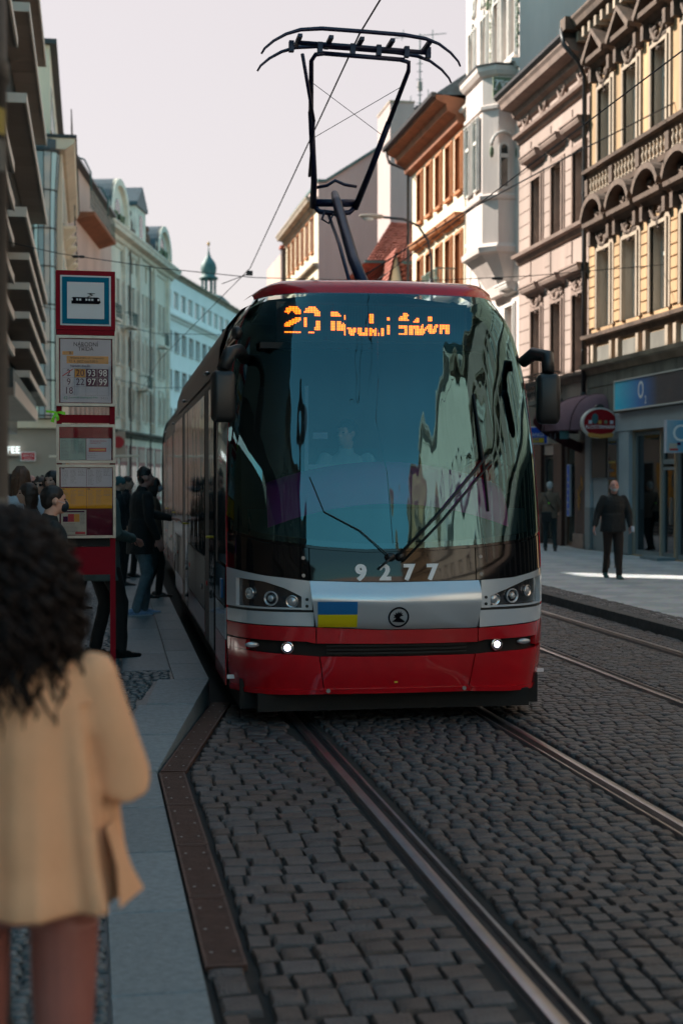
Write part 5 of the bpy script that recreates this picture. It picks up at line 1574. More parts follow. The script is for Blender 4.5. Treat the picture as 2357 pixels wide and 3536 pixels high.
seat = MB().box(-.38, .14, 1.70, 1.82, 1.35, 2.12).build('driver_seat', 'cab_dark', tram)
MB().box(-.38, .14, 1.30, 1.72, 1.30, 1.42).build('seat_cushion', 'cab_dark', seat)
MB().ell((.92, .95, 1.85), (.24, .20, .17), 14, 10).build('side_console', 'seat_red', tram, 'full')
MB().box(-.60, -.57, .9, .93, 1.9, 2.6).box(-.52, -.40, 1.0, 1.01, 2.18, 2.23).box(-.58, -.28, .9, .95, 1.93, 1.97).build('cab_fittings', 'paper_white', tram)
# wipers
wp = [SP(-.02, 1.268, .05), SP(.30, 1.58, .055), SP(.70, 2.02, .05)]
w_ = MB().tube(wp, .010, 6).build('wiper_arm', 'plastic_black', tram, 'full')
MB().tube([p + Vector((.035, 0, -.045)) for p in wp], .007, 6).build('wiper_rod', 'plastic_black', tram, 'full')
MB().tube([SP(.625, 2.50, .028), SP(.665, 2.02, .04), SP(.70, 1.60, .028)], [.008, .014, .008], 6).build('wiper_blade', 'tram_rubber', w_, 'full')
w2 = MB().tube([SP(-.05, 1.235, .05), SP(-.30, 1.46, .045), SP(-.56, 1.60, .04), SP(-.66, 1.86, .035)], .0045, 6).build('wiper_arm', 'plastic_black', tram, 'full')
MB().ell(tuple(SP(-.075, 1.262, .03)), (.042, .03, .032), 12, 8).ell(tuple(SP(.0, 1.266, .03)), (.038, .03, .034), 12, 8).build('wiper_motor_cap', 'plastic_black', tram, 'full')
MB().tube([SP(-.17, 1.175, .03), SP(-.07, 1.255, .05)], .009, 6).build('wiper_link', 'plastic_black', tram, 'full')
# mirrors
def rbox(mb, c, s, b=.03, rz=0):
    n = 5; R_ = Matrix.Rotation(rz, 3, 'Z'); rings = []
    def ring(k, z):
        o = []
        for sx, sy, a0 in ((1, 1, 0), (-1, 1, 1), (-1, -1, 2), (1, -1, 3)):
            for q in range(n):
                t = (a0 + q / (n - 1)) * PI / 2
                o.append(Vector(c) + R_ @ Vector((sx * (s[0] / 2 - b) + (b - k) * math.cos(t), sy * (s[1] / 2 - b) + (b - k) * math.sin(t), z)))
        return o
    h = s[2] / 2
    mb.rings([ring(b * .7, -h), ring(b * .25, -h + b * .4), ring(0, -h + b), ring(0, h - b), ring(b * .25, h - b * .4), ring(b * .7, h)])
    return mb
for s_, xc, zc, y_ in ((-1, -1.295, 2.475, .36), (1, 1.225, 2.475, .27)):
    mr_ = rbox(MB(), (xc, y_, zc), (.185, .13, .39), .045, s_ * R(-8)).build('mirror', 'plastic_black', tram, 'full')
    MB().tube([(s_ * 1.10, y_ + .28, 2.78), (s_ * 1.16, y_ + .18, 2.84), (s_ * 1.24, y_ + .06, 2.81), (xc, y_, 2.68)], [.045, .055, .055, .05], 10).build('mirror_arm', 'plastic_black', mr_, 'full')
    if s_ < 0: MB().ell((s_ * 1.17, y_ + .22, 2.98), (.045, .06, .055), 10, 8).build('camera_pod', 'plastic_black', tram, 'full')
# under-run and side skirts, modules
MB().box(-1.17, 1.17, .35, 10.1, .10, .33).build('underframe', 'tram_under', tram)
MB().box(-1.05, 1.05, .18, .5, .10, .235).build('lifeguard', 'tram_under', tram)
def side_kit(parent, y0, y1, doors, s_):
    """glass band, shoulder, skirt and doors of one side of one module"""
    X = s_ * 1.243
    def sp(nm, a, b, z0, z1, m, t=.010, par=None):
        x_a, x_b = sorted((X, X + s_ * t)); return MB().box(x_a, x_b, a, b, z0, z1).build(nm, m, par or parent)
    y = y0 + .04; gaps = sorted(doors)
    spans = []; cur = y0 + .03
    for d in gaps: spans.append((cur, d - .01)); cur = d + 1.34
    spans.append((cur, y1 - .03))
    for a, b in spans:
        n = max(1, round((b - a) / 1.45)); w = (b - a) / n
        for k in range(n):
            if w < .25: continue
            p = a + k * w
            sp('side_window', p + .012, p + w - .012, 1.12, 2.66, 'tram_glass', .011)
            sp('side_panel', p + .006, p + w - .006, .60, 1.105, 'tram_panel', .009)
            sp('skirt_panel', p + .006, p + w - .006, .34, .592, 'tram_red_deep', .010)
    for d in gaps:
        dr = sp('door', d, d + 1.33, .33, 2.70, 'tram_rubber', .006)
        for q in (0, 1):
            lf_ = sp('door_leaf', d + .02 + q * .66, d + .65 + q * .66, .36, 2.66, 'tram_glass', .014, dr)
        MB().lathe([(.035, 0), (.035, .02)], n=14).build('door_button', 'atm_yellow', dr, 'full', loc=(X + s_ * .014, d + .56, 1.32)); dr.children[-1].rotation_euler = (0, s_ * R(90), 0)
        MB().ell((X + s_ * .03, d + .66, 2.82), (.03, .10, .02), 8, 6).build('door_lamp', 'screw', dr, 'full')
    for q in range(3):
        yy = y0 + 1.2 + q * 3.1
        if yy < y1: MB().ell((X + s_ * .012, yy, .88), (.012, .035, .028), 8, 6).build('marker_lamp', 'marker_red', parent, 'full')
        if yy < y1: MB().ell((X + s_ * .02, yy + .7, .80), (.014, .03, .03), 8, 6).build('side_knob', 'screw', parent, 'full')
cuts = [(1.75, 10.0, [1.95, 6.4]), (10.65, 20.2, [13.0, 17.0]), (20.85, 30.4, [22.2, 27.0])]
for k, (a, b, drs) in enumerate(cuts):
    if k == 0: par = tram
    else:
        par = module(a, b, tram)
        par.location = (.05 * k * k, 0, 0); par.rotation_euler = (0, 0, R(-.35 * k))
    if k == 0: module(a, b, tram)
    for s_ in (-1, 1): side_kit(par, a, b, drs, s_)
    if k < 2: 
        mb = MB()
        for q in range(9):
            yy = b + .04 + q * .065; sc = .955 if q % 2 else .985
            pass
        mb.rings([[(x * (.94 if q % 2 else .98), b + .01 + q * .07, .34 + (z - .34) * (.97 if q % 2 else .99)) for x, z in CS] for q in range(10)])
        mb.build('bellows', 'tram_rubber', tram, False, loc=(.03 * (k + 1) ** 2, 0, 0))
mb = MB()
for s_ in (-1, 1):
    mb.rings([[(s_ * x, y, z) for x, z in ((1.236, 2.78), (1.216, 2.98), (1.15, 3.17), (1.03, 3.31), (.82, 3.41))] for y in (1.75, 5, 10.0)], False, closed=False)
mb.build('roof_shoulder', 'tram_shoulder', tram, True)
MB().box(-.75, .75, 3.2, 8.8, 3.44, 3.56).build('roof_fairing', 'tram_shoulder', tram)
# first cab side: silver corner with small blue wheelchair sticker
MB().box(-1.268, -1.252, .95, 1.10, .90, 1.05).build('sticker', 'flag_blue', tram)
for s_ in (-1, 1):
    xx = s_ * 1.248
    a, b = sorted((xx, xx + s_ * .012))
    MB().box(a, b, .66, 1.70, .60, .845).build('silver_side', 'tram_silver', tram)
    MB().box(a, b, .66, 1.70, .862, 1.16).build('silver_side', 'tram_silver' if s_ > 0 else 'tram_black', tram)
    MB().box(a, b, .66, 1.72, .24, .594).build('red_side', 'tram_red', tram)
# thin dark line down the windscreen, set just behind the glass
MB().tube([SP(-.09, 3.24, .013), SP(-.12, 2.6, .013), SP(-.15, 2.3, .013), SP(-.08, 1.9, .013), SP(-.05, 1.36, .013)], .0045, 5).build('screen_line', 'wire', tram, 'full')

# ------------------------------------------------------------------ pantograph
pg = thing('pantograph', 'dark blue-black single-arm pantograph raised above the tram roof', 'pantograph', (2.42, 12.8, 0), R(-.95))
def ptube(nm, pts, r, n=10, m='panto_steel', par=None): return MB().tube([(p[0] - 2.42, p[1] - 12.8, p[2]) for p in pts], r, n).build(nm, m, par or pg, 'full')
ptube('lower_arm', [(2.44, 12.2, 3.35), (2.42, 13.1, 3.9), (2.41, 14.05, 4.62), (2.41, 14.2, 4.74)], [.056, .054, .050, .036], 12)
ptube('lower_rod', [(2.32, 12.4, 3.40), (2.33, 13.4, 4.1), (2.35, 14.25, 4.55)], .017, 8)
ptube('knee_tube', [(2.18, 14.2, 4.64), (2.64, 14.2, 4.65)], .040, 12)
ptube('knee_brace', [(2.19, 14.2, 4.62), (2.25, 14.18, 4.55), (2.42, 14.15, 4.53), (2.56, 14.18, 4.55), (2.63, 14.2, 4.62)], .026, 8)
ptube('stay', [(2.20, 14.15, 4.78), (2.32, 14.12, 4.80), (2.40, 14.1, 4.85), (2.50, 14.1, 4.81), (2.62, 14.12, 4.80)], .017, 8)
ptube('upper_arm', [(2.19, 14.2, 4.60), (2.16, 13.9, 4.80), (2.04, 13.25, 5.30)], [.034, .031, .028], 10)
ptube('upper_arm', [(2.04, 13.25, 5.30), (1.99, 12.86, 5.66), (2.02, 12.8, 5.70), (2.10, 12.8, 5.715)], [.024, .021, .021, .021], 10)
ptube('upper_arm', [(2.62, 14.2, 4.60), (2.70, 13.8, 4.88), (2.79, 13.3, 5.24)], [.034, .031, .028], 10)
ptube('upper_arm', [(2.79, 13.3, 5.24), (2.89, 12.86, 5.61), (2.88, 12.8, 5.67), (2.80, 12.8, 5.69)], [.024, .021, .021, .021], 10)
ptube('head_tube', [(2.08, 12.8, 5.715), (2.84, 12.8, 5.69)], .021, 10)
ptube('thin_rod', [(2.06, 13.2, 5.2), (1.90, 12.8, 5.70)], .017, 8); ptube('thin_rod', [(2.12, 13.95, 4.85), (2.06, 13.2, 5.2)], .014, 8)
ptube('cross_wire', [(2.02, 13.0, 5.50), (2.74, 13.4, 5.15)], .0035, 4); ptube('cross_wire', [(2.85, 13.0, 5.50), (2.10, 13.5, 5.12)], .0035, 4)
for nm, y_, dz in (('contact_strip', 12.62, .03), ('contact_strip', 12.98, -.02)):
    pts = [(1.51, 5.60), (1.54, 5.65), (1.62, 5.72), (1.73, 5.785), (1.86, 5.83), (2.05, 5.85), (2.42, 5.842), (2.80, 5.83), (3.0, 5.805), (3.12, 5.765), (3.23, 5.69), (3.30, 5.615), (3.32, 5.57)]
    ptube(nm, [(x, y_, z + dz) for x, z in pts], [.009, .011, .013, .015, .018, .020, .020, .020, .018, .015, .013, .011, .009], 8)
mb = MB()
for x in (1.86, 2.14, 2.42, 2.70, 3.04):
    mb.box(x - 2.42 - .02, x - 2.42 + .02, -.17, .17, 5.80, 5.83)
mb.build('cross_bars', 'panto_steel', pg, kind='stuff')
for x in (1.80, 2.06, 2.36, 2.60, 2.86, 3.06):
    MB().box(-.022, .022, -.03, .03, -.065, .03).build('spring_box', 'panto_steel', pg, loc=(x - 2.42, 0, 5.78))
ptube('lower_rail', [(1.86, 12.8, 5.80), (2.3, 12.8, 5.79), (3.06, 12.8, 5.765)], .022, 8)
ptube('hose', [(2.30, 14.1, 4.55), (2.26, 14.05, 4.45), (2.32, 14.0, 4.40), (2.37, 14.02, 4.5), (2.47, 14.05, 4.42), (2.50, 14.1, 4.54)], .012, 6)
MB().box(-.45, .45, -.6, .3, 3.48, 3.56).build('base_frame', 'panto_steel', pg)

# ------------------------------------------------------------------ overhead wires
def wire(label, pts, r=.009, nm='overhead_wire', n=5):
    m_ = MB().tube(pts, r, n).mesh(nm, 'wire', 'full'); o = link(nm, m_)
    return tag(o, label, 'wire', 'overhead wires')
wire('contact wire rising from the tram roof past the pantograph to the top of the picture', [(2.46, 4.0, 5.93), (2.42, 12.8, 5.90), (3.0, 27, 5.9), (2.3, 48, 5.95), (2.2, 80, 6), (4, 110, 6)], .0085)
w1 = wire('contact wire of the empty second track', [(5.5, -20, 5.95), (5.5, 12, 5.9), (5.9, 40, 5.95), (6.6, 90, 6)], .008)
wire('dark span cable sloping down from the top right corner to the street lamp', [(13.0, 29.5, 10.35), (10.2, 29.9, 8.9), (7.9, 30.3, 7.65), (5.9, 30.6, 6.35)], .016)
wire('thin span wire from the left facades to the right facades above the tram roof', [(-2.6, 30, 6.95), (-.6, 30, 6.55), (1.5, 30, 6.30), (3.4, 30, 6.16), (6.6, 30, 6.15), (9.4, 30, 6.34), (12.6, 30, 6.68)], .009)
wire('second thin span wire farther down the street', [(-1.6, 44, 7.2), (2, 44, 6.4), (6, 44, 6.4), (12.6, 44, 7.1)], .009)
wire('far span wire in front of the art nouveau facades', [(-.6, 66, 6.9), (3, 66, 6.2), (8, 66, 6.3), (12.6, 66, 7)], .012)
for x_, l_ in ((-.35, 'insulator on the left part of the thin span wire'), (8.6, 'insulator on the right part of the thin span wire')):
    o = MB().lathe([(.012, 0), (.03, .03), (.03, .10), (.018, .13), (.03, .16), (.03, .23), (.012, .26)], n=8).build('insulator', 'wire', None, 'full', loc=(x_, 30, 6.50 if x_ < 0 else 6.27)); o.rotation_euler = (0, R(90), 0); tag(o, l_, 'insulator', 'insulators on the span wires')
o = MB().box(-.06, .06, -.03, .03, -.04, .05).tube([(.0, 0, 0), (-.55, 0, -.22)], .008, 5).build('wire_clamp', 'wire', None, loc=(3.1, 28, 5.95)); tag(o, 'star-shaped clamp where the contact wire meets the thin span wire', 'clamp')
# ------------------------------------------------------------------ people
from mathutils import noise as mnoise
def fuse(mb, voxel, it=3, wrinkle=0.0, wscale=9.0, seed=0.0, zst=1.0):
    me = bpy.data.meshes.new('tmp'); me.from_pydata(mb.v, [], mb.f)
    ob = bpy.data.objects.new('tmp', me)
    m_ = ob.modifiers.new('r', 'REMESH'); m_.mode = 'VOXEL'; m_.voxel_size = voxel
    s_ = ob.modifiers.new('s', 'SMOOTH'); s_.factor = .5; s_.iterations = it
    out = evaluate(ob); bpy.data.meshes.remove(me)
    if wrinkle:
        n_ = len(out.vertices); no_ = [0.0] * (3 * n_); co_ = [0.0] * (3 * n_)
        out.vertices.foreach_get('normal', no_); out.vertices.foreach_get('co', co_)
        for i in range(n_):
            p = Vector(co_[3 * i:3 * i + 3]); q = Vector((p.x * wscale, p.y * wscale, p.z * wscale * zst + seed))
            a = mnoise.noise(q) + .5 * mnoise.noise(q * 2.3)
            p += Vector(no_[3 * i:3 * i + 3]) * (a * wrinkle); co_[3 * i:3 * i + 3] = p
        out.vertices.foreach_set('co', co_)
    out.polygons.foreach_set('use_smooth', [True] * len(out.polygons))
    out.update()
    return out
def cap(mb, pts, rs, n=12, sq=None):
    """tapered limb with rounded ends; sq=(sx, sy) flattens the section"""
    pts = [Vector(p) for p in pts]
    d0 = (pts[0] - pts[1]).normalized(); d1 = (pts[-1] - pts[-2]).normalized()
    P = [pts[0] + d0 * rs[0] * .85, pts[0] + d0 * rs[0] * .5] + pts + [pts[-1] + d1 * rs[-1] * .5, pts[-1] + d1 * rs[-1] * .85]
    Rr = [rs[0] * .35, rs[0] * .82] + list(rs) + [rs[-1] * .82, rs[-1] * .35]
    mb.tube(P, Rr, n)
def ik(a, b, l1, l2, pole):
    a = Vector(a); b = Vector(b); d = b - a; L = min(d.length, (l1 + l2) * .999)
    dn = d.normalized(); x = (l1 * l1 - l2 * l2 + L * L) / (2 * L); h = math.sqrt(max(0, l1 * l1 - x * x))
    pl = Vector(pole); pl = (pl - dn * pl.dot(dn)).normalized()
    return a + dn * x + pl * h
def hand(mb, w, direc, palmn, side, k=1.0, curl=.5):
    """palm with four unequal bent fingers and a thumb leaving the side of the palm"""
    d = Vector(direc).normalized(); n = Vector(palmn); n = (n - d * n.dot(d)).normalized(); s = d.cross(n) * side
    w = Vector(w)
    pc = w + d * .045 * k
    for q in (-1, -.33, .33, 1):
        cap(mb, [w + s * q * .020 * k, w + d * .09 * k + s * q * .030 * k], [.017 * k, .014 * k], 8)
    for q, L in ((-1, .062), (-.33, .076), (.33, .082), (1, .070)):
        b0 = w + d * .090 * k + s * q * .030 * k
        a1 = curl * .7; a2 = curl * 1.7
        p1 = b0 + (d * math.cos(a1) + n * math.sin(a1)) * L * .5 * k; p2 = p1 + (d * math.cos(a2) + n * math.sin(a2)) * L * .55 * k
        cap(mb, [b0, p1, p2], [.0098 * k, .009 * k, .0075 * k], 7)
    t0 = w + d * .022 * k + s * .028 * k; t1 = t0 + (d * .6 + s * .75 + n * .3) * .040 * k; t2 = t1 + (d * .95 + n * .35) * .032 * k
    cap(mb, [t0, t1, t2], [.014 * k, .0115 * k, .009 * k], 7)

def person(label, loc, rz, h=1.75, top='cloth_black', trousers='jeans', shoe='shoe_black', hair=('short', 'hair_dark'), skin='skin',
           arms=None, feet=None, lean=0.0, head=(0, 0), bulk=1.0, coat_len=.50, group=None, beard=None, extra=None, voxel=.011, glasses=False, mask=None, bare_arm=False, female=False):
    """local axes: +y is where the person faces, +x their right... feet at z=0"""
    s = h / 1.75; sh = (.155 if female else .178) * s; hipw = .095 * s
    R3 = Matrix.Rotation(-lean, 3, 'X')
    piv = Vector((0, 0, .92 * s))
    def U(x, y, z): return piv + R3 @ (Vector((x, y, z)) * s - piv)
    feet = feet or ((-.10, 0.0, 0, 0), (.10, 0.02, 0, 0))       # x, y, lift, toe pitch
    legs = []
    for i, (fx, fy, fz, tp) in enumerate(feet):
        hip = Vector(((-1 if i == 0 else 1) * hipw, 0, .91 * s)); ank = Vector((fx * s, fy * s - .02, (fz + .085) * s))
        kn = ik(hip, ank, .43 * s, .42 * s, (0, 1, 0)); legs.append((hip, kn, ank, tp))
    arms = arms or (((-.03, -.03, -.27), (.0, .06, -.52)), ((.03, -.03, -.27), (.0, .06, -.52)))
    A = []
    for i, (e, w) in enumerate(arms):
        sx = -1 if i == 0 else 1
        so_ = U(sx * sh / s, 0, 1.43)
        A.append((so_, so_ + Vector(e) * s + Vector((sx * .035 * s, 0, 0)), so_ + Vector(w) * s + Vector((sx * .05 * s, 0, 0))))
    hc = U(0, .035, 1.635); neck = U(0, .0, 1.45)
    Rh = R3 @ Matrix.Rotation(head[0], 3, 'Z') @ Matrix.Rotation(-head[1], 3, 'X')
    def Hd(x, y, z): return hc + Rh @ (Vector((x, y, z)) * s)
    b = MB()
    # head: skull, face, jaw, nose, brow, lips, ears
    b.ell(Hd(0, -.008, .022), (.074 * s, .092 * s, .090 * s), 20, 14, rot=Rh)
    b.ell(Hd(0, .026, -.030), (.058 * s, .066 * s, .078 * s), 16, 12, rot=Rh)
    b.ell(Hd(0, .058, -.082), (.030 * s, .028 * s, .024 * s), 12, 8, rot=Rh)
    b.tube([Hd(0, .082, .018), Hd(0, .098, -.008), Hd(0, .108, -.024), Hd(0, .092, -.034)], [.008 * s, .010 * s, .014 * s, .009 * s], 8)
    b.ell(Hd(0, .076, .030), (.050 * s, .014 * s, .009 * s), 12, 6, rot=Rh)
    b.ell(Hd(0, .086, -.056), (.024 * s, .012 * s, .009 * s), 10, 6, rot=Rh)
    for q in (-1, 1):
        b.ell(Hd(q * .076, -.005, -.008), (.010 * s, .018 * s, .030 * s), 8, 8, rot=Rh); b.ell(Hd(q * .034, .066, -.022), (.022 * s, .02 * s, .02 * s), 8, 6, rot=Rh)
    b.tube([U(0, -.02, 1.40), U(0, -.008, 1.50), Hd(0, -.01, -.06)], [.062 * s, .054 * s, .056 * s], 12)
    def tor(f, z0=.90, z1=1.47):
        rs_ = []
        for z, rx, ry, dy in ((.84, .150, .115, -.01), (.95, .158, .118, -.005), (1.06, .142, .105, 0), (1.18, .150, .112, .004), (1.30, .165, .120, .004), (1.38, .165, .110, -.004), (1.44, .125, .085, -.01), (1.475, .065, .058, -.01)):
            if female: rx *= (.92 if z > 1.0 else 1.02)
            c = U(0, dy, z); rs_.append([c + R3 @ Vector((rx * f * bulk * s * math.cos(t), ry * f * bulk * s * math.sin(t), 0)) for t in [2 * PI * k / 20 for k in range(20)]])
        return rs_
    b.rings(tor(.9))
    for so_, el, wr in A: cap(b, [so_, el, wr], [.05 * s, .038 * s, .026 * s])
    for i, (so_, el, wr) in enumerate(A):
        hand(b, wr, wr - el, (-1 if i else 1, .25, -.1) if abs((wr - el).normalized().z) > .6 else (0, 0, -1), (1 if i == 0 else -1) * (1 if abs((wr - el).normalized().z) > .6 else -1), s, .55)
    for hp, kn, an, tp in legs: cap(b, [hp, kn, an, an - Vector((0, 0, .03 * s))], [.075 * s, .05 * s, .036 * s, .035 * s])
    body = fuse(b, .0095 if voxel < .012 else .013, 2)
    body.materials.append(M[skin])
    body.name = 'person'
    o = link('person', body, None, loc, (0, 0, rz)); tag(o, label, 'person', group)
    # jacket with sleeves
    j = MB(); j.rings(tor(1.06))
    if coat_len:
        zb = .93 - (coat_len - .5) * 1.0
        ring = lambda z, k: [Vector((k * .172 * bulk * s * math.cos(t), k * .135 * bulk * s * math.sin(t), z * s)) + (U(0, 0, max(z, .92)) - Vector((0, 0, max(z, .92) * s))) for t in [2 * PI * q / 20 for q in range(20)]]
        j.rings([ring(zb - .10, 1.10), ring(zb, 1.06), ring(1.02, 1.0), ring(1.14, .98)])
    if not bare_arm:
        for so_, el, wr in A: cap(j, [so_ + Vector((0, 0, -.005)), so_.lerp(el, .5), el, el.lerp(wr, .5), el.lerp(wr, .93)], [.060 * s * bulk ** .7, .060 * s * bulk, .053 * s * bulk, .046 * s * bulk, .040 * s * bulk])
    else:
        for so_, el, wr in A: cap(j, [so_, so_.lerp(el, .6)], [.066 * s, .056 * s])
    cap(j, [U(0, -.012, 1.43), U(0, -.006, 1.495)], [.078 * s, .068 * s])
    jm = fuse(j, voxel, 3, .008, 9, h * 3 + loc[0]); jm.materials.append(M[top]); link('jacket', jm, o)
    t = MB()
    hp0 = U(0, 0, .93)
    t.rings([[Vector((k * s * .158 * math.cos(q), k * s * .118 * math.sin(q) - .005, z * s)) for q in [2 * PI * w / 18 for w in range(18)]] for z, k in ((.80, .95), (.88, 1.03), (.98, 1.0))])
    for hp, kn, an, tp in legs: cap(t, [hp, hp.lerp(kn, .5), kn, kn.lerp(an, .5), an + Vector((0, 0, -.01 * s))], [.098 * s, .086 * s, .068 * s, .060 * s, .056 * s], 14)
    tm = fuse(t, voxel, 2, .007, 11, loc[1], .5); tm.materials.append(M[trousers]); link('trousers', tm, o)
    for hp, kn, an, tp in legs:
        f = MB(); ct, st_ = math.cos(tp), math.sin(tp)
        def F(x, y, z): return Vector((an.x + x * s, an.y + (y * ct + z * st_) * s, an.z + (-y * st_ + z * ct) * s))
        for yy, w_, h_ in ((-.055, .036, .075), (.0, .040, .085), (.06, .042, .055), (.12, .045, .038), (.165, .038, .030)):
            f.ell(F(0, yy, -.085 + h_ * .62), (w_ * s, .055 * s, h_ * .66 * s), 12, 8)
        f.rings([[F(w_ * q, yy, zz) for yy, w_ in ((-.10, .028), (-.05, .036), (.06, .042), (.13, .045), (.195, .030), ) for q in (1,)] + [F(-w_, yy, zz) for yy, w_ in ((.195, .030), (.13, .045), (.06, .042), (-.05, .036), (-.10, .028))] for zz in (-.085, -.062)])
        fm = fuse(f, .009, 2); fm.materials.append(M[shoe]); link('shoe', fm, o)
        if shoe in ('shoe_blue',):
            f2 = MB(); f2.rings([[F(w_ * 1.06, yy, zz) for yy, w_ in ((-.105, .028), (-.05, .036), (.06, .042), (.13, .044), (.195, .030))] + [F(-w_ * 1.06, yy, zz) for yy, w_ in ((.195, .030), (.13, .044), (.06, .042), (-.05, .036), (-.105, .028))] for zz in (-.088, -.066)])
            f2.build('shoe_sole', 'shoe_sole', o, True)
    # hair
    kind, hm = hair
    hb = MB()
    if kind == 'short':
        hb.ell(Hd(0, -.016, .034), (.080 * s, .096 * s, .088 * s), 20, 12, rot=Rh); hb.ell(Hd(0, -.050, -.005), (.070 * s, .058 * s, .070 * s), 14, 10, rot=Rh)
    if kind == 'bald':
        hb.ell(Hd(0, -.060, -.010), (.070 * s, .040 * s, .050 * s), 14, 10, rot=Rh)
        for q in (-1, 1): hb.ell(Hd(q * .068, -.03, .0), (.012 * s, .035 * s, .035 * s), 8, 8, rot=Rh)
    if kind == 'spiky':
        hb.ell(Hd(0, -.010, .045), (.074 * s, .090 * s, .086 * s), 18, 12, rot=Rh); hb.ell(Hd(0, -.050, .0), (.068 * s, .052 * s, .072 * s), 14, 10, rot=Rh)
        r_ = random.Random(2)
        for k in range(60):
            a_ = r_.uniform(0, 2 * PI); e_ = r_.uniform(.5, 1.5); d = Vector((math.cos(a_) * math.cos(e_), math.sin(a_) * math.cos(e_), math.sin(e_)))
            p = Vector((0, -.01, .045)) + Vector((d.x * .070, d.y * .085, d.z * .080)); hb.tube([Hd(*p), Hd(*(p + d * .022 + Vector((0, .008, .006))))], [.009 * s, .002 * s], 5)
    if kind in ('long', 'bob', 'bun'):
        hb.ell(Hd(0, -.018, .030), (.086 * s, .102 * s, .094 * s), 20, 12, rot=Rh)
        L = {'long': .46, 'bob': .17, 'bun': .09}[kind]
        r_ = random.Random(int(h * 100))
        for k in range(26 if kind != 'bun' else 12):
            a_ = PI * (1.02 + .96 * k / (25 if kind != 'bun' else 11)) if kind != 'bob' else PI * (.9 + 1.2 * k / 25)
            x, y = .078 * math.cos(a_), .086 * math.sin(a_) - .012
            hb.tube([Hd(x * .8, y * .8, .06), Hd(x, y, .0), Hd(x * 1.05, y * 1.03, -L * .45), Hd(x * 1.0 + r_.uniform(-.01, .01), y * .95, -L)], [.022 * s, .024 * s, .021 * s, .007 * s], 6)
        if kind == 'bun':
            for k in range(16): hb.ell(Hd(r_.uniform(-.05, .05), -.07 + r_.uniform(-.03, .03), .09 + r_.uniform(-.04, .04)), (.028, .028, .028), 7, 5)
    if kind == 'cap':
        hb.ell(Hd(0, -.010, .036), (.084 * s, .100 * s, .094 * s), 20, 12, rot=Rh); hb.rings([[Hd(.085 * math.cos(t_), -.008 + .101 * math.sin(t_), z_) for t_ in [2 * PI * k / 20 for k in range(20)]] for z_ in (.012, .045)])
    if kind == 'long':
        st = MB()
        for k in range(90):
            a_ = PI * r_.uniform(.98, 2.02); x, y = math.cos(a_), math.sin(a_); g = r_.uniform(.92, 1.08)
            st.tube([Hd(x * .03, y * .05 - .01, .128), Hd(x * .075 * g, y * .09 * g - .015, .07), Hd(x * .088 * g, y * .105 * g - .01, -.02), Hd(x * .095 * g, y * .10 * g - .01, -.2), Hd(x * .085 * g + r_.uniform(-.02, .02), y * .09 - .015, -.44 * r_.uniform(.85, 1.1))], [.008, .009, .009, .008, .002], 4)
        st.build('hair_strands', hm, o, 'full', kind='stuff')
    if hb.v:
        hmesh = fuse(hb, .0085, 1, .004 if kind != 'cap' else 0, 30); hmesh.materials.append(M[hm]); link('hair' if kind != 'cap' else 'knit_cap', hmesh, o)
    ey = MB()
    for q in (-1, 1): ey.ell(Hd(q * .030, .077, .006), (.013 * s, .010 * s, .007 * s), 8, 6, rot=Rh)
    ey.build('eyes', 'ink_black', o, 'full')
    if beard:
        bb = MB(); bb.ell(Hd(0, .050, -.072), (.046 * s, .044 * s, .034 * s), 14, 10, rot=Rh); bb.ell(Hd(0, .084, -.048), (.026 * s, .012 * s, .006 * s), 10, 6, rot=Rh)
        for q in (-1, 1): bb.ell(Hd(q * .052, .018, -.045), (.014 * s, .028 * s, .036 * s), 8, 8, rot=Rh)
        bm = fuse(bb, .008, 1, .002, 40); bm.materials.append(M[beard]); link('beard', bm, o)
    if glasses:
        gm_ = MB()
        for q in (-1, 1): gm_.ell(Hd(q * .032, .088, .006), (.026 * s, .006 * s, .020 * s), 10, 8, rot=Rh); gm_.tube([Hd(q * .055, .085, .012), Hd(q * .08, 0, .008)], .004, 5)
        gm_.build('sunglasses', 'ink_black', o, 'full')
    if mask:
        mm = MB(); mm.ell(Hd(0, .064, -.045), (.056 * s, .052 * s, .052 * s), 14, 10, rot=Rh); mm.build('face_mask', mask, o, 'full')
        MB().tube([Hd(-.052, .07, -.02), Hd(-.077, .0, .0)], .002, 4).tube([Hd(-.05, .065, -.06), Hd(-.077, -.005, -.02)], .002, 4).tube([Hd(.052, .07, -.02), Hd(.077, .0, .0)], .002, 4).build('mask_loops', 'paper_white', o)
    if extra: extra(o, U, Hd, A, legs, s)
    return o

# right pavement -------------------------------------------------
def zip_quilt(o, U, Hd, A, legs, s):
    MB().tube([U(0, .128, .95), U(0, .138, 1.15), U(0, .136, 1.30), U(0, .10, 1.44)], .006, 5).build('zip', 'screw', o)
    MB().box(-.11, -.08, .135, .142, 1.27, 1.285).build('chest_badge', 'paper_white', o)
    q = MB()
    for k in range(9):
        z = .93 + k * .055; q.tube([U(.184 * math.cos(t), .145 * math.sin(t), z) for t in [2 * PI * i / 20 for i in range(21)]], .006, 4, cap=False)
    q.build('quilt_seams', 'cloth_black', o, 'full')
    MB().lathe([(.028, 0), (.030, .004), (.030, .09), (.02, .1)], n=12).build('can', 'paper_white', o, 'full', loc=tuple(A[0][2] + Vector((-.02, .07, -.10))))
    MB().tube([A[1][2] + Vector((0, .03, -.08)), A[1][2] + Vector((-.01, .05, -.16))], .005, 5).build('cigarette', 'paper_white', o)
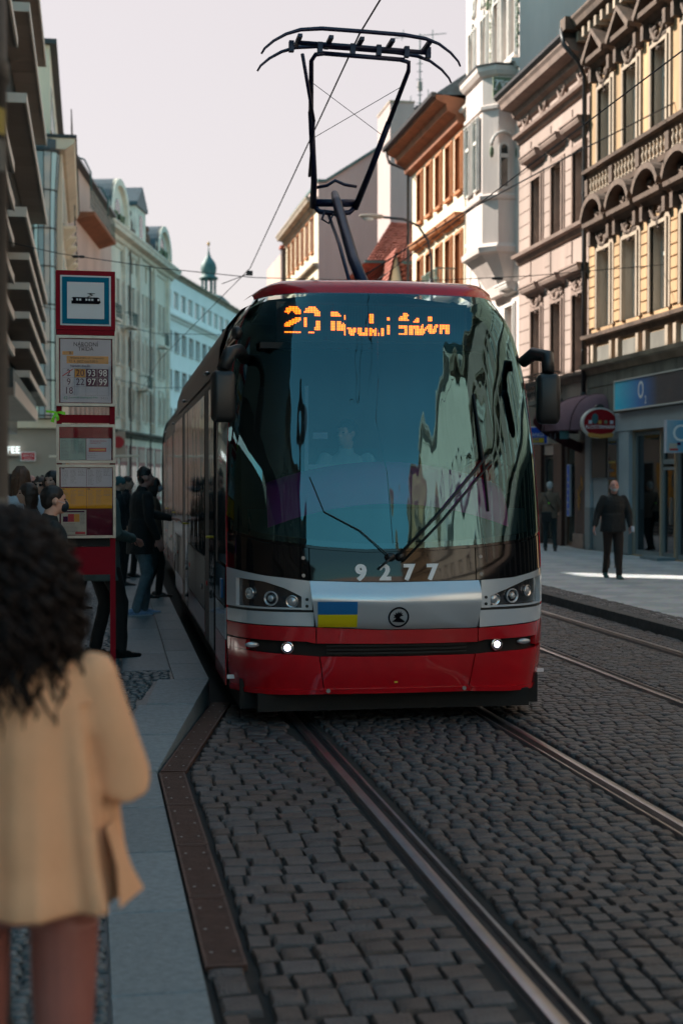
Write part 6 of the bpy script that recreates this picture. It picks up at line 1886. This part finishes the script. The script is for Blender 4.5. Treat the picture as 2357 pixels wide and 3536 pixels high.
person('older man with grey beard walking towards the camera in a black quilted jacket', (9.19, 24.2, .118), R(176), 1.76, 'cloth_black', 'trouser_brown', 'shoe_green',
       ('bald', 'hair_grey'), 'skin_pink', arms=(((-.06, .03, -.28), (-.04, .13, -.50)), ((.06, -.05, -.27), (.12, .02, -.50))),
       feet=((-.06, .20, 0, .0), (.05, -.28, .04, .4)), lean=R(3), head=(R(-6), R(-16)), bulk=1.25, beard='hair_grey', extra=zip_quilt, voxel=.010)
def bag(o, U, Hd, A, legs, s):
    MB().tube([U(-.07, .05, 1.47), U(-.12, -.10, 1.42), U(-.02, -.155, 1.22), U(.12, -.16, 1.02)], .016, 6).build('bag_strap', 'cloth_black', o, 'full')
    f = MB(); f.box(-.20, .06, -.24, -.15, .72, .98); bm = fuse(f, .012, 4); bm.materials.append(M['cloth_black']); link('shoulder_bag', bm, o)
    MB().ell(U(-.02, -.172, 1.20), (.022, .012, .022), 8, 6).build('reflector', 'ribbon_green', o, 'full')
person('white-haired man seen from behind in a brown jacket with a black shoulder bag', (11.35, 34.3, .118), R(-18), 1.74, 'cloth_tan', 'trouser_teal', 'shoe_black',
       ('short', 'hair_grey'), 'skin', arms=(((-.04, -.02, -.27), (-.06, .02, -.52)), ((.03, .05, -.26), (.0, .20, -.44))), feet=((-.10, .06, 0, 0), (.14, -.12, .02, .3)), extra=bag, lean=R(2), bulk=1.1, voxel=.012)
person('figure in a raspberry pink shirt half hidden behind the walking man', (10.32, 27.2, .118), R(-12), 1.60, 'cloth_pink', 'cloth_dark', 'shoe_black', ('short', 'hair_dark'), 'skin', bare_arm=True, voxel=.013)

# crowd on the left ----------------------------------------------
person('dark-haired woman in black at the far left, in profile beside the dark pole', (-.80, 15.7, .2), R(-60), 1.72, 'cloth_black', 'cloth_dark', hair=('bob', 'hair_black'), female=True, voxel=.013)
person('woman with long straight light-brown hair and a white top, seen from behind', (-.70, 15.0, .2), R(12), 1.78, 'cloth_white', 'cloth_dark', hair=('long', 'hair_blonde'), female=True, voxel=.012)
person('bald man with sunglasses in the crowd behind the long-haired woman', (-.86, 21.6, .2), R(178), 1.74, 'cloth_brown', 'cloth_dark', hair=('bald', 'hair_grey'), skin='skin_pink', glasses=True, voxel=.014)
person('curly-haired person with sunglasses in the crowd', (-.66, 19.6, .2), R(165), 1.70, 'cloth_dark', 'cloth_dark', hair=('bun', 'hair_brown'), glasses=True, voxel=.014)
person('person with smooth black hair just left of the timetable column', (-.40, 16.2, .2), R(150), 1.76, 'cloth_black', 'cloth_dark', hair=('bob', 'hair_black'), voxel=.013)
def pack(o, U, Hd, A, legs, s):
    f = MB(); f.box(-.15, .15, -.30, -.13, 1.02, 1.40); bm = fuse(f, .014, 6); bm.materials.append(M['cloth_tan']); link('backpack', bm, o)
    MB().ell(U(-.06, -.24, 1.40), (.09, .06, .03), 10, 6).build('orange_strap', 'orange_cloth', o, 'full')
person('short person with a dark fringe and navy face mask beside the column, looking right', (-.30, 10.9, .12), R(-75), 1.68, 'cloth_dark', 'cloth_dark', hair=('short', 'hair_dark'), mask='mask_navy', female=True, extra=pack, bulk=1.1, voxel=.011)
def cup(o, U, Hd, A, legs, s): MB().lathe([(.03, 0), (.035, .02), (.035, .13), (.015, .16), (.015, .18)], n=12).build('purple_bottle', 'purple', o, 'full', loc=tuple(A[1][2] + Vector((0, .06, .0))))
person('person in black holding a purple bottle at the left edge', (-.82, 12.6, .2), R(-150), 1.70, 'cloth_black', 'cloth_black', hair=('short', 'hair_dark'), arms=(((-.03, -.03, -.27), (.0, .06, -.52)), ((.03, .02, -.27), (-.04, .24, -.28))), extra=cup, voxel=.013)
person('man in a grey-green jacket hidden behind the timetable column with his hands together', (.10, 13.35, .2), R(-62), 1.78, 'cloth_greygreen', 'cloth_black', 'shoe_black', ('short', 'hair_brown'), 'skin_pink',
       arms=(((-.02, .02, -.29), (.12, .26, -.34)), ((.03, .02, -.29), (-.12, .27, -.35))), feet=((-.13, .02, 0, 0), (.13, .14, 0, 0)), bulk=1.12, coat_len=.62, voxel=.011)
def jk(o, U, Hd, A, legs, s): MB().box(-.02, .10, .13, .142, 1.08, 1.10).build('jacket_lettering', 'paper_white', o)
person('tall young man with spiky hair in a black jacket reaching for the tram door button', (.60, 17.6, .2), R(-72), 1.80, 'cloth_black', 'jeans', 'shoe_blue', ('spiky', 'hair_black'), 'skin_pink',
       arms=(((-.02, .16, -.22), (.10, .42, -.28)), ((.03, .0, -.28), (.03, .10, -.52))), feet=((-.10, .10, 0, 0), (.12, -.08, 0, 0)), lean=R(3), head=(R(-8), R(-14)), bulk=1.12, coat_len=.60, extra=jk, voxel=.010)
for (x, y, rz, h, tp, hr, lb) in ((.42, 22.5, -80, 1.72, 'cloth_dark', ('cap', 'cloth_teal'), 'person in a teal knit cap behind the tall young man'),
                                  (.60, 24.5, -100, 1.74, 'cloth_black', ('short', 'hair_brown'), 'person with brown hair queueing behind the knit cap'),
                                  (.86, 20.2, -85, 1.70, 'cloth_brown', ('bob', 'hair_dark'), 'masked person boarding just behind the tall young man'),
                                  (.30, 27.0, -60, 1.68, 'cloth_black', ('short', 'hair_dark'), 'farthest dark figure in the platform queue')):
    person(lb, (x, y, .2), R(rz), h, tp, 'cloth_dark', hair=hr, mask='paper_white' if 'masked' in lb else None, voxel=.014, feet=((-.10, .12, 0, 0), (.10, -.10, 0, 0)))

for k, (x, y, rz, h, tp, hr) in enumerate(((-1.25, 12.2, 40, 1.66, 'cloth_black', ('bob', 'hair_black')), (-1.02, 13.6, -40, 1.72, 'cloth_teal', ('short', 'hair_dark')), (-.98, 17.5, 60, 1.7, 'cloth_dark', ('bun', 'hair_brown')),
                                         (-1.2, 20.5, -20, 1.78, 'cloth_brown', ('short', 'hair_black')), (-.58, 14.3, 100, 1.62, 'cloth_dark', ('bob', 'hair_brown')), (-.2, 18.6, -70, 1.7, 'cloth_black', ('short', 'hair_dark')))):
    person(('person with a black bob standing close to the dark pole', 'short-haired person in teal at the left edge of the crowd', 'person with a messy bun deep in the crowd', 'tall dark-haired person in brown at the back of the crowd',
            'short person with a brown bob between the crowd and the column', 'dark figure hidden mostly behind the timetable column')[k], (x, y, .1 if y < 10 else .2), R(rz), h, tp, 'cloth_dark', hair=hr, voxel=.014)

# driver ----------------------------------------------------------
drv = person('tram driver in a light shirt looking aside behind the windscreen', (0, 0, 0), 0, 1.78, 'cloth_shirt', 'cloth_dark', hair=('short', 'hair_dark'),
             arms=(((-.05, .14, -.22), (.0, .42, -.20)), ((.05, .14, -.22), (.0, .42, -.20))), head=(R(-45), 0), voxel=.012, feet=((-.12, .35, .30, 0), (.12, .35, .30, 0)))
drv.location = (2.28 - .12, 10.4 + 1.62, .58); drv.rotation_euler = (0, 0, R(180 - 5))

# woman in the foreground ------------------------------------------
def foreground():
    b = MB(); s = 1.0
    hc = Vector((-.035, .02, 1.60)); fwd = Vector((0, 1, 0))
    b.ell(hc, (.074, .092, .11), 20, 14); b.tube([(-.02, -.01, 1.38), hc + Vector((0, -.01, -.06))], [.055, .052], 12)
    b.tube([hc + Vector((0, .09, .01)), hc + Vector((0, .108, -.02))], [.009, .013], 8)
    ang = 0
    b.rings([[Vector((rx * math.cos(t), ry * math.sin(t), z)) for t in [2 * PI * k / 20 for k in range(20)]] for z, rx, ry in ((.885, .150, .11), (.95, .160, .125), (1.08, .125, .10), (1.25, .145, .11), (1.36, .155, .10), (1.42, .08, .06))])
    legs = []
    for q, fy in ((-1, .03), (1, -.03)):
        hp = Vector((q * .100, 0, .88)); kn = Vector((q * .096, .02 + fy, .47)); an = Vector((q * .09, fy, .08)); legs.append((hp, kn, an))
        b.tube([hp, hp.lerp(kn, .35), hp.lerp(kn, .75), kn, kn.lerp(an, .3), kn.lerp(an, .7), an, an - Vector((0, 0, .04))], [.080, .074, .060, .054, .056, .042, .034, .036], 14)
    # right arm bent forward, hand towards a phone held in front; left arm the same
    for q in (-1, 1):
        so_ = Vector((q * .165, 0, 1.36)); el = Vector((q * .235, -.01, 1.17)); wr = Vector((q * .10, .22, 1.24))
        cap(b, [so_, el, wr], [.045, .038, .026]); hand(b, wr, wr - el, (0, -.2, -1), -1 if q > 0 else 1, 1.0, .7)
    me = fuse(b, .009, 2); me.materials.append(M['skin_red'])
    o = link('person', me, None, (-.150, 3.05, 0), (0, 0, R(-4))); o.scale = (.93, .93, 1.03)
    tag(o, 'woman with dark curly hair and a yellow beige coat, back to the camera, bare legs', 'person')
    # coat: flared body with pleats, then sleeves
    c = MB(); rings = []
    N = 72
    for z, rx, ry, dy, pl in ((.915, .232, .190, -.005, .026), (.945, .228, .186, -.005, .024), (1.0, .215, .172, -.005, .021), (1.12, .198, .156, -.005, .017), (1.24, .186, .143, -.003, .010), (1.33, .180, .128, 0, .002), (1.385, .168, .105, -.004, 0), (1.425, .115, .085, -.012, 0), (1.455, .070, .065, -.015, 0)):
        rings.append([Vector(((rx + pl * math.sin(7 * t + .7) + pl * .5 * math.sin(17 * t)) * math.cos(t), dy + (ry + pl * math.sin(9 * t + z) + pl * .5 * math.sin(15 * t)) * math.sin(t), z)) for t in [2 * PI * k / N for k in range(N)]])
    c.rings(rings)
    for q in (-1, 1):
        so_ = Vector((q * .160, 0, 1.365)); el = Vector((q * .238, -.015, 1.165)); wr = Vector((q * .12, .18, 1.235))
        cap(c, [so_, so_.lerp(el, .45), el, el.lerp(wr, .5), wr], [.064, .062, .062, .056, .050], 16)
    cm_ = fuse(c, .0085, 2, .004, 7, 1.0); cm_.materials.append(M['coat_yellow']); co_ = link('coat', cm_, o)
    fl = MB(); fl.rings([[(.20, -.09, 1.08), (.215, -.02, 1.08), (.218, .06, 1.08)], [(.225, -.10, 1.0), (.255, -.02, .98), (.24, .08, .98)], [(.230, -.11, .92), (.280, -.01, .935), (.25, .1, .92)]], False, closed=False)
    fl.build('coat_flap', 'coat_yellow', co_, 'full')
    MB().tube([(-.165, -.075, 1.33), (-.06, -.118, 1.30), (.06, -.118, 1.30), (.165, -.075, 1.33)], .004, 5).build('yoke_seam', 'coat_yellow', co_, 'full')
    # curls
    r_ = random.Random(12); hb = MB(); hb.ell(hc + Vector((0, -.02, .005)), (.096, .105, .115), 20, 14)
    hb.ell(hc + Vector((0, -.07, -.12)), (.108, .075, .13), 16, 12); hm_ = fuse(hb, .012, 2, .012, 18); hm_.materials.append(M['hair_curl']); hr = link('hair', hm_, o)
    cu = MB()
    for k in range(900):
        a_ = r_.uniform(PI * .80, PI * 2.2); el_ = r_.uniform(-.35, 1.3)
        d = Vector((math.cos(a_) * math.cos(el_), math.sin(a_) * math.cos(el_), math.sin(el_)))
        p = hc + Vector((d.x * .112, d.y * .112 - .02, d.z * .125)); L = r_.uniform(.10, .30) * (1 if el_ < .6 else 1.15)
        ph = r_.uniform(0, 6.28); rad = r_.uniform(.009, .02); pts = []
        for i in range(15):
            t = i / 14; out = (.03 + .045 * ((k * 37) % 100) / 100) * math.sin(min(1, t * 1.5) * PI / 2)
            q_ = p + Vector((d.x * out, d.y * out, -L * t ** 1.3 + .01 * math.sin(t * 3)))
            # hair falls on the back
            q_ += Vector((rad * math.cos(ph + t * 19), rad * math.sin(ph + t * 19), 0)); pts.append(q_)
        cu.tube(pts, [.0042] * 13 + [.003, .0015], 4)
    cu.build('curls', 'hair_curl', hr, 'full', kind='stuff')
    for hp, kn, an in legs:
        f = MB()
        for yy, w_, h_ in ((-.055, .034, .07), (.0, .038, .075), (.06, .040, .05), (.12, .042, .035), (.155, .034, .028)): f.ell((an.x, an.y + yy, h_ * .52), (w_, .05, h_ * .55), 12, 8)
        fm = fuse(f, .009, 2); fm.materials.append(M['shoe_black']); link('shoe', fm, o)
foreground()
# ------------------------------------------------------------------ timetable column at the stop
TX, TY = -.035, 12.0
tot = thing('tram_stop_column', 'red tram stop column with a blue tram pictogram and framed timetables', 'stop sign', (TX, TY, 0), R(2))
MB().box(.195, .238, -.03, .03, .2, 3.10).build('post', 'totem_red', tot); MB().box(-.238, -.195, -.03, .03, .2, 3.10).build('post', 'totem_red', tot)
f = MB(); f.box(-.24, .24, -.08, .08, 3.08, 3.565); hd = f.build('sign_box', 'totem_red', tot)
MB().box(-.232, .232, -.075, .075, 3.04, 3.078).build('sign_foot', 'totem_red', tot)
def pl(nm, x0, x1, z0, z1, m, lay, par): return MB().box(x0, x1, -.08 - lay - .003, -.08 - lay, z0, z1).build(nm, m, par)
pl('rim_white', -.205, .205, 3.115, 3.525, 'sign_white', .001, hd); pl('frame_blue', -.190, .190, 3.128, 3.512, 'sign_blue', .005, hd); pl('field_white', -.150, .150, 3.170, 3.470, 'sign_white', .009, hd)
pic = MB()
def pb(x0, x1, z0, z1, l=0): pic.box(x0, x1, -.0965 - l, -.0935 - l, z0, z1)
pic.prism([(-.115, 3.292), (.108, 3.292), (.122, 3.305), (.112, 3.340), (.100, 3.346), (-.104, 3.346), (-.116, 3.336)], -.0965, -.0935, 'y')
pic.prism([(.02, 3.347), (.06, 3.365), (.035, 3.376), (.028, 3.371), (.05, 3.364), (.01, 3.350)], -.0965, -.0935, 'y'); pb(.015, .075, 3.376, 3.380)
pic.build('tram_pictogram', 'ink_black', hd)
pw = MB()
for k, x in enumerate((-.112, -.068, -.044, .006, .030, .054, .104)): pw.box(x - .008, x + .008, -.0985, -.0975, 3.318, 3.334)
pw.build('pictogram_windows', 'sign_white', hd)
def case(z0, z1, nm, back='paper_maroon'):
    c = MB(); y0, y1 = -.075, .06
    c.box(-.24, -.218, y0, y1, z0, z1); c.box(.218, .24, y0, y1, z0, z1); c.box(-.218, .218, y0, y1, z0, z0 + .022); c.box(-.218, .218, y0, y1, z1 - .022, z1)
    o = c.build(nm, 'totem_frame', tot)
    MB().box(-.218, .218, -.055, .05, z0 + .022, z1 - .022).build('back_board', back, o)
    MB().box(-.218, .218, -.072, -.0705, z0 + .022, z1 - .022).build('cover_glass', 'sheet_glass', o)
    return o
def sheet(par, x0, x1, z0, z1, m, lay=0): return MB().box(x0, x1, -.0572 - lay, -.0556 - lay, z0, z1).build('paper', m, par)
def tx(par, s, size, x, z, m, xs=.9, lay=0): return text(s, size, par, (x, -.0600 - lay, z), 0, m, thick=.0004, xs=xs)
c1 = case(2.455, 3.035, 'timetable_case')
sheet(c1, -.205, .205, 2.485, 3.005, 'paper_white')
tx(c1, 'NÁRODNÍ', .048, 0, 2.962, 'ink_black'); tx(c1, 'TŘÍDA', .048, 0, 2.925, 'ink_black')
sheet(c1, -.19, -.10, 2.875, 2.905, 'ink_orange', .001); tx(c1, 'B', .034, -.125, 2.889, 'ink_black', lay=.001)
sheet(c1, -.155, .185, 2.805, 2.868, 'ink_orange', .001); tx(c1, 'dočasná změna od / temporary', .0235, .01, 2.852, 'ink_black', lay=.001); tx(c1, '12. 4. 2022 cca 0:00 h', .030, -.02, 2.822, 'ink_black', lay=.001)
tx(c1, 'Národní divadlo', .028, -.045, 2.785, 'ink_purple')
cw, cx0 = .0925, -.185
for (rr, cc, s, m_bg, m_fg) in ((0, 0, '2', None, 'ink_purple'), (0, 1, '20', 'ink_orange', 'ink_purple'), (0, 2, '93', 'ink_purple', 'white_paint'), (0, 3, '98', 'ink_purple', 'white_paint'),
                            (1, 0, '9', None, 'ink_purple'), (1, 1, '22', None, 'ink_purple'), (1, 2, '97', 'ink_purple', 'white_paint'), (1, 3, '99', 'ink_purple', 'white_paint'), (2, 0, '18', None, 'ink_purple')):
    x = cx0 + cc * cw; z = 2.690 - rr * .073
    if m_bg: sheet(c1, x + .002, x + cw - .002, z + .001, z + .071, m_bg, .001)
    tx(c1, s, .078, x + cw / 2, z + .035, m_fg, .9, .001)
ln = MB()
for k in range(5): ln.box(cx0 + k * cw - .0006, cx0 + k * cw + .0006, -.0580, -.0574, 2.542, 2.763)
for k in range(4): ln.box(cx0, cx0 + 4 * cw, -.0580, -.0574, 2.5435 + k * .073, 2.5447 + k * .073)
ln.build('grid_lines', 'ink_grey', c1)
MB().tube([(-.19, -.0605, 2.70), (-.105, -.0605, 2.758)], .004, 4).build('strike_mark', 'ink_red', c1)
tx(c1, '42', .040, -.165, 2.520, 'ink_green'); tx(c1, 'historická tramvajová linka', .024, -.02, 2.527, 'ink_green'); tx(c1, '2 0 2 2', .022, .15, 2.520, 'ink_grey')
# gap with the red rail and the green ribbon
MB().box(-.195, .195, -.02, .02, 2.318, 2.385).build('cross_rail', 'totem_red', tot)
rb = MB()
rb.rings([[(-.235, -.05, 2.392), (-.235, -.05, 2.408)], [(-.27, -.07, 2.395), (-.27, -.07, 2.415)], [(-.32, -.06, 2.400), (-.32, -.06, 2.418)]], False, closed=False)
rb.rings([[(-.23, -.05, 2.395), (-.23, -.05, 2.408)], [(-.20, -.07, 2.388), (-.20, -.07, 2.412)], [(-.165, -.06, 2.380), (-.165, -.06, 2.405)]], False, closed=False)
rb.rings([[(-.25, -.06, 2.40), (-.235, -.06, 2.40)], [(-.27, -.07, 2.36), (-.25, -.07, 2.36)], [(-.285, -.06, 2.325), (-.255, -.06, 2.315)]], False, closed=False)
rb.rings([[(-.245, -.06, 2.40), (-.23, -.06, 2.40)], [(-.24, -.07, 2.36), (-.215, -.07, 2.36)], [(-.235, -.06, 2.33), (-.215, -.06, 2.34)]], False, closed=False)
rb = rb.build('ribbon', 'ribbon_green', None, loc=(TX, TY, 0)); tag(rb, 'neon green ribbon bow tied to the red stop column', 'ribbon')
c2 = case(1.985, 2.305, 'timetable_case')
sheet(c2, -.218, .218, 2.195, 2.283, 'totem_red')
sheet(c2, -.212, -.003, 2.010, 2.188, 'paper_green'); sheet(c2, .003, .205, 2.010, 2.188, 'paper_white')
def lines(par, x0, x1, z1, n, dz, m, seed, h=.0022, lay=0):
    r_ = random.Random(seed); mb = MB()
    for k in range(n):
        e = x0 + (x1 - x0) * r_.uniform(.55, 1)
        x = x0
        while x < e:
            w = r_.uniform(.006, .02); mb.box(x, min(x + w, x1), -.0588 - lay, -.0580 - lay, z1 - k * dz, z1 - k * dz + h); x += w + .004
    return mb.build('print_lines', m, par, kind='stuff')
lines(c2, -.20, -.14, 2.170, 13, .0115, 'ink_grey', 1); lines(c2, -.125, -.08, 2.170, 10, .0115, 'ink_grey', 2); lines(c2, -.065, -.015, 2.160, 9, .0115, 'ink_grey', 3)
tx(c2, 'Do zastávky Karlovo', .018, .10, 2.168, 'ink_red'); tx(c2, 'tramvaje 7, 41', .018, .075, 2.150, 'ink_red')
MB().box(.022, .165, -.0590, -.0582, 2.078, 2.112).build('tram_drawing', 'ink_red', c2); MB().box(.03, .155, -.0596, -.0592, 2.088, 2.102).build('drawing_windows', 'ink_orange', c2)
lines(c2, .012, .10, 2.060, 3, .014, 'ink_grey', 4)
c3 = case(1.365, 1.972, 'timetable_case')
W0, W1, W2 = -.205, .003, .211
zr_ = [(1.790, 1.945), (1.610, 1.778), (1.392, 1.598)]
for i, (z0, z1) in enumerate(zr_):
    for j, (a, b_) in enumerate(((W0, W1 - .003), (W1, W2))):
        m_ = ('paper_white', 'paper_yellow', 'paper_beige')[i]
        if i == 2 and j == 1: continue
        sheet(c3, a, b_, z0, z1, m_)
        if i < 2:
            lines(c3, a + .012, a + .060, z1 - .022, 12, .0105, 'ink_grey', 10 + i * 2 + j); lines(c3, a + .078, a + .125, z1 - .020, 11, .0105, 'ink_grey', 20 + i * 2 + j); lines(c3, a + .14, a + .195, z1 - .018, 4, .012, 'ink_grey', 30 + i * 2 + j)
            MB().box(a + .006, a + .03, -.0590, -.0582, z1 - .011, z1 - .004).build('heading', 'ink_black', c3)
            MB().box(a + .136, a + .198, -.0590, -.0582, z1 - .062, z1 - .060).build('box_line', 'ink_grey', c3)
MB().box(-.195, -.015, -.0590, -.0582, 1.578, 1.590).build('heading', 'ink_purple', c3)
MB().box(-.19, -.15, -.0590, -.0582, 1.500, 1.545).build('fare_table', 'ink_purple', c3); MB().box(-.149, -.10, -.0590, -.0582, 1.500, 1.565).build('fare_table', 'ink_red', c3); MB().box(-.099, -.055, -.0590, -.0582, 1.500, 1.565).build('fare_table', 'ink_orange', c3)
lines(c3, -.048, -.012, 1.57, 9, .011, 'ink_grey', 40); lines(c3, -.19, -.06, 1.485, 7, .011, 'ink_grey', 41); MB().box(-.09, -.01, -.0590, -.0582, 1.398, 1.418).build('heading', 'ink_red', c3)
MB().box(-.195, .195, -.03, .03, 1.06, 1.29).build('waste_panel', 'totem_red', tot); MB().box(-.19, .19, -.02, .05, 1.295, 1.36).build('gap_box', 'cloth_black', tot)
MB().box(-.26, .26, -.05, .05, .18, .215).build('base_plate', 'totem_red', tot)

# dark pole at the left edge
pole = thing('lamp_post', 'dark blurred pole with stickers at the left edge, behind the woman in the coat', 'pole', (-.318, 4.0, 0))
MB().lathe([(.115, 0), (.115, .3), (.098, .34), (.098, 1.62), (.106, 1.63), (.106, 1.69), (.098, 1.70), (.098, 2.90), (.105, 2.91), (.105, 2.96), (.098, 2.97), (.090, 7)], n=24).build('shaft', 'pole_paint', pole, 'full')
def wrap(nm, a0, a1, z0, z1, m, r_=.0995):
    n = 8; mb = MB(); mb.rings([[(r_ * math.cos(a0 + (a1 - a0) * k / n), r_ * math.sin(a0 + (a1 - a0) * k / n), z) for k in range(n + 1)] for z in (z0, z1)], False, closed=False); mb.build(nm, m, pole, 'full')
wrap('sticker', -1.4, -.3, 2.76, 2.83, 'sticker_yellow'); wrap('sticker', -1.4, -.3, 2.66, 2.745, 'sticker_pale'); wrap('band', -2.9, .3, 1.74, 1.78, 'sticker_pale')

# ------------------------------------------------------------------ signs and awning on the right
aw_ = thing('awning', 'burgundy rounded fabric awning over the pub entrance', 'awning', (XR, 35.7, 2.93))
def awn():
    NA, NB = 18, 8; rows = []
    for j in range(NB + 1):
        v = j / NB; ph = v * PI / 2
        rows.append([(-(1.32) * math.sin(PI * i / NA) ** .75 * math.cos(ph) ** .85 if 0 < i < NA else 0.0, -1.75 * math.cos(PI * i / NA) * (1 - .55 * v ** 2.2), .26 + .92 * math.sin(ph)) for i in range(NA + 1)])
    m = MB(); m.rings(rows, False, closed=False); m.build('canopy', 'awning', aw_, True)
    for i in (4, 9, 14): MB().tube([rows[j][i] for j in range(NB + 1)], .016, 5).build('hoop_seam', 'awning_dark', aw_, 'full')
    m = MB(); m.rings([[(x, y, z) for x, y, _ in rows[0]] for z in (.0, .262)], False, closed=False); m.build('valance', 'awning_dark', aw_)
    m = MB(); m.tube([(x * 1.003, y, .258) for x, y, _ in rows[0]], .014, 5); m.build('rim', 'awning_dark', aw_, 'full')
awn(); aw_.location = (XR - .07, 34.35, 2.86); aw_.scale = (1, .66, 1)
text('J. J. 1882', .17, aw_, (-1.10, -.93, .13), R(-42), 'ink_grey')
MB().box(-.12, .12, -.004, 0, -.10, .10).build('badge', 'cloth_teal', aw_, loc=(-1.02, -1.06, .15)); aw_.children[-1].rotation_euler = (0, 0, R(-38))
MB().box(-.3, 0, -.004, 0, 0, .1).build('print', 'ink_grey', aw_, loc=(-1.20, -.66, .42)); aw_.children[-1].rotation_euler = (R(-20), 0, R(-58))
kl = thing('oval_pub_sign', 'oval red pub sign reading KLOSTERMANN with a gold scroll', 'sign', (12.11, 32.85, 3.27))
def oval(a, b, n=28): return [(a * math.cos(2 * PI * k / n), b * math.sin(2 * PI * k / n)) for k in range(n)]
MB().prism(oval(.45, .37), -.09, .09, 'y').build('body', 'frame_white', kl, True); MB().prism(oval(.415, .335), -.105, -.088, 'y').build('face', 'sign_red', kl)
MB().prism(oval(.10, .07), -.08, .08, 'y').build('crown', 'iron_black', kl, loc=(0, 0, .385)); 
text('KLOSTERMANN', .118, kl, (.01, -.109, -.10), 0, 'white_paint', xs=.92)
MB().prism([(-.28, -.24), (0, -.275), (.28, -.24), (.33, -.26), (.30, -.34), (0, -.37), (-.30, -.34), (-.33, -.26)], -.118, -.106, 'y').build('scroll', 'gold', kl)
MB().ell((-.14, -.106, .10), (.085, .006, .13), 12, 8).build('portrait', 'cloth_teal', kl, 'full')
for k in range(4): MB().box(-.30 + (k if k == 0 else k + .6) * .15, -.22 + (k if k == 0 else k + .6) * .15, -.112, -.106, -.02, .06).build('shield', ['paper_white', 'gold', 'relief_green', 'paper_white'][k], kl)
MB().box(.42, .60, -.03, .03, -.02, .02).box(.56, .60, -.05, .05, -.22, .2).build('bracket', 'frame_dark', kl)
ex = thing('exchange_sign', 'blue exchange sign with a yellow ATM field beside the tram mirror', 'sign', (11.05, 36.0, 2.86))
MB().box(-.02, .80, 0, .12, -.02, .44).build('frame', 'white_paint', ex); MB().box(0, .78, -.012, -.001, 0, .42).build('field', 'atm_blue', ex); MB().box(.10, .70, -.018, -.0125, .02, .15).build('atm_field', 'atm_yellow', ex)
text('EXCHANGE', .135, ex, (.36, -.020, .225), 0, 'white_paint', xs=.98); text('ATM', .135, ex, (.40, -.024, .085), 0, 'atm_blue', xs=1.15)
tr_ = thing('triangle_sign', 'dim red triangle sign with small lettering under the exchange sign', 'sign', (11.45, 36.3, 2.36))
MB().tube([(-.12, 0, .1), (.12, 0, .1), (0, 0, .36), (-.12, 0, .1), (.12, 0, .1)], .018, 5).build('triangle', 'marker_red', tr_); text('ASIA BAR', .09, tr_, (0, 0, .0), 0, 'ink_grey')
lp = thing('street_lamp', 'curved street lamp arm with its grey head above the tram roof', 'street lamp', (11.47, 47.5, .1))
MB().tube([(.02, 0, 0), (.02, 0, 4), (.02, 0, 8.6)], [.09, .08, .065], 10).build('pole', 'gutter', lp, 'full'); MB().tube([(.02, 0, 8.5), (.02, 0, 9.4), (-.10, 0, 10.0), (-.45, 0, 10.5), (-.95, 0, 10.70), (-1.70, 0, 10.75)], .045, 8).build('arm', 'gutter', lp, 'full')
MB().lathe([(.09, 0), (.1, .1), (.07, .25)], (.02, 0, 8.45), 10).build('collar', 'gutter', lp, 'full')
h_ = MB().rings([[(x, w * math.cos(t), 10.76 + hh * math.sin(t)) for t in [2 * PI * k / 12 for k in range(12)]] for x, w, hh in ((-1.66, .06, .05), (-1.75, .11, .08), (-2.2, .13, .085), (-2.45, .09, .05), (-2.48, .03, .02))]).build('lamp_head', 'taupe', lp, 'full')
MB().ell((-2.18, 0, 10.68), (.20, .10, .075), 12, 8).build('glass_bowl', 'glass_bowl', h_, 'full')
ms = thing('antenna_mast', 'thin roof mast with television aerials beside the tall block', 'antenna', (17.5, 75, 0))
MB().tube([(0, 0, 20.5), (0, 0, 25.95)], .035, 6).build('mast', 'copper_green', ms)
def aer(pts): MB().tube(pts, .022, 4).build('aerial', 'copper_green', ms)
aer([(-1.4, 0, 25.65), (1.45, 0, 26.05)]); aer([(-1.0, 0, 25.55), (-.9, 0, 26.1)]); aer([(.7, 0, 25.6), (.7, 0, 26.2)])
for k in range(9): aer([(-.16 - .02 * (k % 3), 0, 21.4 + k * .42), (.14, 0, 21.42 + k * .42)])
aer([(-.9, 0, 21.2), (0, 0, 21.25)]); aer([(-.55, 0, 21.5), (-.5, 0, 22.6)]); aer([(-.8, 0, 22.1), (0, 0, 22.1)]); aer([(0, 0, 21.7), (.8, 0, 22.0)]); aer([(.45, 0, 21.4), (.45, 0, 23)]); aer([(.75, 0, 21.5), (.7, 0, 22.8)])
MB().box(-.1, .12, -.06, .06, 22.9, 23.4).build('aerial_box', 'taupe', ms)
bpy.data.scenes.remove(side_scene)
